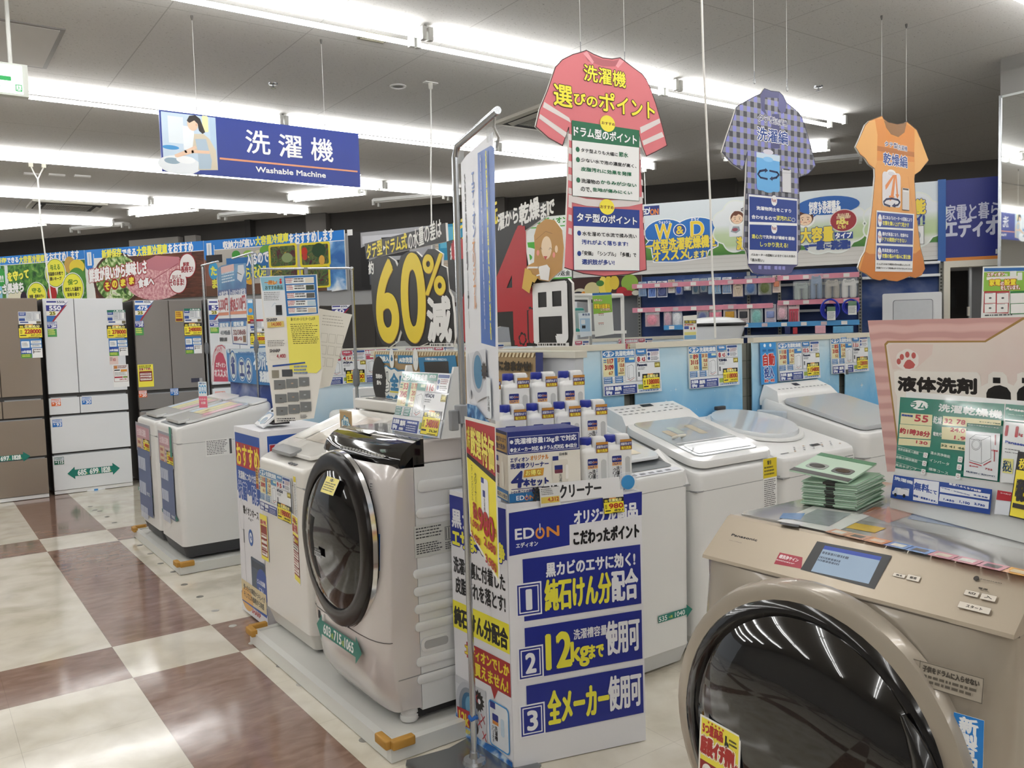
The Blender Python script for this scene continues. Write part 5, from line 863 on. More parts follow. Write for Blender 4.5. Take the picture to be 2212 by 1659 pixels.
s.pg([(59, 446), (217, 434), (218, 441), (59, 454)], '#2a4f9a'); s.rect(54, 470, 88, 507, '#8f8a7c'); s.rect(103, 468, 154, 502, '#4a4c50'); s.scrib(*(162, 451, 229, 497), 3, '#7f93b0', .6, 3)
for r0, rr0 in ((620, 0), (800, 12), (965, 26)):
    for k in range(3):
        aa = {(620, 0): [(62, 518), (117, 561)], (620, 1): [(122, 514), (178, 556)], (620, 2): [(183, 508), (233, 549)], (800, 0): [(64, 587), (120, 627)], (800, 1): [(125, 580), (179, 622)], (800, 2): [(183, 572), (235, 612)], (965, 0): [(67, 648), (122, 687)], (965, 1): [(127, 639), (181, 681)], (965, 2): [(185, 627), (238, 673)]}[(r0, k)]
        s.rect(aa[0][0], aa[0][1], aa[1][0], aa[1][1], '#77797a'); s.ell((aa[0][0]+aa[1][0])/2, (aa[0][1]+aa[1][1])/2+1, 6, 3.4, ('#b9a08a', '#a9acb0', '#55504c')[(k+r0) % 3]); s.scrib(aa[0][0], aa[1][1]+1, aa[1][0]-3, aa[1][1]+4, 1, '#44464a', .6, k)
s.scrib(*(68, 703, 164, 724), 2, '#44464a', .5, 4); s.scrib(*(183, 690, 219, 709), 3, '#44464a', .5, 6)
s.put('sheet', t, center=False)
for k in (.06, .24): g = MB(); g.box(k-.008, -.006, .735, k+.008, .006, .765, mat('#8f9296', .3, .6)); g.obj('clip', t, smooth=False)
pole_stand('thin chrome pole stand that holds the tall instruction sheet', (1.83, 3.925, .062), 1.68, (-.42, .12), .008, .02)
# folded second sheet behind it
s = Sheet(.17, .42, 170, 420, .001, '#e2ded3', base=False); s.pg([(0, 0), (165, 12), (90, 380), (10, 410)], '#e2ded3'); s.scrib(20, 30, 140, 90, 4, '#b5b0a4', .3, 2); [s.fr(20+40*(k % 3), 120+60*(k//3), 54+40*(k % 3), 165+60*(k//3), '#bdb8ac', 2) for k in range(9) if 20+40*(k % 3) < 120-12*(k//3)]
o = s.put('loose_sheet', None, (1.70, 3.98, 1.12), radians(-35), roll=radians(8)); tag(o, 'loose backside-up paper sheet curling behind the tall instruction sheet', 'poster')
# --- cream top loader beside the drum machine
t = washer('cream top loading washer with a raised plastic covered lid beside the silver drum washer', (1.30, 3.905, .063), RX, .575, .60, .79, 1.0, OFFW, mat('#d9d6cf', .5), .9)
zfn = deckz(.79, 1.0, .6)
lid(t, rbq(.02, .055, .555, .47, .06), zfn, .016, mat('#e9e7e1', .15, coat=.6), lift=.012); lid(t, rbq(.1, .03, .36, .085, .02), zfn, .014, mat('#8f9090', .3, coat=.4), 'lid_grip', .022)
for k, (a, b_, c) in enumerate(((.06, .12, '#dfdcd2'), (.2, .15, '#d9d2c6'), (.34, .13, '#d6cabf'))): decal(t, 'lid_leaflet', rbq(a, .16, a+b_, .42, .004), zfn, mat(c, .2, noise=.1, scale=50), .0295)
decal(t, 'lid_photo', rbq(.37, .28, .46, .4, .004), zfn, mat('#b9a898', .25, noise=.3, scale=60), .030)
g = MB(); g.rbox(.03, .485, .985, .545, .595, 1.035, OFFW, .02, .008); o = g.obj('back_console', t, wn=True)
g = MB(); g.box(.12, .51, 1.034, .3, .525, 1.037, DKG); g.box(.12, .55, 1.034, .3, .565, 1.037, DKG); g.box(.34, .5, 1.034, .53, .585, 1.0365, mat('#9a9b9a', .2, noise=.3, scale=40)); g.obj('vent_slots', o, smooth=False)
for k in range(3): g = MB(); g.rbox(.36+.03*k, .012, zfn(.02), .38+.03*k, .03, zfn(.02)+.006, mat('#77777a', .4), .004, .002, 2); g.obj('button', t)
s = stick(t, 'price_board', (32, 606, 437, 802), 1.35, -.004); price_board(s, '#4a86b5', 'タテ', '洗濯乾燥機', 'HITACHI', ('9', '5'), '198000', '180,000', ('110', '3090', '61', '33 41', '12.4'), (58, 36, 99, 60)); sput(s, 'blue specification card with a 198000 yellow ticket')
s = stick(t, 'leaflet', (4, 826, 99, 1041), 1.35, -.003); V = s.vh; s.rect(0, 0, 100, V, '#f0e24a'); s.rect(6, V*.24, 94, V*.92, '#8f2a22'); s.tx('店長イチ押し', 8, V*.12, 84, V*.1, '#b0302a', 3, '#f6f2e2', 3); [s.rr(12, V*(.42+.13*k), 88, V*(.51+.13*k), '#f2efe8', 3) for k in range(4)]; s.scrib(14, V*.43, 86, V*.92, 5, '#9a3a30', .4, 3); sput(s, 'yellow and red manager recommendation leaflet')
s = stick(t, 'point_sticker', (-28, 612, 7, 714), 1.35, -.002); s.rect(0, 0, 100, s.vh, '#c9a24a'); s.scrib(12, 20, 88, s.vh*.7, 5, '#7a3a28', .5, 3); s.rect(5, s.vh*.75, 95, s.vh*.97, '#9e2f26'); sput(s, 'narrow tan sticker')
s = stick(t, 'rating_label', (455, 594, 482, 830), 1.35, -.0015); s.rect(0, 0, 100, s.vh*.1, '#e6d23a'); s.scrib(8, s.vh*.14, 92, s.vh*.9, 26, '#55575a', .4, 3); s.rect(20, s.vh*.93, 95, s.vh, '#2a2a2c'); sput(s, 'long white rating label with yellow head')
# --- silver drum washer
SILV = mat('#cfc9c6', .22, coat=.6, metal=.15); SIDE = mat('#dcdddc', .4); GLOSS = mat('#0d0c0d', .06, coat=.3); RING = mat('#171312', .22, spec=.35)
t = thing('drum_washing_machine', 'silver front loading drum washer with a big black round door', 'washing machine', (1.22, 3.16, .062), RX)
W_ = .63; D_ = .765
seam_ = [(.085, .06), (.07, .13), (.06, .2), (.054, .30), (.066, .6), (.10, .85), (.125, .90)]
fr_ = [(.07, .03), (.03, .09), (.012, .2), (.004, .30), (.010, .6), (.05, .85), (.075, .90)]
def prof(bl): return [(a[0]+(b_[0]-a[0])*bl, a[1]+(b_[1]-a[1])*bl) for a, b_ in zip(seam_, fr_)]
g = MB(); xs = [0, .004, .02, .05, .09, .16, .24, .315, .39, .47, .54, .58, .61, .626, .63]; secs = []
for x in xs:
    u = abs(2*x/W_-1); bl = (1-u**5)**.6 if u < 1 else 0
    pf = prof(bl); secs.append([(x, a, z) for a, z in pf]+[(x, .157, .93), (x, .157, .05)])
g.loft(secs, SILV); g.obj('front_shell', t, ang=50)
g = MB(); g.box(0, .159, .04, W_, D_, .899, SIDE); g.obj('cabinet', t, smooth=False)
g = MB(); g.rbox(.0005, .159, .90, W_-.0005, D_, .98, SILV, .012, .01); g.obj('top_frame', t, wn=True)
g = MB(); g.rbox(.02, .19, .978, W_-.02, D_-.02, .984, mat('#a9abad', .1, coat=.6, noise=.2, scale=12), .02, .002); g.obj('top_plate', t, wn=True)
#  control panel: curved black glass
g = MB(); secs = []
for x in [W_*k/12 for k in range(13)]:
    u = abs(2*x/W_-1); dp = .028*(1-u**3)
    secs.append([(x, .105-dp, .893), (x, .10-dp, .905), (x, .115-dp*.8, .94), (x, .145-dp*.5, .967), (x, .19, .986), (x, .2, .986), (x, .2, .89)])
g.loft(secs, GLOSS); o = g.obj('control_panel', t, ang=60)
for k in range(14): g = MB(); g.box(.2+.026*k, .0852-.0005*abs(k-7), .926, .214+.026*k, .0885, .934, mat('#b9b9b4', .4)); g.obj('key_mark', o, smooth=False)
g = MB(); g.add([(.05, .17, .983), (.3, .155, .981), (.3, .19, .9885), (.05, .19, .9885)], [(0, 1, 2, 3)], mat('#4a4a1e', .1, coat=1)); g.obj('printed_guide', o, smooth=False)
#  seam across the lower front
g = MB(); pts = []
for x in xs: u = abs(2*x/W_-1); bl = (1-u**5)**.6 if u < 1 else 0; pts.append((x, prof(bl)[3][0]-.0005, .302))
g.tube(pts, .0016, mat('#55504e', .6), 5); g.obj('front_seam', t)
g = MB(); g.box(.1, .006, .262, .112, .012, .292, DKG); g.obj('drain_catch', t, smooth=False)
#  door
cx, cz = .307, .61
def disc(prof_, m, name, parent, n=48, sx=1, sz=1.06, lx=cx, lz=cz):
    g = MB(); g.lathe(prof_, m, n, (0, 0, 0), 'y'); g.v = [(lx+x*sx, y+.012*(z/.3)*(1 if z > 0 else 0)*1.2, lz+z*sz) for x, y, z in g.v]; return g.obj(name, parent, ang=45)
door = disc([(.297, .03), (.300, .004), (.296, -.008), (.285, -.013), (.252, -.018), (.240, -.016), (.236, .0)], RING, 'door', t)
disc([(.306, .02), (.304, .004), (.298, .006)], mat('#e6e6e6', .15, .9), 'chrome_rim', door)
disc([(.240, -.010), (.21, -.028), (.15, -.042), (.08, -.049), (.001, -.05)], GLOSS, 'door_glass', door)
s = Sheet(.06, .03, 60, 30, .001, '#15171a'); s.rect(0, 12, 60, 30, '#a9acae'); s.tx('BIG DRUM', 4, 16, 52, 10, '#2a2c2e', .8); s.tx('HEAT SAVER', 6, 2, 46, 7, '#a9acae', .5); s.put('door_marking', door, (.25, -.058, .55), center=False)
def fixed(parent, name, W, H, x, y, z, draw, label=None, tilt=0, rz=0, back='#f2f2f0', uw=100):
    s = Sheet(W, H, uw, None, .001, back); draw(s); o = s.put(name, parent, (x, y, z), rz, tilt, center=False)
    if label: o['label'] = label
    return o
def five(s):
    V = s.vh; s.rect(0, 0, 100, V, '#f2efe6'); s.rect(4, 3, 96, V*.3, '#f0e24a'); s.rect(4, V*.3, 96, V*.9, '#8f2a22'); s.rect(4, V*.9, 96, V*.98, '#f0e24a'); s.tx('5つ星商品', 8, V*.04, 50, V*.07, '#b0302a', 2); [s.star(22+9*k, V*.025, 3.4, '#b0302a') for k in range(5)]
    s.rect(64, V*.05, 68, V*.11, '#222222'); s.ell(68, V*.11, 5, 6, '#222222'); s.scrib(74, V*.06, 96, V*.11, 2, '#33302a', .5, 2)
    s.tx('店長イチ押し', 6, V*.13, 88, V*.12, '#b0302a', 4, '#f6f2e2', 5); s.ell(24, V*.36, 13, 13, '#f2efe8'); s.tx('5つ星', 15, V*.345, 18, 9, '#b0302a', .8); s.tx('商品POINT', 38, V*.335, 54, V*.06, '#f0d84a', 2)
    for k in range(4): s.rr(9, V*(.425+.115*k), 91, V*(.52+.115*k), '#f4f1ea', 3); s.scrib(14, V*(.435+.115*k), 88, V*(.515+.115*k), 2, '#a03a30' if k else '#33302a', .6, k+3)
fixed(t, 'leaflet', .095, .26, -.01+.05, -.058, .41, five, 'yellow and red five star leaflet on the door', 0, radians(-8))
def notice(s): V = s.vh; s.pg([(0, 0), (100, 0), (100, V*.6), (22, V*.6)], '#c9c6c4'); s.scrib(12, V*.08, 94, V*.5, 7, '#55565a', .45, 2); s.pg([(24, V*.62), (100, V*.62), (100, V), (36, V)], '#2a2826'); s.scrib(36, V*.68, 96, V*.95, 3, '#e6e4e0', .55, 6)
fixed(t, 'warning_label', .085, .15, .512, .026, .70, notice, 'grey and black child warning label', radians(-9), radians(17), '#bdb8b5')
def newp(s): s.rect(0, 0, 100, s.vh, '#1f5fae'); s.vt('新製品', 22, 12, 56, s.vh*.68, '#f2f6fa', b=4); s.rect(14, s.vh*.76, 86, s.vh*.96, '#eef1f4'); s.tx('月', 48, s.vh*.8, 30, s.vh*.12, '#1f5fae', 2)
fixed(t, 'new_product_sticker', .028, .125, .575, .02, .55, newp, 'blue vertical new product sticker', radians(-4), radians(24))
def caution(s): s.rect(0, 0, 100, s.vh, '#e6d86a'); s.tx('お願い', 35, 4, 30, 10, '#33302a', .8); s.scrib(8, 18, 92, s.vh-5, 4, '#55502a', .5, 3)
fixed(t, 'caution_label', .11, .06, .30, -.045, .79, caution, 'pale yellow curved caution label on the door glass', radians(-28))
def tanst(s): s.rect(0, 0, 100, s.vh, '#d6a83a'); s.scrib(10, 8, 90, s.vh*.5, 4, '#7a3a24', .6, 3); s.rect(4, s.vh*.55, 96, s.vh*.97, '#b33026'); s.scrib(10, s.vh*.6, 90, s.vh*.92, 3, '#f0d84a', .6, 5)
fixed(t, 'point_sticker', .034, .15, .012, .062, .74, tanst, 'narrow yellow and red sticker', radians(-9), radians(-24))
#  flank ribs, handles and plate
def bar(q, dpt=.008, m=SIDE):
    u0, v0, u1, v1 = q; y0, y1, z0, z1 = u0/1000, u1/1000, 1.058-v1/1000, 1.058-v0/1000
    r = min(.016, (z1-z0)/2-.001); a = [(p[0], p[1]) for p in rr2(y0, z0, y1, z1, r)]
    return [[(W_+.001, y, z) for y, z in a], [(W_+dpt*.7, y, z) for y, z in a], [(W_+dpt, (y0+y1)/2+(y-(y0+y1)/2)*.97, (z0+z1)/2+(z-(z0+z1)/2)*.7) for y, z in a]]
bars = [(170, 215, 700, 255), (160, 310, 330, 345), (430, 300, 700, 340)]+[(140, 520+62*k, 700, 552+62*k) for k in range(7) if k != 4]+[(330, 765, 700, 800)]
for k, q in enumerate(bars): g = MB(); g.loft(bar(q), SIDE); g.obj('flank_rib', t)
for q in ((370, 285, 520, 345), (160, 765, 280, 815)):
    g = MB(); u0, v0, u1, v1 = q; g.loft([[(W_+.0015, y, z) for y, z in rr2(u0/1000, 1.058-v1/1000, u1/1000, 1.058-v0/1000, .02)], [(W_+.006, y, z) for y, z in rr2(u0/1000, 1.058-v1/1000, u1/1000, 1.058-v0/1000, .02)]], SIDE); g.loft([[(W_+.0062, y, z) for y, z in rr2(u0/1000+.012, 1.058-v1/1000+.01, u1/1000-.012, 1.058-v0/1000-.01, .012)], [(W_+.0066, y, z) for y, z in rr2(u0/1000+.012, 1.058-v1/1000+.01, u1/1000-.012, 1.058-v0/1000-.01, .012)]], mat('#a6a7a7', .5)); g.obj('carry_handle', t, smooth=False)
s = sidestick(t, 'rating_plate', (150, 370, 345, 480), 1.058, W_+.002, '#c9cac6'); s.scrib(3, 4, 58, 26, 4, '#44464a', .4, 3); s.fr(62, 10, 84, 34, '#55575a', 1); [s.rect(64+5*k, 12, 65.5+5*k, 32, '#55575a') for k in range(4)]; s.scrib(3, 32, 58, s.vh-4, 5, '#44464a', .5, 6); s.scrib(62, 38, 96, s.vh-4, 4, '#44464a', .5, 9); sideput(s, 'grey printed rating plate')
g = MB(); g.box(W_+.0005, .07, .165, W_+.002, D_-.01, .168, mat('#8d8e8e')); g.obj('flank_seam', t, smooth=False)
for x, y in ((.585, .13), (.045, .13), (.585, .68), (.045, .68)): g = MB(); g.lathe([(.03, 0), (.033, .006), (.033, .022), (.03, .024), (.03, .028), (.033, .03), (.031, .06)], mat('#dcdcda', .4), 20, (x, y, 0)); g.obj('foot', t)
g = MB(); g.box(.05, .12, .012, W_-.02, D_-.02, .05, mat('#232324', .7)); g.obj('base_frame', t, smooth=False)
s = Sheet(.40, .10, 400, 100, .001, base=False); T_ = '#137a6b'; s.pg([(400, 50), (350, 0), (350, 24), (50, 24), (50, 0), (0, 50), (50, 100), (50, 76), (350, 76), (350, 100)], T_)
for k, a in enumerate(('603', '715', '1065')): s.tx(a, 66+96*k, 32, 66 if k < 2 else 74, 36, '#f4f8f6', 2.4); s.tx('×高', 66+96*k+70, 46, 20, 22, '#c9d860', .6) if k < 2 else None
o = s.put('size_arrow_sticker', t, (.1, -.004, .19), 0, radians(-3), center=False); o['label'] = 'teal double arrow sticker with white size numbers'
# price board standing on the drum machine
def standboard(name, label, loc, rz, W, H, tilt, draw, depth=.03):
    t = thing(name, label, 'price board', loc, rz)
    s = Sheet(W, H, 100, None, .003, '#dfe2e4', .15, .4); draw(s); s.put('card', t, (0, 0, .004), 0, radians(-tilt), center=False)
    g = MB(); st = sin(radians(tilt)); ct = cos(radians(tilt)); yb = st*H*1.12
    for x in (.012, W-.012):
        g = MB(); g.add([(x-.006, .005, 0), (x+.006, .005, 0), (x+.006, .005+yb+.0, H*1.12*ct), (x-.006, .005+yb, H*1.12*ct), (x-.006, .005+yb+.02, H*1.12*ct), (x+.006, .005+yb+.02, H*1.12*ct), (x+.006, .03+yb+depth, 0), (x-.006, .03+yb+depth, 0)], [(0, 1, 2, 3), (3, 2, 5, 4), (4, 5, 6, 7), (7, 6, 1, 0), (1, 6, 5, 2), (0, 3, 4, 7)], mat('#dfe0de', .4)); g.obj('stand', t, smooth=False)
    return t
def drumboard(maker, caps, price, sub, nums): return lambda s: price_board(s, '#3f8a7c', 'ドラ', '洗濯乾燥機', maker, caps, price, sub, nums, (62, 34, 96, 56))
standboard('price_board', 'green drum washer price board reading 348000 standing on the silver drum washer', (1.455, 2.83, 1.047), RX, .36, .225, 14, drumboard('HITACHI', ('11', '6'), '348000', '316,364', ('53', '2045', '115', '33 78', '20')))
o = MB().rbox(0, 0, 0, .12, .05, .012, mat('#d9a9ae', .4), .01, .004, 2).obj('folded_leaflet', None, (1.72, 2.58, 1.048), radians(-10)); tag(o, 'folded pink paper lying on the silver drum washer behind its price board', 'leaflet')
# small AI card between the two machines
s = Sheet(.115, .165, 115, 165, .002, '#b89a6a'); [s.pg([(k*10, 0), (k*10+6, 0), (k*10+3, 6), (k*10-3, 6)], '#e6dcc0') for k in range(12)]; s.cloud(58, 85, 52, 66, '#3f8fb5', 9); s.cloud(58, 85, 47, 60, '#e9efe9', 9); s.tx('洗濯は', 32, 42, 52, 20, '#3f8fb5', 1.5); s.rr(38, 68, 78, 104, '#1d1c1a', 5); s.tx('AI', 46, 75, 24, 22, '#f2f2f0', 2.5); s.tx('お任せ', 28, 112, 60, 22, '#3f8fb5', 1.5)
o = s.put('pop_card', None, (1.455, 3.24, .935), RX); tag(o, 'small tan card with a black AI square standing between cream and silver washers', 'card')
# --- big cardboard advertisement and black number boards on the partition
PT = mat('#d6d2c4', .5)
g = MB(); g.box(2.04, 2.45, 0, 2.08, 4.15, 1.30, mat('#c9ccd0', .5)); g.box(2.03, 2.44, 1.30, 2.09, 4.16, 1.325, PT); o = g.obj('partition_panel', smooth=False); tag(o, 'pale partition behind the silver drum washer carrying the black number boards', 'partition')
t = thing('cardboard_advertisement', 'tan cardboard advertisement with a blue outlined peace sign hand', 'poster', (2.005, 4.07, .66), RX)
s = Sheet(1.42, .66, 1420, 660, .02, '#a98f68', edge='#8f7a58')
[s.pg([(k*26, 0), (k*26+14, 0), (k*26+4, 18), (k*26-10, 18)], '#e2d3ae') for k in range(56)]
CB = '#2f7fae'; s.rect(28, 15, 215, 58, CB); s.tx('自動投入', 40, 25, 135, 25, '#f0f2ee', 4); s.ell(208, 35, 26, 52, '#f0f2ee'); s.rr(196, 26, 221, 48, CB, 12); s.rect(204, 17, 214, 26, CB); s.tx('+', 245, 32, 23, 15, '#f0f2ee', 5); s.rect(277, 17, 460, 58, CB); s.tx('AIお洗濯', 290, 28, 133, 25, '#f0f2ee', 4); s.ell(458, 37, 27, 55, '#f0f2ee'); s.rr(445, 27, 473, 48, CB, 8); s.ell(459, 37, 12, 22, '#f0f2ee')
s.pg([(485, 27), (827, 13), (862, 185), (522, 200)], CB); s.tx('ひと手間減らし家事をラクに、ひとまるごとつくし!', 554, 28, 196, 11, '#e6eef2', 1.5); s.pg([(539, 47), (765, 41), (769, 110), (550, 119)], '#33302e')
s.pg([(84, 100), (101, 79), (148, 68), (177, 78), (198, 84), (243, 80), (278, 93), (321, 88), (362, 94), (404, 88), (443, 99), (489, 111), (479, 241), (93, 261), (112, 218), (91, 202), (88, 149)], CB); s.pg([(99, 103), (112, 86), (147, 75), (169, 85), (198, 93), (235, 88), (270, 100), (320, 96), (368, 102), (410, 96), (475, 118), (466, 242), (109, 261), (124, 218), (106, 201), (99, 149)], '#eef0ea')
s.tx('全自動', 185, 112, 271, 85, CB, 9); s.tx('お任せ', 135, 223, 255, 43, CB, 8); s.rect(177, 209, 456, 201, '#e6d84a')
s.pg([(110, 205), (105, 173), (136, 162), (113, 121), (125, 113), (139, 127), (145, 106), (163, 104), (164, 147), (181, 160), (170, 202), (143, 210)], '#f4f4ee'); s.ln([(110, 205), (105, 173), (136, 162), (113, 121), (125, 113), (142, 141), (145, 106), (163, 104), (160, 151), (181, 160), (170, 202), (143, 210), (110, 205)], 5, '#3a4a50'); s.ln([(119, 180), (162, 171)], 4, '#3a4a50'); s.ln([(118, 194), (164, 187)], 4, '#3a4a50')
s.ell(61, 143, 78, 118, '#1c1916'); s.tx('洗剤の', 24, 118, 72, 22, '#f0f0ec', 3); s.tx('量も', 33, 153, 49, 19, '#f0f0ec', 3); s.ell(71, 250, 60, 75, '#1c1916'); s.star(555, 250, 42, '#e6d04a', 4, .3)
s.tx('におまかせ!', 1169, 36, 225, 36, '#33291a', 6)
s.pg([(1428, -2), (1477, -2), (1472, 120), (1425, 122)], '#2a3570')
s.put('board', t, center=False)
t = thing('number_board', 'big black cut-out board with yellow 60% and white kanji', 'sign board', (2.05, 4.15, 1.328), RX)
s = Sheet(1.0, .673, 1000, 673, base=False); KB = '#15120f'
def slab(pts, thk=.012, m=KB, e='#e9e7e2'): s.extr([s.P(*p) for p in pts], 0, thk, s.c(m), s.c(e))
slab([(-74, 97), (779, 86), (783, 172), (-60, 181)])
o_ = [(-11, 273), (13, 237), (-40, 192), (46, 187), (88, 178), (195, 187), (270, 218), (293, 249), (335, 200), (410, 183), (494, 191), (549, 224), (609, 190), (675, 196), (738, 224), (729, 277), (775, 292), (787, 352), (789, 401), (813, 429), (824, 504), (827, 623), (804, 661), (609, 661), (577, 638), (494, 655), (411, 655), (351, 631), (305, 571), (262, 630), (168, 661), (89, 642), (26, 572), (-7, 458), (-12, 364)]
slab(o_); s.k += 5
s.tx('タテ型', -49, 106, 184, 76, '#f0dc3a', 4, sv=-12); s.pg([(147, 128), (175, 140), (147, 156)], '#f0f0ec'); s.tx('ドラム式', 178, 104, 227, 76, '#f0dc3a', 4, sv=-14); s.tx('の水量の差は', 418, 91, 323, 90, '#f0f0ec', 3, sv=-34)
s.tx('約', -33, 199, 60, 67, '#f0f0ec', 4)
def numeral(t_, q, c, b_, dark, sv=0): s.tx(t_, q[0]+4, q[1]+4, q[2], q[3], dark, b_, sv=sv); s.tx(t_, *q, c, b_, sv=sv)
numeral('6', (50, 212, 232, 413), '#e9cf2c', 22, '#b0801f'); numeral('0', (335, 205, 225, 421), '#e9cf2c', 22, '#b0801f')
numeral('%', (561, 217, 197, 185), '#e9cf2c', 9, '#b0801f', 10)
s.tx('減', 586, 426, 214, 205, '#f0f0ee', 14)
s.rect(599, 641, 814, 660, '#ecebe6'); s.scrib(*(610, 645, 804, 656), 1, '#44423e', .8, 3)
s.put('board', t, center=False)
for x in (.28, .78): g = MB(); g.box(x, -.02, 0, x+.03, .05, .045, CLEAR); g.obj('clear_foot', t, smooth=False)
t = thing('number_board', 'big black cut-out board with a red price in yen and a smiling cartoon girl', 'sign board', (2.05, 3.145, 1.328), RX)
s = Sheet(.75, .673, 750, 673, base=False)
slab([(-222, 172), (-59, 165), (-56, 103), (532, 93), (533, 147), (437, 176), (389, 189), (380, 216), (412, 369), (451, 386), (534, 396), (649, 399), (673, 418), (676, 608), (667, 656), (268, 656), (255, 577), (186, 571), (-150, 655), (-169, 634), (-144, 570), (-96, 433), (-205, 391), (-213, 352)])
s.k += 5
s.tx('ドラム式 洗', -159, 88, 356, 109, '#f0dc3a', 4, sv=-60)
s.tx('濯から', 198, 104, 145, 66, '#f0f0ec', 4, sv=-18); s.tx('乾燥', 353, 85, 134, 82, '#f0f0ec', 5, sv=-18); s.tx('まで', 495, 104, 86, 55, '#f0f0ec', 4, sv=-16); s.tx('約', -190, 186, 66, 73, '#f0f0ec', 4)
s.tx('7', -164, 189, 243, 433, '#b3222a', 26); s.tx('4', 121, 186, 301, 451, '#b3222a', 34); s.tx('.1', 342, 515, 80, 122, '#15120f', 30); s.tx('.1', 342, 515, 80, 122, '#b3222a', 14)
s.tx('円', 437, 415, 202, 223, '#efefed', 15); s.rect(451, 643, 651, 658, '#ecebe6'); s.scrib(*(459, 646, 645, 656), 1, '#33312d', .8, 4)
s.put('board', t, center=False)
s = Sheet(.30, .45, 300, 450, base=False)
slab([(110, 67), (131, 29), (188, 10), (243, 22), (286, 64), (294, 131), (280, 213), (234, 232), (206, 247), (196, 252), (140, 243), (83, 216), (44, 195), (65, 179), (105, 171), (112, 119)], .006, '#c08f4a'); s.k += 3
s.ell(188, 121, 33, 44, '#f2d9b8'); s.ell(249, 132, 9, 14, '#f2d9b8'); s.pg([(113, 102), (130, 46), (188, 21), (233, 41), (241, 75), (186, 69), (147, 88), (119, 120)], '#c08f4a'); s.ell(133, 136, 9, 11, '#f09a8a'); s.ell(233, 153, 8, 11, '#f09a8a')
s.ln([(145, 125), (152, 117), (161, 125)], 1.6, '#3a2a22'); s.ln([(204, 131), (211, 123), (220, 130)], 1.6, '#3a2a22'); s.pg([(168, 152), (193, 154), (181, 168)], '#c0483a'); s.ln([(120, 85), (186, 58), (227, 71)], 1.4, '#7a5424')
s.pg([(133, 190), (190, 186), (208, 202), (197, 249), (145, 240)], '#f4f2ee'); s.ln([(185, 200), (133, 193), (65, 188)], 7, '#f4f2ee'); s.ell(63, 190, 5, 5, '#f2d9b8'); s.ln([(189, 217), (122, 224)], 6, '#f4f2ee'); s.pg([(45, 189), (84, 201), (93, 216), (131, 231), (106, 252), (92, 246), (70, 291), (21, 268)], '#d9b04a')
o = s.put('cartoon_girl', t, (.355, -.014, -.2+.27), center=False)
# ================================================================ cleaner display in the centre
A0 = radians(-15.7); DXV = Vector((cos(A0), sin(A0), 0)); DNV = Vector((-sin(A0), cos(A0), 0)); NB0 = Vector((1.505, 2.164, 0))
t = thing('display_box', 'big blue and white cardboard display box for washing tub cleaner bottles', 'display box', NB0, A0)
LFT = (Matrix.Rotation(-A0, 3, 'Z') @ Vector((-.004, .337, 0)))
q = [Vector((0, 0, 0)), Vector((.478, 0, 0)), Vector((.478, 0, 0))+LFT, LFT]
BOXW = mat('#e6e6ea', .45)
g = MB(); g.loft([[(p.x, p.y, .004) for p in q], [(p.x, p.y, .845) for p in q]], BOXW); g.obj('box', t, smooth=False)
g = MB()
for i in range(4):
    a, b_ = q[i], q[(i+1) % 4]; c_ = (q[0]+q[2])/2; ia, ib = a+(c_-a)*.02, b_+(c_-b_)*.02
    g.loft([[(a.x, a.y, .846), (b_.x, b_.y, .846), (ib.x, ib.y, .846), (ia.x, ia.y, .846)], [(a.x, a.y, .864), (b_.x, b_.y, .864), (ib.x, ib.y, .864), (ia.x, ia.y, .864)]], BOXW)
g.obj('tray_rim', t, smooth=False)
g = MB(); g.box(.03, .14, .8455, .45, .22, .962, BOXW); g.box(.02, .221, .8455, .45, .305, 1.062, BOXW); g.obj('step', t, smooth=False)
NV = '#222f8e'
def edion(s, u, v, w, col_='#f2f3f8'):
    """ED, a power mark and N in white and orange"""
    h = w*.26; s.tx('ED', u, v+h*.12, w*.4, h*.8, col_, w*.012); s.ell(u+w*.53, v+h*.62, w*.1, h*.46, '#e0913f'); s.ell(u+w*.53, v+h*.62, w*.062, h*.28, NV); s.rect(u+w*.505, v+h*.02, u+w*.555, v+h*.3, NV); s.rect(u+w*.52, v-h*.12, u+w*.54, v+h*.62, col_); s.tx('N', u+w*.68, v+h*.22, w*.26, h*.76, '#e0913f', w*.014)
s = Sheet(.478, .845, 478, 845, .001, '#ececf0'); 
s.pg([(7, 13), (481, -12), (479, 67), (214, 73), (213, 139), (4, 151)], NV)
s.tx('オリジナル', 232, 30, 150, 42, '#f2f3f8', 3.2); s.tx('商品', 388, 22, 74, 50, '#f2f3f8', 4)
edion(s, 26, 62, 160); s.tx('エディオン', 28, 112, 74, 16, '#f2f3f8', 1.2)
s.tx('こだわったポイント', 228, 94, 238, 46, '#17171c', 3.4)
for (v0, v1), n_ in zip(((166, 368), (390, 558), (580, 746)), '123'):
    s.rect(48, v0, 470, v1, NV); v = v0+(78 if n_ == '1' else 62); s.rect(22, v, 110, v+108, '#f2f3f8'); s.rect(27, v+5, 105, v+103, NV); s.rect(32, v+10, 100, v+98, '#f2f3f8'); s.rect(36, v+14, 96, v+94, NV); s.tx(n_, 58 if n_ == '1' else 50, v+24, 16 if n_ == '1' else 32, 62, '#f2f3f8', 5)
s.tx('黒カビのエサに効く!', 128, 188, 320, 46, '#f2f3f8', 3); s.tx('純石けん分', 122, 244, 234, 102, '#efe84a', 5); s.tx('配合', 362, 244, 94, 102, '#f2f3f8', 5)
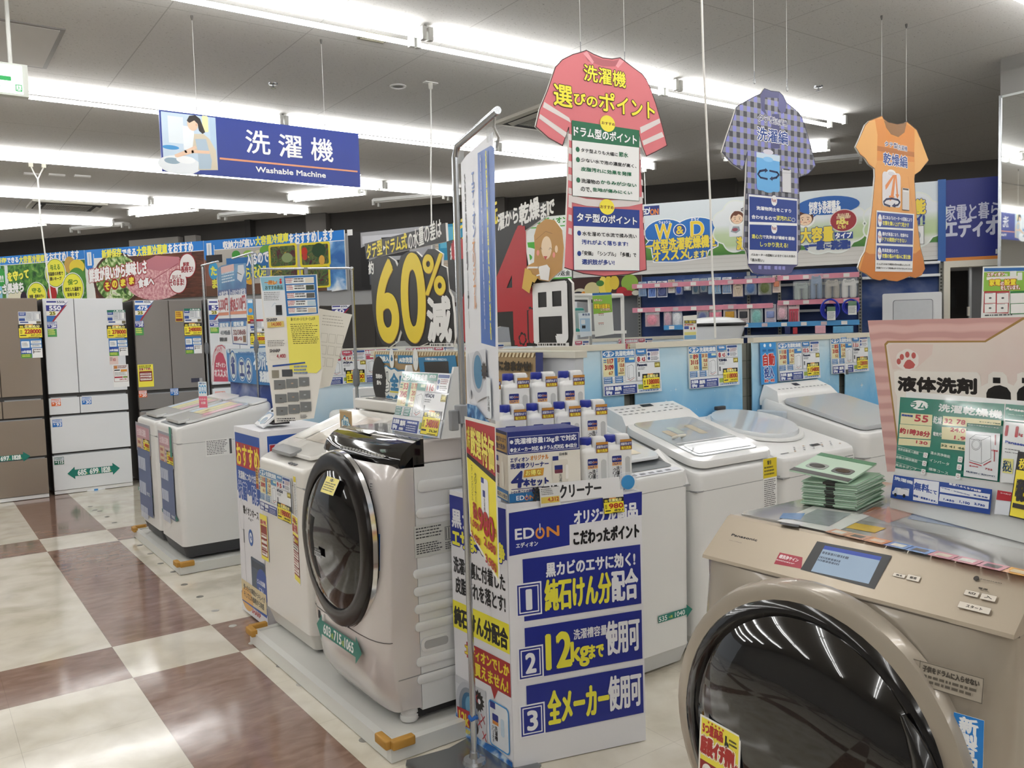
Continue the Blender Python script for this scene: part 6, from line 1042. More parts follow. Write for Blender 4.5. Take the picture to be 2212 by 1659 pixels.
s.tx('12', 122, 424, 84, 112, '#efe84a', 8); s.tx('kg', 208, 462, 62, 84, '#efe84a', 5); s.tx('まで', 272, 482, 52, 44, '#efe84a', 4); s.tx('洗濯槽容量', 218, 420, 120, 34, '#f2f3f8', 1.2); s.tx('使用可', 336, 412, 122, 112, '#f2f3f8', 4.5)
s.tx('全メーカー', 122, 612, 216, 108, '#efe84a', 6); s.tx('使用可', 340, 600, 120, 116, '#f2f3f8', 4.5)
s.put('front_print', t, (0, -.0015, .003), center=False)
s = Sheet(.335, .845, 335, 845, .001, '#e9e9ee'); 
s.pg([(0, 0), (335, 0), (335, 165), (0, 165)], NV); s.tx('黒カビの', 12, 48, 250, 62, '#f2f3f8', 4); s.tx('エサまで洗浄', 12, 116, 310, 62, '#efe84a', 5, NV, 7)
s.tx('洗濯槽裏に付着した', 14, 214, 306, 56, '#1b1b20', 2.6); s.tx('皮脂汚れを落とす!', 22, 284, 296, 56, '#1b1b20', 2.8)
s.rect(0, 372, 335, 470, '#efe63c'); s.tx('純石けん分配合', 8, 392, 318, 66, '#1b1b20', 5)
s.pg([(80, 500), (335, 500), (335, 612), (262, 612), (240, 650), (222, 612), (120, 612), (120, 556), (80, 556)], '#a92a30'); s.tx('エディオンでしか', 70, 508, 258, 40, '#f0dc3a', 3, '#a92a30', 4); s.tx('買えません!', 130, 560, 190, 44, '#f0dc3a', 3)
s.rr(0, 640, 190, 845, '#d5d7dc', 12); s.rect(0, 640, 190, 668, '#c6c8ce'); s.ell(78, 738, 78, 92, '#b9bcc4'); s.ell(82, 738, 62, 74, '#8d929c'); s.ell(84, 738, 46, 58, '#3f6f95'); s.ell(88, 728, 26, 36, '#6fa3c4')
s.star(142, 688, 40, '#26201f', 14, .75); s.ell(150, 688, 8, 9, '#e9e9ee'); s.ell(120, 790, 20, 24, '#26201f')
for a, b_ in ((130, 680), (170, 742), (150, 762), (176, 800)): s.ln([(a-10, b_-14), (a+10, b_+14)], 4, '#b8303a'); s.ln([(a-10, b_+12), (a+10, b_-12)], 4, '#b8303a')
s.rr(208, 655, 322, 812, '#3f96d6', 16); s.rr(213, 660, 317, 807, '#e9edf2', 13); s.rect(216, 660, 246, 682, NV); s.rr(228, 698, 262, 722, NV, 4); s.rect(228, 722, 262, 734, '#e0913f'); s.vt('洗濯槽', 240, 738, 16, 50, '#1b1b20', b=.8); s.vt('クリーナー', 224, 740, 14, 56, '#1b1b20'); s.rr(276, 700, 296, 760, '#c9dcea', 8)
s.pg([(0, 775), (60, 800), (150, 820), (240, 812), (335, 826), (335, 845), (0, 845)], ramp_mat('printed_water', [(.35, '#1f4f9e'), (.5, '#2f79c4'), (.65, '#cfe4f2')], scale=9, distort=2)); s.pg([(10, 752), (90, 744), (86, 806), (14, 810)], '#b02a34'); s.tx('12k', 22, 762, 60, 40, '#f0dc3a', 3); s.tx('まで使用可', 20, 814, 70, 16, '#f0dc3a', 1.5)
o = s.put('side_print', t, (0, 0, 0), center=False); ang = atan2(-LFT.y, -LFT.x); o.rotation_euler = (0, 0, ang); o.location = (LFT.x-.0015, LFT.y, .003)
# fallen over tub cleaner strip sign, round blue tag, tickets
def onbox(name, label, cat, lx, ly, z, sheet, tilt=0, group=None): o = sheet.put(name, None, NB0+DXV*lx+DNV*ly+Vector((0, 0, z)), A0, tilt, center=False); return tag(o, label, cat, group)
s = Sheet(.27, .062, 270, 62, .002, '#e9e9ea'); s.tx('洗濯槽クリーナー', -40, 8, 240, 44, '#26262a', 2.6); onbox('strip_sign', 'white strip sign with bold grey lettering along the front of the cleaner display', 'sign', .13, -.005, .855, s, radians(-6))
s = Sheet(.07, .06, 70, 60, .001, '#dcdcda'); s.scrib(4, 4, 50, 26, 4, '#55575a', .4, 2); s.rect(3, 30, 66, 50, '#d9c05a'); s.tx('4,312', 26, 33, 38, 14, '#b3402a', 1); onbox('price_tag', 'white and orange price tag reading 4,312 below the four bottle carton', 'price tag', .112, -.010, .846, s, radians(-4))
s = Sheet(.075, .075, 75, 75, .001, '#e6e6e4'); s.scrib(8, 4, 50, 20, 3, '#55575a', .4, 2); ytag(s, 0, 24, 75, 51, '980', '891'); onbox('price_tag', 'yellow price tag reading 980 hooked on the cleaner display edge', 'price tag', .335, -.012, .80, s, radians(-8))
t2 = thing('round_tag', 'round clear shelf tag with a blue disc at the right of the cleaner display', 'tag', NB0+DXV*.43+DNV*.0+Vector((0, 0, .866)), A0)
g = MB(); g.extr(rr2(-.032, 0, .032, .062, .02), 0, .012, CLEAR); g.obj('clear_case', t2, smooth=False); g = MB(); g.lathe([(.024, 0), (.024, .006)], mat('#3f93d0', .3), 24, (0, -.003, .03), 'y'); g.obj('disc', t2)
# bottles
CAP = mat('#1f2f94', .35); BOT = mat('#f0f0ee', .35)
def make_bottle():
    t = thing('cleaner_bottle', '', 'bottle'); g = MB(); W, D, H = .098, .062, .165
    rings = [rrect(.002, .002, W-.002, D-.002, .012, 0), rrect(0, 0, W, D, .014, .005), rrect(0, 0, W, D, .014, .148), rrect(.003, .003, W-.003, D-.003, .014, .158), rrect(.012, .01, W-.012, D-.01, .014, .166)]
    g.loft(rings, BOT)
    g.loft([rrect(.006, .012, .046, D-.012, .012, .162), rrect(.008, .013, .044, D-.013, .012, .176)], BOT)
    g.loft([rrect(.047, .008, W-.004, D-.008, .012, .160), rrect(.045, .008, W-.003, D-.008, .014, .190), rrect(.049, .012, W-.008, D-.012, .012, .199)], BOT)
    g.obj('body', t, wn=True)
    g = MB(); g.lathe([(.0185, .174), (.0195, .176), (.0195, .196), (.018, .199)], CAP, 20, (.026, D/2, 0)); g.obj('cap', t)
    s = Sheet(.036, .112, 36, 112, .0004, '#f0f0ee'); s.rr(0, 0, 36, 22, '#22307f', 3); edion(s, 3, 7, 32); s.rect(0, 22, 36, 33, '#e7b072'); s.tx('12kgまで', 2, 24, 30, 7, '#22307f', .4); s.vt('洗濯槽', 15, 36, 13, 46, '#1d1d22', b=.4); s.vt('クリーナー', 2, 42, 12, 62, '#1d1d22', b=.4); s.vt('エディオン', 29, 35, 6, 34, '#22307f'); s.vt('オリジナル', 29, 71, 6, 34, '#d98a3a'); s.put('front_label', t, (.018, -.0008, .018), center=False)
    s = Sheet(.044, .036, 44, 36, .0004, '#28337c'); s.rect(0, 0, 44, 9, '#c58a3a'); s.tx('皮脂汚れまで', 2, 11, 40, 9, '#e9e9f0', .6); s.rect(0, 22, 44, 36, '#a06a2a'); s.tx('強力洗浄', 4, 24, 36, 10, '#f0e04a', .7); s.put('collar_label', t, (.05, -.0008, .148), center=False)
    g = MB(); g.extr(rr2(.068, .045, .086, .125, .009), -.0011, -.0004, mat('#c5c6c4', .5)); g.obj('handle_recess', t, smooth=False)
    s = Sheet(.034, .022, 34, 22, .0004, '#f0f0ee'); s.scrib(0, 0, 34, 6, 1, '#55575a', .6, 2); s.rect(0, 7, 15, 22, '#4a62a8'); s.rect(17, 7, 34, 22, '#e0a37a'); s.put('foot_label', t, (.058, -.0008, .01), center=False)
    return t
bproto = make_bottle(); bu = [False]
def bottle(lx, ly, z, label):
    o = bproto if not bu[0] else copytree(bproto); bu[0] = True
    o.location = NB0+DXV*lx+DNV*ly+Vector((0, 0, z)); o.rotation_euler = (0, 0, A0); o['label'] = label; o['group'] = 'tub cleaner bottles on the display'
bottle(.288, .045, .8465, 'white cleaner bottle standing right beside the four bottle carton, nearest one'); bottle(.389, .068, .8465, 'white cleaner bottle in the front row, farthest right and half hidden')
for k, (x, w_) in enumerate(((.037, 'leftmost'), (.137, 'second from left'), (.237, 'third from left'), (.337, 'rightmost'))): bottle(x, .145, .963, f'blue capped white cleaner bottle on the middle step, {w_}')
for k, (x, w_) in enumerate(((-.02, 'leftmost, half behind the pole banner'), (.085, 'second from left'), (.19, 'third from left'), (.295, 'rightmost'))): bottle(x, .235, 1.063, f'blue capped cleaner bottle on the top step, {w_}')
# carton of four
t = thing('cleaner_carton', 'cream and blue four bottle carton at the front left of the cleaner display', 'box', NB0+DXV*.012+DNV*.008+Vector((0, 0, .8655)), A0)
CR = mat('#e9e3d6', .45); w_, d_, h_ = .25, .125, .225
g = MB(); g.box(0, 0, 0, w_, d_, h_, CR); g.box(-.0006, -.0006, h_-.0006, w_+.0006, d_+.0006, h_+.0008, mat('#27337f', .4)); g.obj('carton', t, smooth=False)
s = Sheet(w_, h_, 250, 225, .0005, '#ece8dd'); s.rect(0, 0, 250, 72, '#27337f'); s.fr(4, 16, 247, 68, '#ffffff', 1.2); s.ell(14, 32, 6, 6, '#f2f3f8'); s.tx('洗濯槽容量12kgまで対応', 24, 22, 214, 21, '#f2f3f8', 1.4); s.tx('●全メーカー対応 ●ドラム式対応 ●4皿分', 9, 50, 230, 14, '#f2f3f8', .9)
s.tx('エディオン', 8, 82, 62, 15, '#27337f', 1); s.tx('オリジナル', 76, 80, 62, 15, '#d98a3a', 1.1); s.tx('洗濯槽クリーナー', 8, 101, 130, 17, '#27337f', 1.3); s.tx('4', 8, 128, 38, 50, '#27337f', 4, shear=.12); s.pg([(54, 124), (122, 122), (118, 146), (50, 148)], '#d9a03a'); s.tx('お得な', 58, 126, 54, 17, '#f2e67a', 1.5, '#a8702a', 2); s.tx('本セット', 50, 153, 86, 24, '#27337f', 2.6); s.rect(8, 182, 136, 184, '#27337f'); s.tx('1~2ヶ月ごとの定期的なご使用を', 8, 187, 132, 10, '#27337f', .6)
s.rr(150, 100, 205, 200, '#e3ddd0', 6); s.rect(152, 88, 172, 102, '#27337f'); s.rr(158, 118, 186, 144, '#7a3a4a', 3); s.rect(158, 118, 186, 132, '#27337f'); s.vt('洗濯槽', 172, 146, 11, 40, '#33343c'); s.rr(196, 118, 206, 165, '#f4f1ea', 4); s.tx('日本製', 176, 78, 28, 9, '#55575a', .4)
s.rect(0, 196, 250, 225, '#2c6fa8'); edion(s, 24, 203, 66); s.tx('オリジナル商品', 96, 202, 110, 18, '#f2f3f8', 1.4); s.put('front_print', t, (0, -.0008, 0), center=False)
s = Sheet(d_, h_, 125, 225, .0005, '#e0d6c4'); s.rect(0, 0, 125, 72, '#2a2f5a'); s.rect(5, 10, 120, 66, '#b8904a'); s.tx('皮脂汚れまで', 10, 20, 104, 16, '#2a2f5a', .8); s.tx('強力洗浄!', 18, 42, 90, 18, '#2a2f5a', 1.2); s.rect(12, 84, 36, 102, '#27337f'); s.rr(14, 116, 44, 142, '#7a3a4a', 3); s.rr(66, 100, 88, 180, '#e9e2d2', 8); s.vt('洗濯槽', 26, 146, 12, 42, '#33343c'); s.rect(0, 188, 125, 225, '#2c6fa8'); s.rect(8, 200, 118, 220, '#d9cda8'); s.tx('純石けん分配合', 12, 203, 102, 13, '#2a2f5a', .9); o = s.put('side_print', t, (-.0008, d_, 0), radians(-90), center=False)
# --- tall banner stand in front of the display
t = thing('banner_stand', 'tall chrome pole stand with a bent top arm before the cleaner display', 'stand', (1.425, 2.275, 0))
g = MB(); g.tube([(0, 0, .03), (0, 0, 1.955), (-.012, -.04, 1.985), (-.128, -.425, 1.99)], .0105, STEEL, 12); g.obj('pole', t)
g = MB(); g.tube([(-.12, -.40, 1.98), (-.118, -.39, 1.955), (-.10, -.385, 1.93), (-.1, -.375, 1.905)], .0035, STEEL, 6); g.obj('hook', t)
g = MB(); g.rbox(-.022, -.02, 1.12, .03, .022, 1.18, mat('#8d9094', .4), .008, .004, 2); g.rbox(-.05, -.012, 1.10, -.022, .012, 1.165, mat('#8d9094', .4), .006, .004, 2); g.obj('clamp', t, wn=True)
g = MB(); pl_ = [(x, y) for x, y in [(-.19, .12), (-.17, .15), (-.02, .13), (.1, .16), (.16, .12), (.13, -.02), (.16, -.15), (.12, -.18), (.02, -.08), (-.06, -.06), (-.1, -.1), (-.14, -.16), (-.19, -.13)]]
g.loft([[(x, y, .0) for x, y in pl_], [(x, y, .006) for x, y in pl_]], mat('#8f9193', .22, .8)); g.lathe([(.04, .006), (.036, .016), (.018, .022), (.014, .04)], STEEL, 20); g.obj('base', t)
g = MB(); g.tube([(.012*cos(a), .012*sin(a), .155+.004*sin(3*a)) for a in [2*pi*k/12 for k in range(13)]], .006, mat('#1f5fae', .5), 6); g.obj('blue_tape', t)
AB = radians(-106.7)
t = thing('hanging_banner', 'tall narrow vinyl banner hanging from the chrome pole, white and blue halves', 'banner', (1.425+.05*cos(AB), 2.275+.05*sin(AB), 1.16), AB)
s = Sheet(.345, .785, 345, 785, .001, '#e9ebf0', base=False)
s.pg([(20, 20), (80, 10), (345, 0), (335, 600), (330, 785), (0, 785), (10, 400)], '#e6e8ee'); s.pg([(199, 27), (325, 32), (356, 45), (347, 180), (312, 578), (176, 568)], '#2f62b5')
s.vt('洗濯槽クリーナー', *(52, 60, 12, 467), '#1d1d24', b=3); s.vt('エディオン', *(133, 71, 25, 189), '#2f62b5', b=1.5); s.vt('オリジナル', *(123, 263, 23, 207), '#dc8f3a', b=1.5)
s.vt('お洗濯には大切です。', *(230, 38, 3, 506), '#eef0f6', b=2.2); s.vt('洗濯槽の黒カビ対策が', *(294, 39, -9, 522), '#efe84a', b=2.2)
s.pg([(68, 599), (234, 584), (237, 665), (240, 718), (123, 743), (72, 709)], '#d8dbe2'); s.ell(150, 653, 62, 62, '#aeb3bd'); s.ell(153, 653, 44, 50, '#3f7fa6'); s.ell(54, 669, 20, 70, '#c9cdd4'); s.star(215, 648, 30, '#2a2022', 12, .7); s.rr(235, 665, 274, 780, '#e6ecf2', 8); s.vt('洗濯槽', *(240, 718, 20, 45), '#1d1d24')
s.pg([(27, 756), (122, 756), (212, 785), (285, 796), (282, 820), (21, 808)], ramp_mat('printed_water2', [(.35, '#16406f'), (.5, '#2a6aa6'), (.65, '#8fbcdc')], scale=12, distort=2))
s.put('banner_cloth', t, center=False)
for x in (.02, .32): g = MB(); g.box(x-.015, -.006, .765, x+.015, .006, .80, CLEAR); g.obj('clip', t, smooth=False)
t = thing('price_poster', 'red and yellow special price poster reading 980 below the tall banner', 'poster', (1.425+.055*cos(AB)-.012, 2.275+.055*sin(AB), .70), AB)
s = Sheet(.325, .455, 325, 455, .001, base=False)
s.pg([(0, 6), (318, 0), (312, 455), (20, 372)], '#f0efe8'); s.pg([(10, 16), (310, 10), (304, 150), (12, 130)], '#b3242c'); s.pg([(12, 118), (304, 150), (303, 168), (13, 134)], '#221a18'); s.pg([(13, 132), (303, 166), (300, 440), (28, 364)], '#f2e43a')
s.tx('厳選', 60, 32, 110, 84, '#f0e46a', 4, '#7a1a1a', 4, sv=6); s.tx('特価', 178, 36, 118, 96, '#f0e46a', 4, '#7a1a1a', 4, sv=8); s.tx('お得', 20, 34, 34, 70, '#e6e04a', 2)
s.rr(158, 172, 232, 286, '#eef0f0', 12); s.rect(162, 172, 190, 188, '#2a3a9a'); s.rr(176, 208, 200, 228, '#22307f', 2); s.vt('洗濯槽', 184, 230, 14, 40, '#222222'); s.vt('エディオンオリジナル', 60, 150, 16, 110, '#33302a'); s.vt('クリーナー', 96, 168, 18, 90, '#33302a', b=.5)
s.tx('980', 128, 268, 150, 64, '#b3242c', 7, sv=10); s.tx('税込', 72, 262, 46, 50, '#b3242c', 3); s.tx('円', 282, 300, 18, 22, '#b3242c', 1)
s.tx('1,090', 40, 316, 90, 24, '#b3242c', 2, sv=6); s.tx('2,680', 180, 346, 110, 28, '#b3242c', 2.5, sv=6); s.tx('3,480', 46, 356, 90, 24, '#b3242c', 2, sv=8); s.tx('3,980', 190, 394, 104, 28, '#b3242c', 2.5, sv=8)
s.put('sheet', t, center=False)
# ================================================================ back row of four washers and their sky blue backdrop
SKYB = ramp_mat('printed_sparkling_sky', [(.1, '#3f8fd0'), (.4, '#6fb3e0'), (.62, '#a9d3ea'), (.85, '#d3e6ee')], scale=4, detail=6, grad=(.72, 1.31, .62), distort=1)
def sparkle(s, n, seed):
    R = random.Random(seed)
    for _ in range(n):
        u, v, r = R.uniform(20, s.uw-20), R.uniform(40, 560), R.choice((4, 5, 6, 8, 12, 18)); s.star(u, v, r, '#eef6fb', 4, .16)
def backdrop(name, x0, x1, label, seed):
    t = thing(name, label, 'panel', (x0, 3.06, 0)); W = x1-x0
    s = Sheet(W, .80, W*1000, 800, .006, '#ffffff', base=False); s.box(0, 0, -.5, W, .006, .80, SKYB); sparkle(s, int(W*42), seed); s.v = [(x, y, z+.505) for x, y, z in s.v]
    s.put('sky_print', t, center=False)
    g = MB(); g.box(0, -.012, 1.302, W, .03, 1.33, mat('#d9d3c2', .45)); g.obj('top_rail', t, smooth=False); return t
for x0, x1, l, sd in ((2.10, 2.855, 'sparkling sky blue backdrop panel behind the cleaner bottles', 3), (2.93, 3.745, 'sparkling sky blue backdrop panel behind the 118000 price board', 5), (3.83, 4.655, 'sparkling sky blue backdrop panel behind the 154800 price board', 8), (4.72, 5.6, 'sparkling sky blue backdrop panel behind the 128000 price board', 11)): backdrop('backdrop_panel', x0, x1, l, sd)
t = thing('mesh_partition', 'grey wire mesh partition showing in the gaps between sky blue panels', 'partition', (2.08, 3.10, 0))
g = MB(); g.box(0, 0, 0, 3.6, .02, 1.30, mat('#85857c', .5)); g.obj('panel', t, smooth=False)
g = MB(); [g.box(x_*.05, -.003, .3, x_*.05+.004, -.0005, 1.3, mat('#5f6058', .5)) for x_ in range(72)]; [g.box(0, -.0042, .3+z_*.1, 3.6, -.0031, .304+z_*.1, mat('#5f6058', .5)) for z_ in range(10)]; o = g.obj('wire_mesh', t, smooth=False); o['kind'] = 'stuff'
# nearest washer
t = washer('white washer with a lid strip of green leaflets, nearest behind the cleaner display', (2.065, 2.395, 0), 0, .535, .60, .815, .935, WHITE, mat('#cfd0d0', .5), .92, .05); zfn = deckz(.815, .935, .6)
decal(t, 'drum_recess', rbq(.05, .06, .50, .19, .03), zfn, mat('#5f6366', .35), .002)
lid(t, rbq(.02, .125, .505, .585, .05), zfn, .014, mat('#e3e5e6', .12, coat=.7), lift=.014)
for k, c in enumerate(('#a9c49a', '#c2d3b4', '#8fae84', '#dfe4d0', '#e6d9c0')): decal(t, 'lid_leaflet', rbq(.405-.012*k, .50-.082*k, .47-.012*k, .575-.082*k, .003), zfn, mat(c, .3, noise=.3, scale=70), .0288)
decal(t, 'control_strip', rbq(.05, .012, .5, .05, .012), zfn, mat('#d9dadf', .3), .002)
for k in range(8): decal(t, 'key_mark', rbq(.08+.048*k, .022, .11+.048*k, .036, .003), zfn, mat('#7d7f86', .4), .003)
g = MB(); g.add([(.50, 0.01, .75), (.534, 0.01, .75), (.534, .19, .858), (.50, .19, .858), (.503, .03, .79), (.530, .03, .815), (.530, .18, .885), (.503, .18, .878)], [(0, 1, 5, 4), (1, 2, 6, 5), (2, 3, 7, 6), (3, 0, 4, 7), (4, 5, 6, 7)], WHITE); g.obj('hinge_arm', t, smooth=False)
s = Sheet(.2, .055, 200, 55, .001, base=False); T_ = '#137a6b'; s.pg([(0, 13), (165, 13), (165, 0), (200, 27), (165, 55), (165, 42), (0, 42)], T_); s.tx('535', 4, 18, 46, 20, '#f4f8f6', 1); s.tx('1040', 96, 18, 58, 20, '#f4f8f6', 1); s.tx('×高', 60, 24, 22, 12, '#c9d860', .4); o = s.put('size_arrow_sticker', t, (.33, -.001, .20), center=False); o['label'] = 'teal arrow sticker with white size numbers'
# second: glass lid
t = washer('white washer dryer with a see-through glass lid and tilted rear control panel', (2.635, 2.395, 0), 0, .555, .62, .79, .96, WHITE, mat('#cfd0d0', .5), .9, .05); zfn = deckz(.79, .96, .62)
lid(t, rbq(.012, .012, .543, .47, .07), zfn, .03, WHITE, 'lid_frame', .012)
lid(t, rbq(.075, .06, .48, .465, .03), zfn, .004, mat('#b9bfc2', .06, coat=.8), 'lid_glass', .042)
decal(t, 'lid_window', rbq(.10, .08, .46, .17, .012), zfn, mat('#8f9497', .1, coat=.6), .0472); decal(t, 'inner_shelf', rbq(.09, .19, .47, .2, .003), zfn, mat('#e6e8e8', .3), .0475)
for k in range(5): decal(t, 'lid_photo', rbq(.14+.06*k, .26+.03*(k % 3), .19+.06*k, .34+.03*(k % 2), .01), zfn, mat(('#c9b9a0', '#bfc9c0', '#a9b9c4', '#c9c0a9', '#b4bcc0')[k], .2, noise=.2, scale=60), .0473)
g = MB(); g.loft([[(.03, .455, .905), (.525, .455, .905), (.525, .615, .905), (.03, .615, .905)], [(.03, .455, .955), (.525, .455, .955), (.525, .615, .955), (.03, .615, .955)], [(.05, .50, .995), (.505, .50, .995), (.505, .612, 1.03), (.05, .612, 1.03)]], WHITE); o = g.obj('control_console', t, wn=True)
CP = lambda x, y: (x, y, .995+(y-.50)/.112*.035+.0015)
s = MB(); s.add([CP(.26, .575), CP(.335, .575), CP(.335, .603), CP(.26, .603)], [(0, 1, 2, 3)], mat('#26282a', .1, coat=.5)); s.obj('display', o, smooth=False)
s = MB(); R = random.Random(4)
for k in range(11):
    for r_ in range(3):
        if .23 < .07+.038*k < .34 and r_ > 0: continue
        x_, y_ = .07+.038*k, .51+.03*r_; s.add([CP(x_, y_), CP(x_+.02, y_), CP(x_+.02, y_+.006), CP(x_, y_+.006)], [(0, 1, 2, 3)], mat('#77797d', .4))
s.obj('key_marks', o, smooth=False)['kind'] = 'stuff'
g = MB(); g.tube([(.12, .25, zfn(.25)+.05), (.13, .22, zfn(.22)+.07), (.17, .22, zfn(.22)+.07), (.18, .25, zfn(.25)+.05)], .006, mat('#e0dccf'), 8); g.obj('lid_hook', t)
s = stick(t, 'rating_label', (430, 195, 525, 600), 1.0, -.0008); s.rect(0, 0, 100, 92, '#e6cf2e'); s.tx('警告', 30, 10, 30, 20, '#33302a', 1); s.scrib(8, 38, 92, 86, 3, '#55502a', .5, 2); s.scrib(6, 100, 95, s.vh-8, 34, '#55575a', .45, 4); sput(s, 'long white rating label with a yellow head')
# third: oval lid
t = washer('white washer with a big oval glossy lid and front control keys', (3.205, 2.395, 0), 0, .60, .65, .79, .93, WHITE, mat('#cfd0d0', .5), .88, .06); zfn = deckz(.79, .93, .65)
oval = [(.30+.255*cos(a), .395+.235*sin(a)) for a in [2*pi*k/40 for k in range(40)]]
lid(t, oval, zfn, .012, WHITE, 'lid_ring', .004); lid(t, [(.30+(x-.30)*.9, .395+(y-.395)*.9) for x, y in oval], zfn, .02, mat('#dfe3e6', .08, coat=.8), 'lid', .016)
g = MB(); g.rbox(.26, .60, .955, .33, .63, .975, DKG, .01, .004, 2); g.obj('lid_latch', t)
for k in range(16): decal(t, 'key_mark', rbq(.16+.024*k, .05+.02*(k % 3), .172+.024*k, .058+.02*(k % 3), .002), zfn, mat('#7d7f86' if k % 5 else '#b08a6a', .4), .0025)
decal(t, 'display', rbq(.33, .075, .40, .095, .003), zfn, mat('#2a2c30', .2), .003); decal(t, 'maker_mark', rbq(.05, .045, .11, .052, .002), zfn, mat('#55575c', .4), .0025)
s = stick(t, 'rating_label', (480, 245, 560, 330), 1.0, -.0008); s.scrib(6, 6, 95, s.vh-5, 6, '#77797c', .4, 4); sput(s, 'small pale rating label')
g = MB(); g.extr(rr2(.10, .28, .20, .33, .02), -.001, .0, mat('#55575a', .6)); g.obj('hand_grip', t, smooth=False)
# fourth: grey lid, tall console
t = washer('white washer dryer with a wide grey lid beside the pink display board', (3.86, 2.395, 0), 0, .60, .66, .84, 1.0, WHITE, mat('#cfd0d0', .5), .85, .06); zfn = deckz(.84, 1.0, .66)
lid(t, rbq(.03, .03, .57, .52, .05), zfn, .02, mat('#b9bbbd', .25, coat=.6), lift=.006)
g = MB(); g.loft([[(.02, .52, .95), (.58, .52, .95), (.58, .655, .95), (.02, .655, .95)], [(.02, .53, .985), (.58, .53, .985), (.58, .655, .985), (.02, .655, .985)], [(.05, .56, 1.03), (.55, .56, 1.03), (.55, .65, 1.065), (.05, .65, 1.065)]], WHITE); o = g.obj('control_console', t, wn=True)
CP = lambda x, y: (x, y, 1.03+(y-.56)/.09*.035+.0015)
s = MB(); s.add([CP(.27, .60), CP(.32, .60), CP(.32, .63), CP(.27, .63)], [(0, 1, 2, 3)], mat('#26282a', .2)); s.obj('display', o, smooth=False)
s = MB(); [s.add([CP(.08+.036*k, .572), CP(.1+.036*k, .572), CP(.1+.036*k, .579), CP(.08+.036*k, .579)], [(0, 1, 2, 3)], mat('#77797d', .4)) for k in range(13)]; s.obj('key_marks', o, smooth=False)['kind'] = 'stuff'
g = MB(); g.rbox(-.035, .45, .1, -.002, .64, .93, mat('#c3ccd4', .4), .015, .01); g.obj('side_cover', t, wn=True)
# four blue boards on the backdrop
def board(x0, ztop, label, draw, W=.388, H=.222, name='price_board', y=3.045):
    s = Sheet(W, H, 100, None, .006, '#dfe2e4', .15, .4); draw(s); o = s.put(name, None, (x0, y, ztop-H), 0, radians(-2), center=False); return tag(o, label, 'price board')
def bb(maker, caps, price, sub, nums): return lambda s: price_board(s, '#3a7fc0', 'タテ', '洗濯乾燥機', maker, caps, price, sub, nums, (66, 33, 97, 53))
board(2.708, 1.303, 'blue washer price board reading 138000, directly right of the cleaner bottles', bb('Panasonic', ('8', '4.5'), '138000', '125,455', ('117', '3109', '67', '37 57', '13.8')))
board(3.308, 1.30, 'blue washer price board reading 118000 above the oval lid washer', bb('TOSHIBA', ('8', '4.5'), '118000', '107,273', ('89', '3115', '55', '38 50', '10.8')))
board(4.05, 1.296, 'blue washer price board reading 154800 beside the bright blue poster', bb('Panasonic', ('10', '5'), '154800', '140,728', ('118', '3100', '60', '33 41', '14.2')))
board(4.56, 1.31, 'blue washer price board reading 128000, next to the pink display board', bb('TOSHIBA', ('11', '3.5'), '128000', '116,364', ('85', '3105', '52', '32 46', '11.4')))
s = Sheet(.14, .235, 140, 235, .003, SKYP); s.rect(0, 0, 140, 235, '#3f93d6'); s.ell(40, 16, 10, 10, '#dfeaf2'); s.ell(90, 16, 10, 10, '#dfeaf2'); s.tx('洗剤・柔軟剤', 18, 38, 100, 14, '#1f4f8a', .8); s.tx('自動', 22, 64, 100, 66, '#c8342a', 5, '#eef4f8', 6); s.tx('投入', 28, 140, 84, 58, '#2a4fa0', 4, '#eef4f8', 6); s.tx('節約・時短', 26, 208, 88, 16, '#c8342a', 1.5, '#eef4f8', 3)
o = s.put('poster', None, (3.885, 3.04, 1.065), 0, radians(-2), center=False); tag(o, 'bright blue poster with red and blue kanji left of the 154800 price board', 'poster')
o = MB().box(0, -.004, 0, .025, .006, .06, mat('#e6e8ea', .4)).box(0, -.0065, .0, .025, -.0042, .03, mat('#5a5c60', .4)).obj('price_tag', None, (4.68, 3.035, 1.08), smooth=False); tag(o, 'small white tag holder clipped over the 128000 price board', 'price tag')
# --- row further back: pink boards over simple washers (facing the same way)
t = thing('backdrop_panel', 'long pale backdrop with pink washer boards behind the black number boards', 'panel', (1.95, 5.02, 0))
g = MB(); g.box(0, 0, .02, 3.9, .03, 1.30, ramp_mat('printed_pale_sky', [(.2, '#8fc4e6'), (.5, '#c9dfec'), (.8, '#e6eef2')], scale=3, grad=(.7, 1.3, .5))); g.obj('print', t, smooth=False)
g = MB(); g.box(0, -.01, 1.30, 3.9, .04, 1.325, PT); g.obj('top_rail', t, smooth=False)
def pinkb(maker, caps, price): return lambda s: price_board(s, '#c2566a', '全自', '全自動洗濯機', maker, caps, price, '', ('33', '92', '40', '1.6', '8'), (62, 34, 96, 56), '#e8d4a8')
for x, l, mk, cp, pr in ((2.02, 'pink washer price board left of the thin pole, half hidden by the sheet', 'AQUA', ('4', '1.4'), '39800'), (2.262, 'pink washer price board above the white open lid, beside the pole', 'HITACHI', ('7', '2.5'), '69800'), (2.70, 'pink washer price board under the yellow 60% lettering', 'HITACHI', ('8', '3'), '89800'), (3.12, 'pink washer price board under the white kanji of the 60% board', 'Panasonic', ('8', '3'), '79800'), (3.95, 'pink washer price board under the red yen price', 'SHARP', ('8', '3'), '59800'), (4.62, 'pink washer price board right of the smiling girl board', 'SHARP', ('7', '3'), '54800')): board(x, 1.315, l, pinkb(mk, cp, pr), .385, .215, y=5.0)
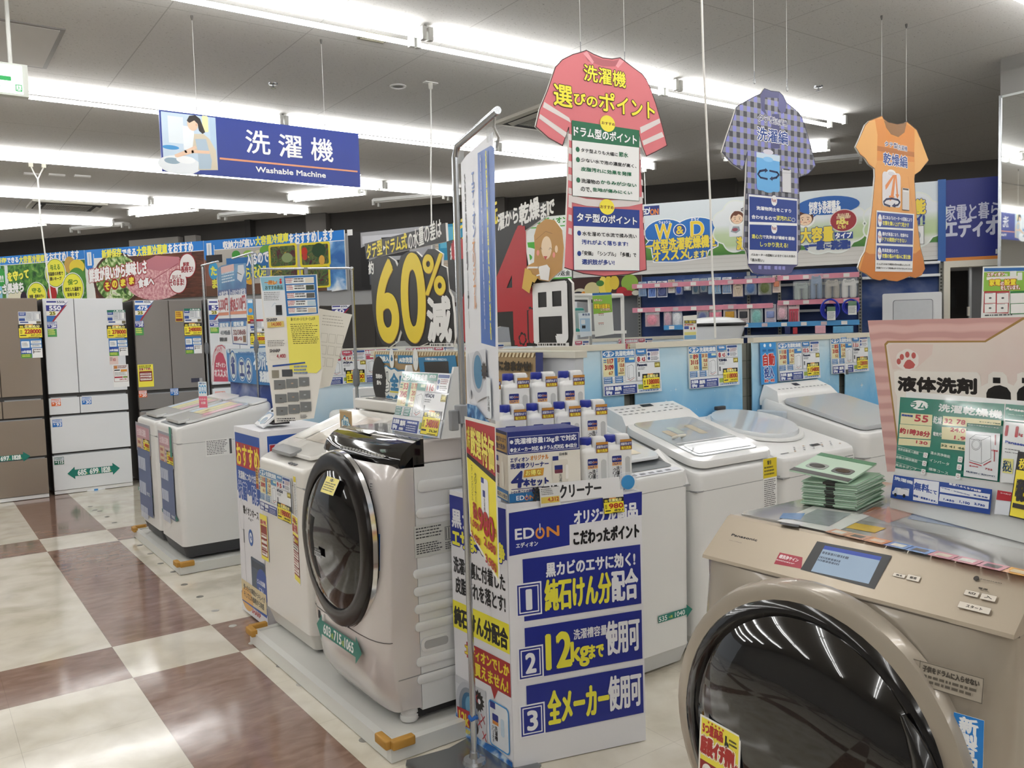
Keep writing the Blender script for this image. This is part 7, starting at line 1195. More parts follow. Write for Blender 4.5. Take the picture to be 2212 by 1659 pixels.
def simple(label, x, lidup, h=.86, body=WHITE):
    t = washer(label, (x, 4.36, 0), 0, .56, .58, h, h+.09, body, mat('#cfd0d0', .5), .9, .05); zfn = deckz(h, h+.09, .58)
    if lidup:
        g = MB(); g.rbox(.03, -.05, h+.10, .53, .0, h+.24, mat('#eceded', .2, coat=.4), .01, .01); g.v = [(x_, y_+.25, z_) for x_, y_, z_ in g.v]; g.obj('raised_lid', t, wn=True); g = MB(); g.box(.06, .197, h+.13, .22, .2, h+.19, mat('#b9bdc0', .4)); g.obj('lid_label', t, smooth=False)
    else: lid(t, rbq(.04, .06, .52, .5, .05), zfn, .016, LIDG)
    return t
simple('white washer with its lid folded up, left of the tan cardboard advertisement', 2.09, True)
simple('white washer with a blue edged body beside the folded lid washer', 2.68, True, .88)
simple('white washer hidden behind the tan cardboard advertisement', 3.26, False); simple('white washer behind the black number board end', 3.9, False)
# ================================================================ champagne drum washer at the right front
GOLD = mat('#a79d8f', .24, metal=.25, coat=.5); GOLDP = mat('#b4a896', .38, metal=.55, coat=.1); GOLDS = mat('#8d857a', .4, metal=.2)
t = thing('drum_washing_machine', 'champagne gold drum washer with a touch screen at the right front', 'washing machine', (1.33, 1.255, 0), RX)
W_, D_ = .645, .76
sm_ = [(.11, .04), (.08, .12), (.07, .4), (.075, .7), (.09, .86), (.085, .9)]; fm_ = [(.05, .04), (.01, .12), (-.005, .4), (.008, .7), (.05, .86), (.065, .9)]
def pf2(bl): return [(a[0]+(b_[0]-a[0])*bl, a[1]) for a, b_ in zip(sm_, fm_)]
xs2 = [0, .004, .015, .035, .07, .13, .22, .32, .42, .51, .575, .61, .63, .641, .645]; secs = []
for x in xs2:
    u = abs(2*x/W_-1); bl = (1-u**6)**.6 if u < 1 else 0; secs.append([(x, a, z) for a, z in pf2(bl)]+[(x, .149, .9), (x, .149, .04)])
g = MB(); g.loft(secs, GOLD); g.obj('front_shell', t, ang=50)
g = MB(); g.box(0, .15, .03, W_, D_, .90, GOLDS); g.obj('cabinet', t, smooth=False)
g = MB(); g.loft([[(x, .064, .9), (x, .066, .907), (x, .150, .979), (x, .160, .982), (x, .16, .9005)] for x in (0, W_)], GOLDP); o = g.obj('control_panel', t, smooth=False)
g = MB(); g.rbox(0, .161, .901, W_, D_, .980, mat('#b5ada2', .3, metal=.2), .012, .006); g.obj('top_frame', t, wn=True)
g = MB(); g.rbox(.012, .175, .979, W_-.012, D_-.02, .9845, mat('#9a9894', .08, coat=.7), .012, .002); g.obj('top_plate', t, wn=True)
g = MB(); g.tube([(x, pf2((1-abs(2*x/W_-1)**6)**.6 if 0 < x < W_ else 0)[5][0]-.001, .8995) for x in xs2], .002, mat('#5f584e', .5), 5); g.obj('panel_seam', t)
for x in (.06, W_-.06):
    for y in (.15, .66): g = MB(); g.lathe([(.025, 0), (.028, .005), (.028, .025), (.02, .032)], DKG, 14, (x, y, 0)); g.obj('foot', t)
# printed marks, screen and keys lie on the sloping control panel
s = Sheet(W_, .112, 645, 112, base=False); s.rough = .3
s.tx('Panasonic', 40, 43, 68, 5, '#2a2826', 1); s.tx('NA-VX900B', 43, 60, 33, 1, '#77706a', .2)
s.rr(42, 99, 80, 100, '#2a2826', 1); s.ell(91, 100, 2.2, 2.2, '#2a2826'); s.tx('nanoe X', 95, 99, 28, 1, '#3a3632', .3); s.tx('11.0', 132, 99, 16, 3, '#5a544e', .2)
q = [(175, 62), (229, 61), (240, 87), (177, 91)]; s.pg([(q[0][0], q[0][1]), (q[1][0], q[1][1]), (q[2][0], q[2][1]), (q[3][0], q[3][1])], '#a3243a'); s.tx('槽洗浄サイン', q[0][0]+4, q[0][1]+4, q[1][0]-q[0][0]-9, 9, '#f0e0e2', .6); s.scrib(q[0][0]+2, q[0][1]+17, q[1][0]-6, q[2][1]-5, 2, '#f0e0e2', .6, 3)
q = [(240, 17), (398, 14), (398, 92), (239, 89)]; s.pg(q, '#17181a'); 
q = [(261, 23), (381, 21), (383, 84), (262, 87)]; s.pg(q, emit('#8fa3b8', .16)); s.pg([q[0], q[1], (q[1][0]*.86+q[2][0]*.14, q[1][1]*.86+q[2][1]*.14), (q[0][0]*.86+q[3][0]*.14, q[0][1]*.86+q[3][1]*.14)], emit('#3a4fa0', .16)); u0, v0 = q[0]; s.scrib(u0+3, v0+14, u0+64, v0+22, 1, '#4a5a70', .7, 3); s.scrib(u0+2, v0+26, u0+52, v0+40, 2, '#4a5a70', .7, 4)
def key(q, tx): s.rr(*q, '#e0d8cb', 2); u0, v0, u1, v1 = q; s.fr(u0, v0, u1, v1, '#8f8578', .5); s.tx(tx, u0+(u1-u0)*.25, v0+(v1-v0)*.28, (u1-u0)*.5, (v1-v0)*.4, '#4a443c', .4)
key((417, 48, 440, 56), '戻る'); key((443, 45, 467, 57), '設定'); s.ell(555, 24, 4.5, 5, '#3a3632'); s.tx('ECONAVI', 562, 23, 34, 1, '#5a544c', .5); s.tx('電源', 565, 40, 15, 3, '#4a443c', .4)
key((547, 50, 571, 61), '切'); key((574, 50, 599, 62), '入'); key((547, 75, 599, 88), 'スタート')
s.put('panel_print', t, (0, .066, .9055), 0, radians(-48.5), center=False)
# door
cx, cz = .30, .60
ring_ = disc([(.318, .03), (.320, .012), (.314, -.004), (.292, -.012), (.276, -.010), (.270, .01)], GOLD, 'door_ring', t, 56, 1, 1.0, cx, cz)
door = disc([(.283, .0), (.285, -.010), (.278, -.018), (.262, -.020), (.255, -.014), (.250, .0)], mat('#0e0d0e', .12, coat=.6), 'door', t, 56, 1, 1.0, cx, cz)
disc([(.258, -.010), (.235, -.026), (.18, -.046), (.10, -.058), (.001, -.062)], mat('#08080a', .03, coat=1), 'door_glass', door, 56, 1, 1.0, cx, cz)
g = MB(); pts = []
for k in range(13): a = radians(-48+84*k/12); pts.append((cx+.262*cos(a), -.024, cz+.262*sin(a)))
g.tube(pts, [.006+.024*sin(pi*k/12) for k in range(13)], mat('#0b0a0a', .2, coat=.5), 10); g.obj('door_handle', door)
def fx(name, W, H, lx, y, z, draw, label, tilt=0, rz=0, back='#f2f2f0'): return fixed(t, name, W, H, lx, y, z, draw, label, radians(tilt), radians(rz), back)
fx('leaflet', .115, .30, .085, -.066, .31, five, 'yellow and red five star leaflet on the door', -4, -6)
def kids(s): V = s.vh; s.fr(0, 0, 100, V, '#5f584e', 1); s.ln([(23, 0), (23, V)], .8, '#5f584e'); s.pg([(11, 4), (19, V*.5), (3, V*.5)], '#5f584e'); s.tx('警告', 4, V*.58, 15, V*.3, '#4a443c', 1); s.tx('子供をドラムに入らせない', 27, V*.14, 68, V*.24, '#4a443c', .8); s.scrib(27, V*.5, 97, V*.9, 2, '#5f584e', .55, 3)
fx('warning_label', .13, .04, .49, .008, .80, kids, 'engraved style child warning label', -10, 4, '#a39a8c')
def newp9(s): V = s.vh; s.rect(0, 0, 100, V, '#1f7fd0'); s.vt('新製品', 20, 8, 60, V*.66, '#f2f6fa', b=5); s.rr(10, V*.74, 90, V*.96, '#eef1f4', 4); s.tx('9', 20, V*.78, 20, V*.14, '#33363a', 1.5); s.tx('月発売', 46, V*.79, 36, V*.12, '#1f5fae', 1.5)
fx('new_product_sticker', .045, .115, .575, .012, .655, newp9, 'blue vertical new product sticker with a handwritten 9', -4, 8)
# printed leaflets under film on the top plate
def topdecal(name, q, m, dz=.0): 
    g = MB(); pts = [(1.255-Y/1000, X/1000-1.33) for X, Y in q]; n = len(pts); ar = sum(pts[i][0]*pts[(i+1) % n][1]-pts[(i+1) % n][0]*pts[i][1] for i in range(n))
    g.poly([(x, y, .9852+dz) for x, y in (pts if ar > 0 else pts[::-1])], m); return g.obj(name, t, smooth=False)
topdecal('top_leaflet', [(1685, 1175), (1684, 1033), (1495, 996), (1499, 1136)], mat('#e9e9e6', .1, coat=.6)); topdecal('leaflet_photo', [(1660, 1148), (1672, 1070), (1535, 1034), (1531, 1118)], mat('#8f9598', .15, noise=.25, scale=50), .0004); topdecal('leaflet_photo', [(1569, 1173), (1604, 1140), (1542, 1108), (1521, 1147)], mat('#5f86b5', .15, noise=.3, scale=60), .0006); topdecal('detergent_slot', [(1495, 1121), (1502, 1079), (1480, 1070), (1477, 1114)], mat('#2a2624', .3), .0006)
topdecal('top_leaflet', [(1773, 1077), (1791, 981), (1651, 971), (1693, 1057)], mat('#b5603f', .12, noise=.2, scale=30, coat=.5)); topdecal('top_leaflet', [(1769, 985), (1765, 809), (1712, 798), (1715, 966)], mat('#5f7fb0', .12, noise=.35, scale=25, coat=.5)); topdecal('top_leaflet', [(1765, 809), (1761, 732), (1714, 712), (1712, 798)], mat('#b5505f', .12, noise=.3, scale=25, coat=.5))
topdecal('top_leaflet', [(1602, 1016), (1606, 949), (1553, 943), (1551, 1006)], mat('#c9a83a', .15, noise=.2, scale=40))
strip = [(1488, 1013), (1533, 1016), (1525, 645), (1462, 618), (1453, 661), (1469, 886)]
for k, c in enumerate(('#e3b39a', '#e3a98c', '#dfa07a', '#7f9fd6', '#7f9fd6', '#d9949c', '#d9949c', '#d9949c', '#dda070')):
    A = strip[0]; B_ = (strip[3][0], strip[3][1]-0); a0, a1 = k/9, (k+.96)/9; lo = lambda f, e: (A[0]+(B_[0]-A[0])*f+e*38, A[1]+(B_[1]-A[1])*f)
    topdecal('top_card', [lo(a0, 0), lo(a1, 0), lo(a1, 1), lo(a0, 1)], mat(c, .12, coat=.5), .0003); topdecal('card_photo', [lo(a0+.02, .25), lo(a1-.02, .25), lo(a1-.02, .75), lo(a0+.02, .75)], mat(('#e9e3d9', '#6f6a66', '#d9c9b5')[k % 3], .15, noise=.3, scale=90), .0006)
g = MB(); g.add([(.2, .3, .9862), (.63, .3, .9862), (.63, .74, .9862), (.2, .74, .9862)], [(0, 1, 2, 3)], CLEAR); g.obj('film', t, smooth=False)
# --- pink display board behind it
t = thing('display_board', 'large pink and cream display board with a red paw print and black kanji', 'display board', (1.985, 1.26, .986), RX)
PINK = ramp_mat('embossed_pink', [(.25, '#cf9f9a'), (.5, '#dcb0aa'), (.8, '#e2bbb5')], kind='wave', scale=9, distort=2.2)
CREAM = ramp_mat('soft_cream', [(.3, '#e6cfc8'), (.5, '#e9dbd2'), (.7, '#ebe3da')], scale=3.5)
s = Sheet(.75, .464, 750, 464, base=False); o_ = [(37, 40), (406, 42), (682, 41), (688, 349), (89, 421), (62, 219)]; s.extr([s.P(*p) for p in o_], 0, .02, PINK, s.c('#e3d6cc')); 
s.pg([(82, 100), (90, 92), (324, 93), (404, 43), (682, 42), (688, 349), (125, 416), (113, 332)], '#a98448'); s.pg([(87, 103), (93, 97), (326, 97), (406, 48), (682, 46), (688, 349), (129, 416), (117, 332)], CREAM)
s.pg([(90, 104), (106, 99), (206, 101), (203, 125), (166, 158), (104, 163)], '#e8d3cb')
s.cloud([(142, 139)][0][0], [(142, 139)][0][1], 30, 27, '#f1e9e2', 6, .08)
for a in [(120, 143), (128, 132), (142, 126), (158, 128)]: s.ell(a[0], a[1], 5.5, 7.5, '#c4605c')
s.pg([(132, 154), (137, 144), (142, 139), (149, 138), (156, 143), (162, 150), (158, 158), (148, 161), (137, 160)], '#c4605c')
s.pg([(108, 169), (118, 165), (203, 166), (308, 165), (315, 174), (318, 197), (332, 189), (333, 170), (343, 163), (364, 164), (372, 172), (375, 188), (387, 193), (394, 181), (394, 167), (403, 163), (684, 156), (688, 349), (118, 417), (116, 230), (110, 217)], '#f2ece4')
s.tx('液体洗剤', 119, 181, 187, 34, '#1b1513', 4); s.tx('柔軟剤', 128, 235, 182, 30, '#1b1513', 4)
s.rect(343, 176, 359, 189, '#120d0c'); s.pg([(329, 212), (333, 203), (346, 195), (358, 193), (373, 198), (381, 209), (388, 369), (333, 376)], '#120d0c'); s.rect(404, 175, 420, 187, '#120d0c'); s.pg([(394, 209), (398, 200), (409, 192), (428, 192), (442, 206), (449, 362), (398, 368)], '#120d0c')
s.put('board', t, center=False)
# --- green price board in front of it
AG = radians(-108.2)
t = thing('price_board', 'large green drum washer price board with 2,530 yen recycling strip', 'price board', (1.782, 1.045, .987), AG)
s = Sheet(.44, .265, 440, 265, .003, '#dddfdd', .12, .6)
GR = '#1f7a66'
s.pg([(-16, 14), (261, 9), (275, 162), (0, 175)], GR); s.ell(44, 28, 26, 10.5, '#eef2ef'); s.tx('ドラム式', -7, 21, 99, 15, GR, 1.2, sv=1); s.tx('洗濯乾燥機', 99, 21, 160, 15, '#e3e9e6', 1.6, sv=2)
CY = '#e3dcae'
s.pg([(-6, 49), (85, 46), (88, 70), (-4, 74)], CY); s.pg([(-5, 75), (88, 71), (90, 99), (-2, 105)], CY); s.pg([(-2, 107), (91, 101), (91, 116), (-1, 122)], CY); s.tx('55', 37, 50, 38, 14, '#b3303a', 1.5); s.tx('約1時38分', -2, 83, 88, 12, '#b3303a', 1.4); s.tx('130', 51, 106, 32, 6, '#b3303a', .9); s.tx('運転時間', -3, 52, 33, 4, '#2a4a9a', .8)
s.pg([(115, 46), (179, 44), (180, 63), (117, 65)], CY); s.pg([(116, 69), (180, 66), (183, 93), (120, 95)], CY); s.pg([(120, 103), (183, 100), (185, 112), (121, 115)], CY); s.tx('32', 121, 51, 21, 9, '#b3303a', 1.1); s.tx('78', 153, 50, 22, 9, '#b3303a', 1.1); s.tx('24.0', 140, 68, 37, 8, '#b3303a', .9); s.tx('1.9', 153, 84, 28, 7, '#b3303a', .9); s.tx('32 41 46', 122, 106, 61, 4, '#33502a', .7)
s.tx('乾燥', 91, 48, 24, 16, '#dfe9e4', .6); s.tx('電気代', 96, 82, 23, 8, '#dfe9e4', .6)
for k, (a, b_) in enumerate((('洗剤自動投入機能', '温水洗浄機能'), ('自動お掃除機能', 'インバータ'), ('風呂水ポンプ', '標準コース'))):
    (u0, v0), (u1, v1) = ([(0, 128), (91, 129)], [(0, 146), (92, 146)], [(1, 164), (93, 165)])[k]; s.ln([(u0, v0-3), (u1, v0+4)], .6, '#dfe9e4'); s.tx(a, u0+2, v0, (u1-u0)*.68, 6, '#cfe3da', .3, sv=2); s.rr(u1-13, v0+1, u1-1, v0+12, '#e9efec', 1.5); s.ell(u1-7, v0+6.5, 3.2, 3.2, '#b3707a'); s.ell(u1-7, v0+6.5, 2.2, 2.2, '#e9efec')
    (u0, v0), (u1, v1) = ([(95, 122), (184, 126)], [(96, 138), (185, 141)], [(98, 157), (186, 158)])[k]; s.tx(b_, u0+2, v0+2, (u1-u0)*.6, 6, '#cfe3da', .3, sv=2); s.rr(u1-13, v0+3, u1-1, v0+15, '#e9efec', 1.5); s.ell(u1-7, v0+9, 3.2, 3.2, '#b3707a'); s.ell(u1-7, v0+9, 2.2, 2.2, '#e9efec')
s.pg([(181, 44), (263, 42), (264, 52), (181, 55)], CY); s.tx('ヒートポンプ乾燥', 213, 48, 49, 2, '#33502a', .5); s.tx('設置に必要なスペースを', 185, 58, 75, -1, '#dfe9e4', .4); s.pg([(183, 71), (265, 68), (274, 160), (193, 163)], '#dfe3e6')
s.ln([(195, 86), (208, 76), (244, 75), (252, 119), (232, 132), (202, 129), (195, 86)], 1, '#6a6f76'); s.ln([(195, 86), (224, 86), (245, 75)], .8, '#6a6f76'); s.ln([(224, 86), (232, 132)], .8, '#6a6f76'); q = [(213, 96)][0]; s.ell(q[0], q[1], 11.5, 11.5, '#6a6f76'); s.ell(q[0], q[1], 10.6, 10.6, '#dfe3e6'); s.ell(q[0], q[1], 9, 9, '#6a6f76'); s.ell(q[0], q[1], 8.3, 8.3, '#dfe3e6')
s.ln([(203, 133), (233, 136)], 2, '#b3404a'); s.ln([(238, 134), (253, 124)], 2, '#b3404a'); s.ln([(258, 102), (261, 123)], 2, '#b3404a'); s.ln([(255, 72), (258, 91)], 2, '#b3404a'); s.tx('600', 204, 139, 22, 2, '#b3404a', .5); s.tx('722', 243, 139, 17, 3, '#b3404a', .5); s.tx('1058', 252, 101, 14, 3, '#b3404a', .5); s.rr(195, 150, 270, 154, '#e9eef0', 2); s.tx('設置可能な防水パン 奥行内寸54cm以上', 199, 154, 70, -3, '#3a4a6a', .4)
s.pg([(269, 9), (383, 9), (401, 152), (282, 161)], '#e3e6e6'); s.pg([(269, 9), (383, 9), (387, 37), (271, 38)], GR); s.tx('Panasonic', 272, 16, 55, 4, '#eef2ef', .9, sv=2); s.tx('NA-VX900', 279, 28, 43, 1, '#c9dfd6', .3); s.rr(274, 41, 327, 43, GR, 2); s.tx('11', 278, 51, 27, 19, '#b3303a', 2); s.tx('kg', 308, 62, 9, 7, '#b3303a', .6); s.tx('Panasonic', 281, 80, 56, 4, '#23409a', 1.3, sv=2); s.tx('洗濯乾燥機', 282, 95, 34, 1, '#33363c', .4); s.tx('NA-VX900', 284, 101, 44, 1, '#33363c', .5); s.tx('自動投入搭載', 285, 109, 36, 0, '#33363c', .4)
s.pg([(282, 115), (305, 113), (307, 141), (285, 142)], '#e0dc8a'); s.tx('税込', 284, 118, 20, 21, '#2a4a6a', .9)
s.pg([(6, 190), (268, 178), (271, 227), (6, 242)], '#24489c'); s.tx('洗濯機', 10, 193, 55, 7, '#e3e8f2', .9, sv=2); s.pg([(17, 217), (58, 213), (59, 229), (10, 233)], '#e3e6ea'); s.pg([(9, 228), (23, 216), (26, 231), (11, 232)], '#c9d0da'); s.tx('EDION', 34, 215, 21, 2, '#33508f', .3); q = [(20, 233), (46, 231)]; s.ell(q[0][0], q[0][1], 4, 4, '#2a2c30'); s.ell(q[1][0], q[1][1], 4, 4, '#2a2c30')
s.pg([(68, 189), (137, 185), (142, 231), (73, 235)], '#e6eaf2'); s.tx('無料', 71, 196, 41, 16, '#24489c', 1.6); s.tx('にて', 112, 205, 23, 7, '#24489c', .9); s.tx('配送・設置承ります。', 73, 223, 65, 4, '#24489c', .8, sv=2)
s.tx('家電リサイクル料金', 164, 186, 80, -4, '#eef0f8', .7, sv=2); s.pg([(142, 194), (266, 188), (266, 199), (143, 205)], '#e6eaf2'); s.tx('洗濯機・衣類乾燥機', 144, 196, 75, -1, '#24489c', .7, sv=3); s.tx('2,530', 228, 195, 33, 2, '#24489c', 1.1); s.pg([(144, 209), (266, 203), (267, 217), (144, 224)], '#dfe5f0'); s.tx('1,650', 156, 216, 27, 4, '#24489c', .8); s.tx('1,100', 197, 213, 25, 5, '#24489c', .8); s.tx('2,750', 233, 211, 25, 4, '#24489c', .8)
s.pg([(282, 177), (314, 176), (317, 193), (282, 196)], '#b3303a'); s.tx('ヒートポンプ', 290, 180, 22, 2, '#f0dfe2', .4); s.pg([(282, 196), (411, 187), (412, 209), (282, 224)], '#dfe3ea')
s.put('card', t, (0, 0, 0), 0, radians(-10), center=False)
s = Sheet(.10, .125, 100, 125, .002); ytag(s, 0, 0, 100, 125, '税込', '税別', '10/末', .5); s.tx('税込', 10, 52, 32, 40, '#191512', 3); s.put('price_ticket', t, (.318, -.006, .045), 0, radians(-10), center=False)
g = MB(); g.box(.03, .07, 0, .4, .075, .2, mat('#d9dcd8', .4)); g.obj('back_stand', t, smooth=False)
# --- pile of green brochures
MINT = mat('#9fc2a6', .5, noise=.12, scale=30); R = random.Random(2); BG = 'green brochures piled on the champagne drum washer'
for k in range(13):
    g = MB(); th = .0042; w2, d2 = .185, .125
    for j in range(3): g.box(.001*j, .001*j, th*j/3, w2-.001*j, d2-.001*j, th*(j+.75)/3, MINT if j != 1 else mat('#dfe9e0', .6))
    g.box(-.0006, .048, 0, w2*1.002, .075, th+.0003, mat('#33322f', .4)) if k == 12 else g.box(-.0008, .05, .0003, .02, .07, th*.8, mat('#33322f', .4))
    o = g.obj('brochure', None, (1.70+R.uniform(-.003, .003), 1.075+R.uniform(-.003, .003), .9865+k*.00448), radians(14+R.uniform(-2, 2)), smooth=False)
    tag(o, 'green paged brochure lying in the pile beside the green price board', 'brochure', BG)
g = MB(); w2, d2 = .20, .135; g.box(0, 0, 0, w2, d2, .004, mat('#b9d3bd', .4)); g.box(0, 0, .0042, .028, d2, .0046, mat('#33322f', .35)); g.box(.17, 0, .0042, w2, d2, .0046, mat('#2a7a4a', .35))
g.rbox(.05, .075, .0042, .1, .12, .0052, mat('#8f958f', .3), .012, .0004, 4); g.lathe([(.018, .0053), (.017, .0058)], mat('#1d1c1a', .2), 20, (.075, .098, 0)); g.rbox(.05, .015, .0042, .1, .06, .0052, mat('#55595a', .3), .012, .0004, 4); g.lathe([(.017, .0053), (.016, .0058)], mat('#121212', .2), 20, (.075, .038, 0))
o = g.obj('brochure', None, (1.69, 1.09, 1.0475), radians(-8), smooth=False); o.rotation_euler = (radians(7), radians(-4), radians(14)); tag(o, 'topmost green brochure with two washer pictures, tilted on the pile', 'brochure', BG)
# --- small installation poster on a stand at the far right
t = thing('poster_stand', 'green and white installation poster on a stand in front of the doorway', 'poster', WP(1.0, 0, 6.2), RW)
s = Sheet(.42, .62, 420, 620, .004, base=False); s.pg([(-48, 68), (322, 80), (329, 836), (-57, 834), (-57, 396)], '#eceee9'); s.pg([(-40, 78), (322, 91), (322, 113), (-40, 100)], '#2a6aae'); s.pg([(-41, 104), (322, 115), (323, 238), (-44, 228)], '#8fc04a')
s.tx('エディオン', -23, 109, 97, 24, '#f4f4ee', 2.5, '#b0303a', 4); s.tx('では', 75, 120, 17, 13, '#f4f4ee', 1); s.rect(-26, 137, 148, 155, '#f0e9e2'); s.tx('家電', -9, 153, 61, 40, '#f4e23a', 3, '#b0302a', 5); s.tx('の', 54, 172, 19, 21, '#f4f0e6', 2, '#b0302a', 4); s.tx('設置', 75, 156, 63, 38, '#f4e23a', 3, '#b0302a', 5); s.tx('をしています。', 55, 196, 106, 27, '#f4f0e6', 2.4, '#b0302a', 4); s.rr(105, 105, 142, 140, '#e9ede6', 3); s.rr(147, 116, 174, 165, '#e9ede6', 3)
s.pg([(-40, 226), (104, 231), (98, 374), (-44, 366)], '#b3383a')
for q in ([(-36, 239), (26, 304)], [(33, 242), (99, 307)], [(-37, 308), (26, 365)], [(32, 310), (95, 367)]): s.rect(*q[0], *q[1], '#f2f0ec'); s.ell((q[0][0]+q[1][0])/2, (q[0][1]+q[1][1])/2, 8, 6, '#5a5a5c'); s.scrib(q[0][0]+2, q[0][1]+2, q[1][0]-3, q[0][1]+6, 1, '#33363c', .6, 2)
s.rect(107, 233, 273, 380, '#2a7a3a'); s.rect(109, 247, 272, 311, '#f2f0ec'); s.rect(111, 315, 273, 375, '#f2f0ec'); s.scrib(*(-35, 378, 168, 392), 1, '#55575a', .6, 2)
s.put('poster_sheet', t, (0, 0, 1.18), center=False)
g = MB(); g.tube([(.2, .02, .0), (.2, .02, 1.8)], .012, STEEL, 8); g.lathe([(.16, 0), (.16, .01), (.03, .02)], STEEL, 20, (.2, .02, 0)); g.obj('stand', t)
g = MB(); g.tube([(0.03, .005, 1.81), (.03, .005, 1.84)], .006, STEEL, 6); g.obj('clip', t)
# ================================================================ goods shelf below the meadow banner
t = thing('shelf_unit', 'dark blue backed wall shelf unit with pink price rails below the meadow banner', 'shelf', WP(-1.75, 0, 8.3), RW)
NAVYP = ramp_mat('shelf_back_sky', [(.35, '#16306a'), (.55, '#2a4a8a'), (.66, '#6a7aa6'), (.78, '#b9bfd0')], scale=1.6, distort=.5)
g = MB(); g.box(.03, .07, .05, 2.71, .10, 1.90, NAVYP); g.obj('back_panel', t, smooth=False)
for x in (.0, 1.05, 1.33, 2.03, 2.69): g = MB(); g.box(x, .03, 0, x+.03, .069, 1.9, mat('#8f8f8a', .4, .5)); [g.box(x+.008, .0285, .9+.03*k, x+.022, .0295, .915+.03*k, mat('#33332f')) for k in range(32)]; g.obj('slotted_post', t, smooth=False)
RAIL = mat('#d58a9c', .2, coat=.5, noise=.25, scale=9); RAILB = mat('#4f97cf', .2, coat=.5, noise=.1, scale=6)
for x0, x1, z, m_, y in ((.0, 1.32, 1.775, RAIL, -.22), (1.34, 2.03, 1.79, RAIL, -.22), (.0, 1.30, 1.545, RAIL, -.22), (1.34, 2.03, 1.565, RAIL, -.22), (.3, 2.03, 1.37, RAILB, -.22)):
    g = MB(); g.box(x0, y, z, x1, y+.012, z+.045, m_); g.box(x0, y+.0125, z+.03, x1, .06, z+.045, mat('#c9c9c6', .4)); R = random.Random(int(z*1000)); 
    for k in range(int((x1-x0)/.17)): g.box(x0+.05+.17*k, y-.002, z+.006, x0+.10+.17*k, y-.0002, z+.038, mat(('#e6e4e0', '#dfd9d6', '#c9b9bd')[k % 3], .3))
    g.obj('price_rail', t, smooth=False)
for x0, x1, z in ((1.36, 2.03, 1.745), (2.06, 2.69, 1.885), (2.06, 2.69, 1.775), (1.5, 1.75, 1.50)): g = MB(); g.box(x0, -.05, z, x1, .06, z+.022, mat('#e9ebed', .35)); g.obj('shelf_lip', t, smooth=False)
GG = 'hanging packages on the wall shelf'
def pack(q, label, top, body, low, kind=0, name='hanging_package', bag=False):
    """carded package on a hook: card with header, moulded contents and a clear bag"""
    u0, v0, u1, v1 = q; W, H = (u1-u0)/1000, (v1-v0)/1000
    t = thing(name, label, 'package', WP(-1.75+u0/1000, 1.95-v1/1000, 8.11), RW, GG)
    s = Sheet(W, H, 100, None, .002, low); V = s.vh; s.rect(0, 0, 100, V*.3, top); s.scrib(10, V*.06, 90, V*.22, 2, '#33405a', .5, int(u0)); s.ell(50, V*.04, 7, V*.02, '#3a3a3a'); s.rect(6, V*.3, 94, V*.95, low if kind == 3 else body)
    if kind == 0: [s.rr(18+20*k, V*.4, 32+20*k, V*.88, top, 5) for k in range(4)]
    if kind == 3: s.scrib(12, V*.72, 88, V*.9, 3, '#8a5a6a', .4, int(u0)+1)
    s.put('card', t, center=False)
    g = MB()
    if kind == 0: [g.rbox(W*(.14+.2*k), -.016, H*.1, W*(.27+.2*k), -.002, H*.6, mat(body, .3), .005, .004, 2) for k in range(4)]
    elif kind == 1: g.tube([(W*(.5+.33*cos(a)), -.012, H*(.36+.24*sin(a))) for a in [2*pi*k/20 for k in range(21)]], .006, mat(body, .35), 6)
    elif kind == 2: g.ball((W*.5, -.014, H*.38), (W*.42, .016, H*.36), mat(body, .5, noise=.45, scale=60), 14)
    elif kind == 3: g.rbox(W*.16, -.018, H*.34, W*.84, -.002, H*.66, mat(body, .4, noise=.2, scale=40), .01, .006, 3)
    elif kind == 4: g.tube([(W*.5, -.01, H*.8), (W*.15, -.01, H*.55), (W*.25, -.01, H*.5), (W*.75, -.01, H*.5), (W*.85, -.01, H*.55), (W*.5, -.01, H*.8)], .008, mat(body, .4), 6); g.tube([(W*.25, -.01, H*.5), (W*.5, -.01, H*.1), (W*.75, -.01, H*.5)], .008, mat(body, .4), 6)
    g.obj('contents', t)
    if bag: g = MB(); g.rbox(0, -.024, 0, W, -.0005, H*.98, CLEAR, .008, .008, 2); g.obj('clear_bag', t)
    g = MB(); g.tube([(W/2, -.03, H*.97), (W/2, .15, H*.99)], .0025, STEEL, 5); g.obj('hook', t)
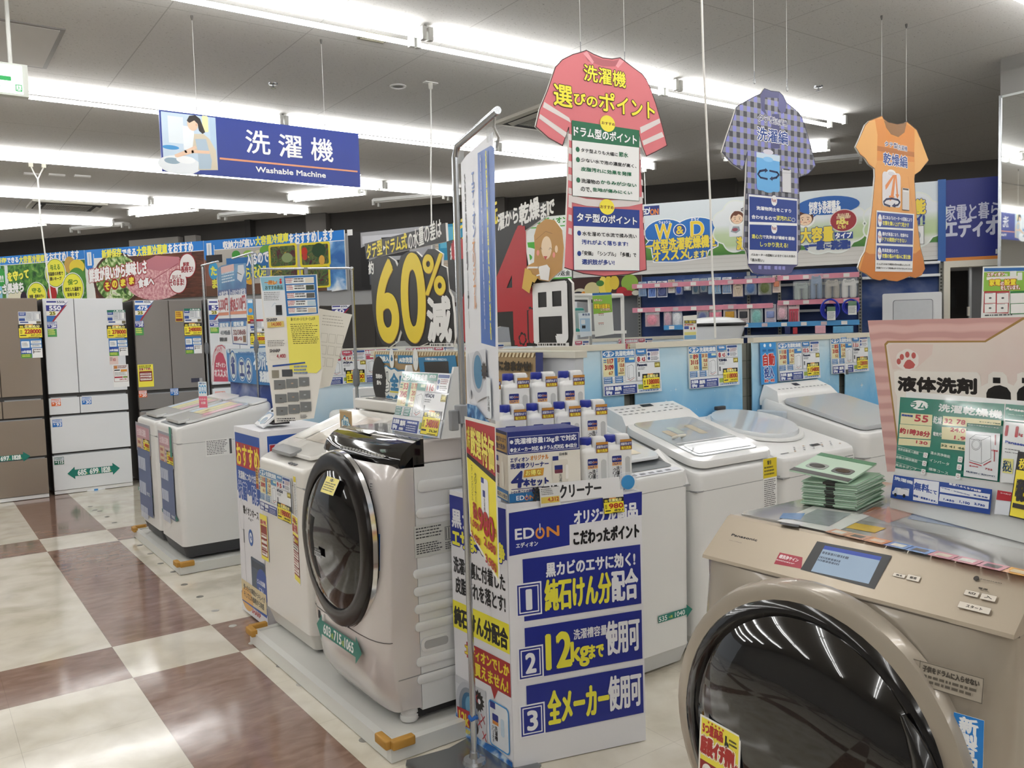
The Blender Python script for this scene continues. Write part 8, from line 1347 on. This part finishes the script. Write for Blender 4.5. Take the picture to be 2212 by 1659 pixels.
for q, l, a, b_, c, k in (((58, 110, 136, 250), 'blue and white package of sticks, first on the upper hook row', '#7fa9c9', '#2f7fc0', '#3f8fcf', 0), ((149, 108, 227, 265), 'white package of blue clips, second on the upper hook row', '#d9dde2', '#6f8fcf', '#e3e6ea', 4), ((238, 112, 334, 266), 'white package with a round ring, third on the upper hook row', '#dfe1e6', '#55608f', '#eceef0', 1), ((343, 103, 406, 229), 'small beige card, fourth on the upper hook row', '#cfc3a6', '#b9a98a', '#dcd9d2', 3), ((411, 112, 483, 250), 'navy mesh package, fifth on the upper hook row', '#2a4a8f', '#2f4fa6', '#33539f', 2), ((489, 109, 564, 215), 'grey card with a white oval, sixth on the upper hook row', '#35507f', '#d9dbe0', '#4a5260', 2), ((570, 100, 638, 250), 'dark teal package of hooks, seventh on the upper hook row', '#7f95a6', '#3a566a', '#5a7488', 2), ((645, 105, 710, 235), 'grey blue small package, eighth on the upper hook row', '#8fa3b3', '#4a6a80', '#6f879a', 2), ((718, 102, 835, 255), 'wide light blue package, ninth on the upper hook row', '#c9dbe6', '#3f8fc6', '#4f9fd0', 0), ((848, 105, 931, 259), 'white and blue brush package, tenth on the upper hook row', '#dfe4ea', '#2f7fc0', '#e3e7ea', 0), ((937, 109, 1039, 298), 'beige folding hanger on a navy card on the upper hook row', '#2a3060', '#d9c9b5', '#33386a', 4), ((1049, 101, 1158, 279), 'navy package with yellow bits on the upper hook row', '#22356a', '#4a6a9a', '#2a4580', 2), ((1167, 108, 1291, 284), 'dark olive patterned package on the upper hook row', '#1c2a50', '#5f6a3a', '#2a3550', 2), ((1296, 110, 1367, 267), 'pale pink house shaped card at the right of the upper hook row', '#e6d3c6', '#d98a6a', '#d9cbc0', 3)):
    pack(q, l, a, b_, c, k, bag=k in (0, 2))
for q, l, a, b_, c, k in (((118, 380, 257, 543), 'pink quilted pouch inside the white rack, lower hook row', '#dfe3e6', '#d98a9a', '#d9a6ae', 2), ((297, 357, 373, 554), 'pink bag with dark clips, lower hook row next to the white rack', '#5a3a46', '#c9a0ac', '#d9b9c4', 2), ((379, 367, 473, 556), 'white and blue pouch, lower hook row', '#3f6fb5', '#dfe3ea', '#d3d9e4', 2), ((610, 362, 719, 556), 'white bag of red and navy pegs, lower hook row', '#e0a0a6', '#55608f', '#cfd0dc', 2), ((725, 363, 839, 567), 'bright pink package with orange print, lower hook row', '#e6e2e2', '#e88a9c', '#e59aae', 3), ((853, 357, 973, 553), 'beige card with a mustard yellow item, lower hook row', '#d9cdc4', '#c9982f', '#d6ccc8', 3), ((985, 362, 1088, 553), 'beige card with a black item, lower hook row', '#dcd2cc', '#33343a', '#d9d0cc', 3), ((1098, 359, 1209, 553), 'teal and cream bag, lower hook row', '#5fb0b5', '#7fb9b4', '#b9c6cf', 2), ((1225, 371, 1325, 557), 'card with a lavender blue bucket, lower hook row', '#cfd0dc', '#8f9fd0', '#d3d0dc', 3), ((1333, 361, 1424, 515), 'pink net bag, lower hook row', '#d98a9c', '#e0b0bc', '#e0c6cc', 2), ((1431, 362, 1528, 556), 'white and red striped tool bag, last on the lower hook row', '#e9d3d6', '#c94a5f', '#dcd6dc', 0)):
    pack(q, l, a, b_, c, k, bag=k == 2)
# slippers in clear bags on the right shelf
SG = 'bath slippers in clear bags'
for q, c, l in (((1479, 146, 1615, 303), '#8f9a96', 'grey green bath slippers in a clear bag on the pink railed shelf'), ((1616, 104, 1728, 319), '#6a84a6', 'slate blue bath slippers upright in a clear bag on the shelf'), ((1739, 140, 1874, 310), '#a39a8f', 'taupe bath slippers in a clear bag on the shelf'), ((1877, 140, 2013, 312), '#dcdad6', 'white bath slippers in a clear bag on the shelf')):
    u0, v0, u1, v1 = q; W, H = (u1-u0)/1000, (v1-v0)/1000; t = thing('bath_slippers', l, 'slippers', WP(-1.75+u0/1000, 1.612, 8.12), RW, SG); m_ = mat(c, .45)
    for k in range(2): g = MB(); a = W*.5; x0 = k*a; g.loft([[(x0+a*.5+a*.42*cos(th)*w_, -.02+.03*sin(th), z*H) for th in [2*pi*j/14 for j in range(14)]] for z, w_ in ((.0, .7), (.08, .95), (.5, 1), (.8, .85), (.97, .4))], m_); g.obj('slipper', t)
    s = Sheet(W*.7, H*.3, 100, None, .0004, c); s.tx('バススリッパ', 8, 4, 84, 14, '#33363a', 1); s.scrib(15, 20, 85, 30, 1, '#44484c', .5, 2); s.put('header', t, (W*.15, -.055, H*.62), center=False)
    g = MB(); g.rbox(-.005, -.058, 0, W+.005, .02, H*1.05, CLEAR, .02, .01, 3); g.obj('clear_bag', t)
for q, l in (((1703, 340, 1872, 533), 'left coil of blue hose hanging below the slippers'), ((1885, 351, 2032, 490), 'right coil of blue hose hanging below the slippers')):
    u0, v0, u1, v1 = q; W, H = (u1-u0)/1000, (v1-v0)/1000; t = thing('hose_coil', l, 'hose', WP(-1.75+u0/1000, 1.95-v1/1000, 8.11), RW, 'coils of blue hose'); m_ = mat('#1d2fb0', .3, coat=.3)
    for k in range(3): g = MB(); g.tube([(W/2+(W*.46-.012*k)*cos(a), -.03+.012*k, H/2+(H*.46-.012*k)*sin(a)) for a in [2*pi*j/28 for j in range(29)]], .0085, m_, 8); g.obj('hose_loop', t)
    s = Sheet(.07, .12, 70, 120, .001, '#e6e8e4'); s.rect(0, 0, 70, 40, '#6a8a70'); s.scrib(6, 50, 64, 110, 5, '#55607a', .4, 3); s.put('tag', t, (W*.35, -.055, 0), center=False)
# standing white tub against the blue panel
t = thing('washing_pan', 'large white plastic washing machine pan standing upright below the orange dress', 'pan', WP(.47, 1.0, 8.16), RW)
g = MB(); g.extr(rr2(0, 0, .47, .635, .015), -.02, .03, mat('#d9dbdd', .3, coat=.3)); g.obj('rim', t, smooth=False); g = MB(); g.extr(rr2(.085, .0, .40, .575, .02), -.024, -.0205, mat('#5a5f66', .4)); g.obj('groove', t, smooth=False); g = MB(); g.extr(rr2(.089, .0, .396, .571, .018), -.028, -.0245, mat('#c9ccd0', .12, coat=.7, noise=.05)); g.obj('wrapped_panel', t, smooth=False)
o = MB().box(0, 0, 0, .65, .3, .985, mat('#b9bbbd', .5)).obj('display_plinth', None, WP(.33, 0.0, 8.02), RW, smooth=False); tag(o, 'low grey plinth carrying the upright white pan', 'plinth')
for k, (u, l, c) in enumerate(((1400, 'small dark blue item on the lowest visible shelf', '#1f2a5a'), (1800, 'small red tag hanging on the lowest visible shelf', '#b3303a'), (1985, 'pink and white box on the lowest visible shelf', '#d9a6b0'), (2080, 'blue and white box at the right end of the lowest shelf', '#5f9fc6'))):
    o = MB().rbox(0, 0, 0, (.05, .04, .09, .17)[k], .03, (.07, .06, .07, .06)[k], mat(c, .4, noise=.2, scale=40), .006, .005, 2).obj('small_package', None, WP((-.35, -.28, -.09, .06)[k], 1.302, 8.07), RW); tag(o, l, 'package')
g = MB(); wbox(g, -1.72, .29, 1.28, 1.30, 8.02, 8.33, mat('#b9bdc2', .4)); o = g.obj('wall_shelf', smooth=False); tag(o, 'plain grey lowest shelf board behind the sky blue panels', 'shelf')
# white pipe rack with detergent bottles
t = thing('pipe_rack', 'white pipe rack with a shelf behind the first sky blue panel', 'rack', (2.80, 3.75, 0)); WP_ = mat('#e6e6e2', .35)
for k, x in enumerate((.255, .70)): g = MB(); g.tube([(x, 0, 0), (x, 0, 1.60)], .011, WP_, 8); g.tube([(x, .3, 0), (x, .3, 1.60)], .011, WP_, 8); g.obj('upright', t)
g = MB(); g.tube([(.255, 0, 1.60), (.70, 0, 1.60)], .012, WP_, 8); g.tube([(.255, .3, 1.60), (.70, .3, 1.60)], .012, WP_, 8); g.tube([(.255, 0, 1.60), (.255, .3, 1.60)], .012, WP_, 8); g.tube([(.70, 0, 1.60), (.70, .3, 1.60)], .012, WP_, 8); g.obj('top_bars', t)
g = MB(); g.box(.24, -.01, 1.372, .72, .31, 1.39, WP_); g.obj('shelf', t, smooth=False)
for x, c1, c2, l in ((3.085, '#d3e6ea', '#dfeaec', 'pale blue detergent bottle with a yellow label on the white rack'), (3.175, '#2f9a8f', '#9fb5b5', 'teal capped detergent bottle with a yellow label on the white rack')):
    t = thing('detergent_bottle', l, 'bottle', (x, 3.79, 1.391)); g = MB(); g.rbox(0, 0, 0, .07, .05, .125, mat(c2, .3), .012, .008); g.obj('body', t, wn=True); g = MB(); g.rbox(.002, .004, .085, .068, .046, .14, mat(c1, .3), .014, .014); g.rbox(-.002, -.002, 0, .072, .052, .02, mat(c1, .3), .012, .004); g.obj('cap', t, wn=True)
    s = Sheet(.05, .085, 50, 85, .0004, '#f0f0ea'); s.rect(6, 40, 44, 78, '#dcb82a'); s.scrib(6, 6, 44, 34, 3, '#33363c', .5, 3); s.put('label_sheet', t, (.012, -.003, .015), center=False)
# small hanging posters over the partitions
s = Sheet(.24, .38, 240, 380, .002, base=False)
s.pg([(295, 150), (436, 145), (448, 376), (309, 388)], '#eceee9'); s.pg([(295, 150), (436, 145), (437, 157), (296, 163)], '#2a6aae'); s.pg([(296, 165), (437, 158), (440, 254), (302, 264)], '#8fc04a'); s.tx('エディオン', 306, 182, 60, 12, '#f4f4ee', 1.2, '#b0303a', 2); s.tx('家電の設置を', 307, 209, 116, 25, '#f4e23a', 1.6, '#b0302a', 2.4); s.tx('しています。', 355, 233, 70, 13, '#f4f0e6', 1.2, '#b0302a', 2)
for r_ in range(2):
    for c_ in range(3): u, v = ([(346, 264), (344, 315)][r_][0]+c_*13.2-10, [(346, 264), (344, 315)][r_][1]); s.rect(u, v-3.5, u+12, v, '#b3502f'); s.rect(u, v, u+12, v+12, '#f2f0ec'); s.ell(u+6, v+6, 3, 2.6, '#5a5a5c')
o = s.put('poster', None, (2.75, 3.5, 1.37), center=False); tag(o, 'small green installation poster above the partition left of the white rack', 'poster')
s = Sheet(.24, .38, 240, 380, .002, base=False); s.pg([(214, 257), (297, 254), (309, 382), (226, 388)], '#dfe9f0'); s.rect(225, 286, 297, 357, '#a9c9e2'); s.tx('新生活', 244, 259, 53, 12, '#2a4a7a', 1); s.rect(239, 324, 264, 340, '#2a2f36'); s.rr(233, 293, 262, 317, '#e3e9ee', 3)
o = s.put('poster', None, (2.745, 3.52, 1.37), center=False); tag(o, 'pale blue kitchen poster half behind the small green installation poster', 'poster')
s = Sheet(.16, .30, 160, 300, .002, base=False); s.pg([(203, 154), (322, 149), (318, 333), (202, 327)], '#eeece2'); s.rect(213, 181, 317, 200, '#2a2f4a'); s.tx('洗濯物', 217, 183, 94, 15, '#e6cf3a', .8); s.scrib(*(213, 203, 314, 214), 1, '#c0402f', .7, 2); s.rect(211, 215, 251, 233, '#4a5fa8'); s.ell(271, 230, 6.5, 8, '#b3303a'); s.ell(298, 229, 6.5, 8, '#b3303a'); s.rect(212, 250, 313, 268, '#e3dc8a'); s.rect(211, 270, 312, 293, '#7fb0d6'); 
for x_ in (742, 800, 855): q = [(221, 308), (259, 310), (295, 311)][(742, 800, 855).index(x_)]; s.rect(q[0]-5, q[1]-6, q[0]+5, q[1]+6, '#4a3f3a')
o = s.put('poster', None, (3.55, 3.5, 1.32), center=False); tag(o, 'small white poster with two red discs hanging behind the 118000 board', 'poster')
# white oval tub with black rim
t = thing('wash_tub', 'white oval tub with a black rim showing above the sky blue panels', 'tub', (4.55, 3.95, 1.22)); el = lambda a, b_, z: [(a*cos(th), b_*sin(th), z) for th in [2*pi*k/32 for k in range(32)]]
g = MB(); g.loft([el(.14, .09, 0), el(.20, .13, .05), el(.24, .16, .15), el(.25, .165, .185)], mat('#e6e8ea', .25)); g.obj('bowl', t); g = MB(); g.loft([el(.256, .171, .178), el(.262, .176, .190), el(.256, .171, .200)], mat('#1a1a1c', .4)); g.obj('rim', t)
g = MB(); g.loft([el(.25, .165, .200), el(.20, .13, .228), el(.10, .06, .24), el(.02, .01, .242)], mat('#eceef0', .25)); g.obj('lid', t); g = MB(); g.box(.24, -.03, .1, .275, .03, .195, mat('#1a1a1c', .4)); g.obj('handle', t, smooth=False)
o = MB().box(-.5, -.2, 0, .5, .25, 1.219, mat('#c9ccd0', .5)).obj('display_plinth', None, (4.55, 3.95, 0), smooth=False); tag(o, 'grey display stand under the white oval tub', 'plinth')
t = thing('hanger_stand', 'small ivory folding clothes hook standing left of the white oval tub', 'hook', (3.93, 3.62, 1.18)); IV = mat('#dcd6c6', .4)
g = MB(); g.tube([(-.05, 0, 0), (0, 0, .14), (.05, 0, .16), (.07, 0, .12)], .01, IV, 8); g.tube([(.06, 0, 0), (.0, 0, .14)], .008, IV, 8); g.tube([(0, .05, 0), (0, 0, .14)], .008, IV, 8); g.obj('frame', t)
o = MB().box(-.12, -.08, 0, .14, .14, 1.179, mat('#c9ccd0', .5)).obj('display_plinth', None, (3.93, 3.62, 0), smooth=False); tag(o, 'narrow grey stand under the ivory clothes hook', 'plinth')
# paper carrot decoration near the mirror
t = thing('paper_carrot', 'orange paper carrot with pale green leaves beside the mirrored pillar', 'decoration', WP(1.33, 1.80, 6.5), RW)
g = MB(); g.extr([(.0, .0), (.1, .0), (.13, .05), (.1, .09), (.05, .1), (.01, .06)], 0, .006, mat('#d98a5a', .5)); g.obj('root', t, smooth=False)
g = MB(); g.extr([(.09, .08), (.07, .13), (.1, .13), (.09, .19), (.13, .16), (.17, .2), (.17, .15), (.22, .15), (.19, .11), (.21, .06), (.15, .06), (.12, .04)], .007, .012, mat('#c3d3b0', .5)); g.obj('leaves', t, smooth=False)
g = MB(); g.tube([(.08, .004, -1.8), (.08, .004, .02)], .006, STEEL, 6); g.obj('stick', t)
# adhesive dots on the floor beside the platforms
DG = 'grey dots stuck on the floor'
for q, c in zip([(1192, 8000), (1194, 7794), (1218, 7722), (1224, 7430), (1226, 7139), (1219, 6212), (1224, 5917), (1217, 5611), (1233, 5352), (1212, 5024), (1219, 4728), (1215, 4429), (1214, 4133), (1214, 3837), (1219, 3490), (1214, 3247), (1211, 2652)], ['#77756f']*11+['#a9a6a0', '#b9b6b0', '#c3c0ba', '#8f8c86', '#b0ada6', '#8a8780']):
    o = MB().lathe([(.020, 0), (.019, .0012), (.001, .0013)], mat(c, .5), 14).obj('floor_dot', None, (q[0]/1000, q[1]/1000, .0002)); tag(o, 'small grey round dot stuck on the floor in the line beside the white platforms', 'floor marker', DG)
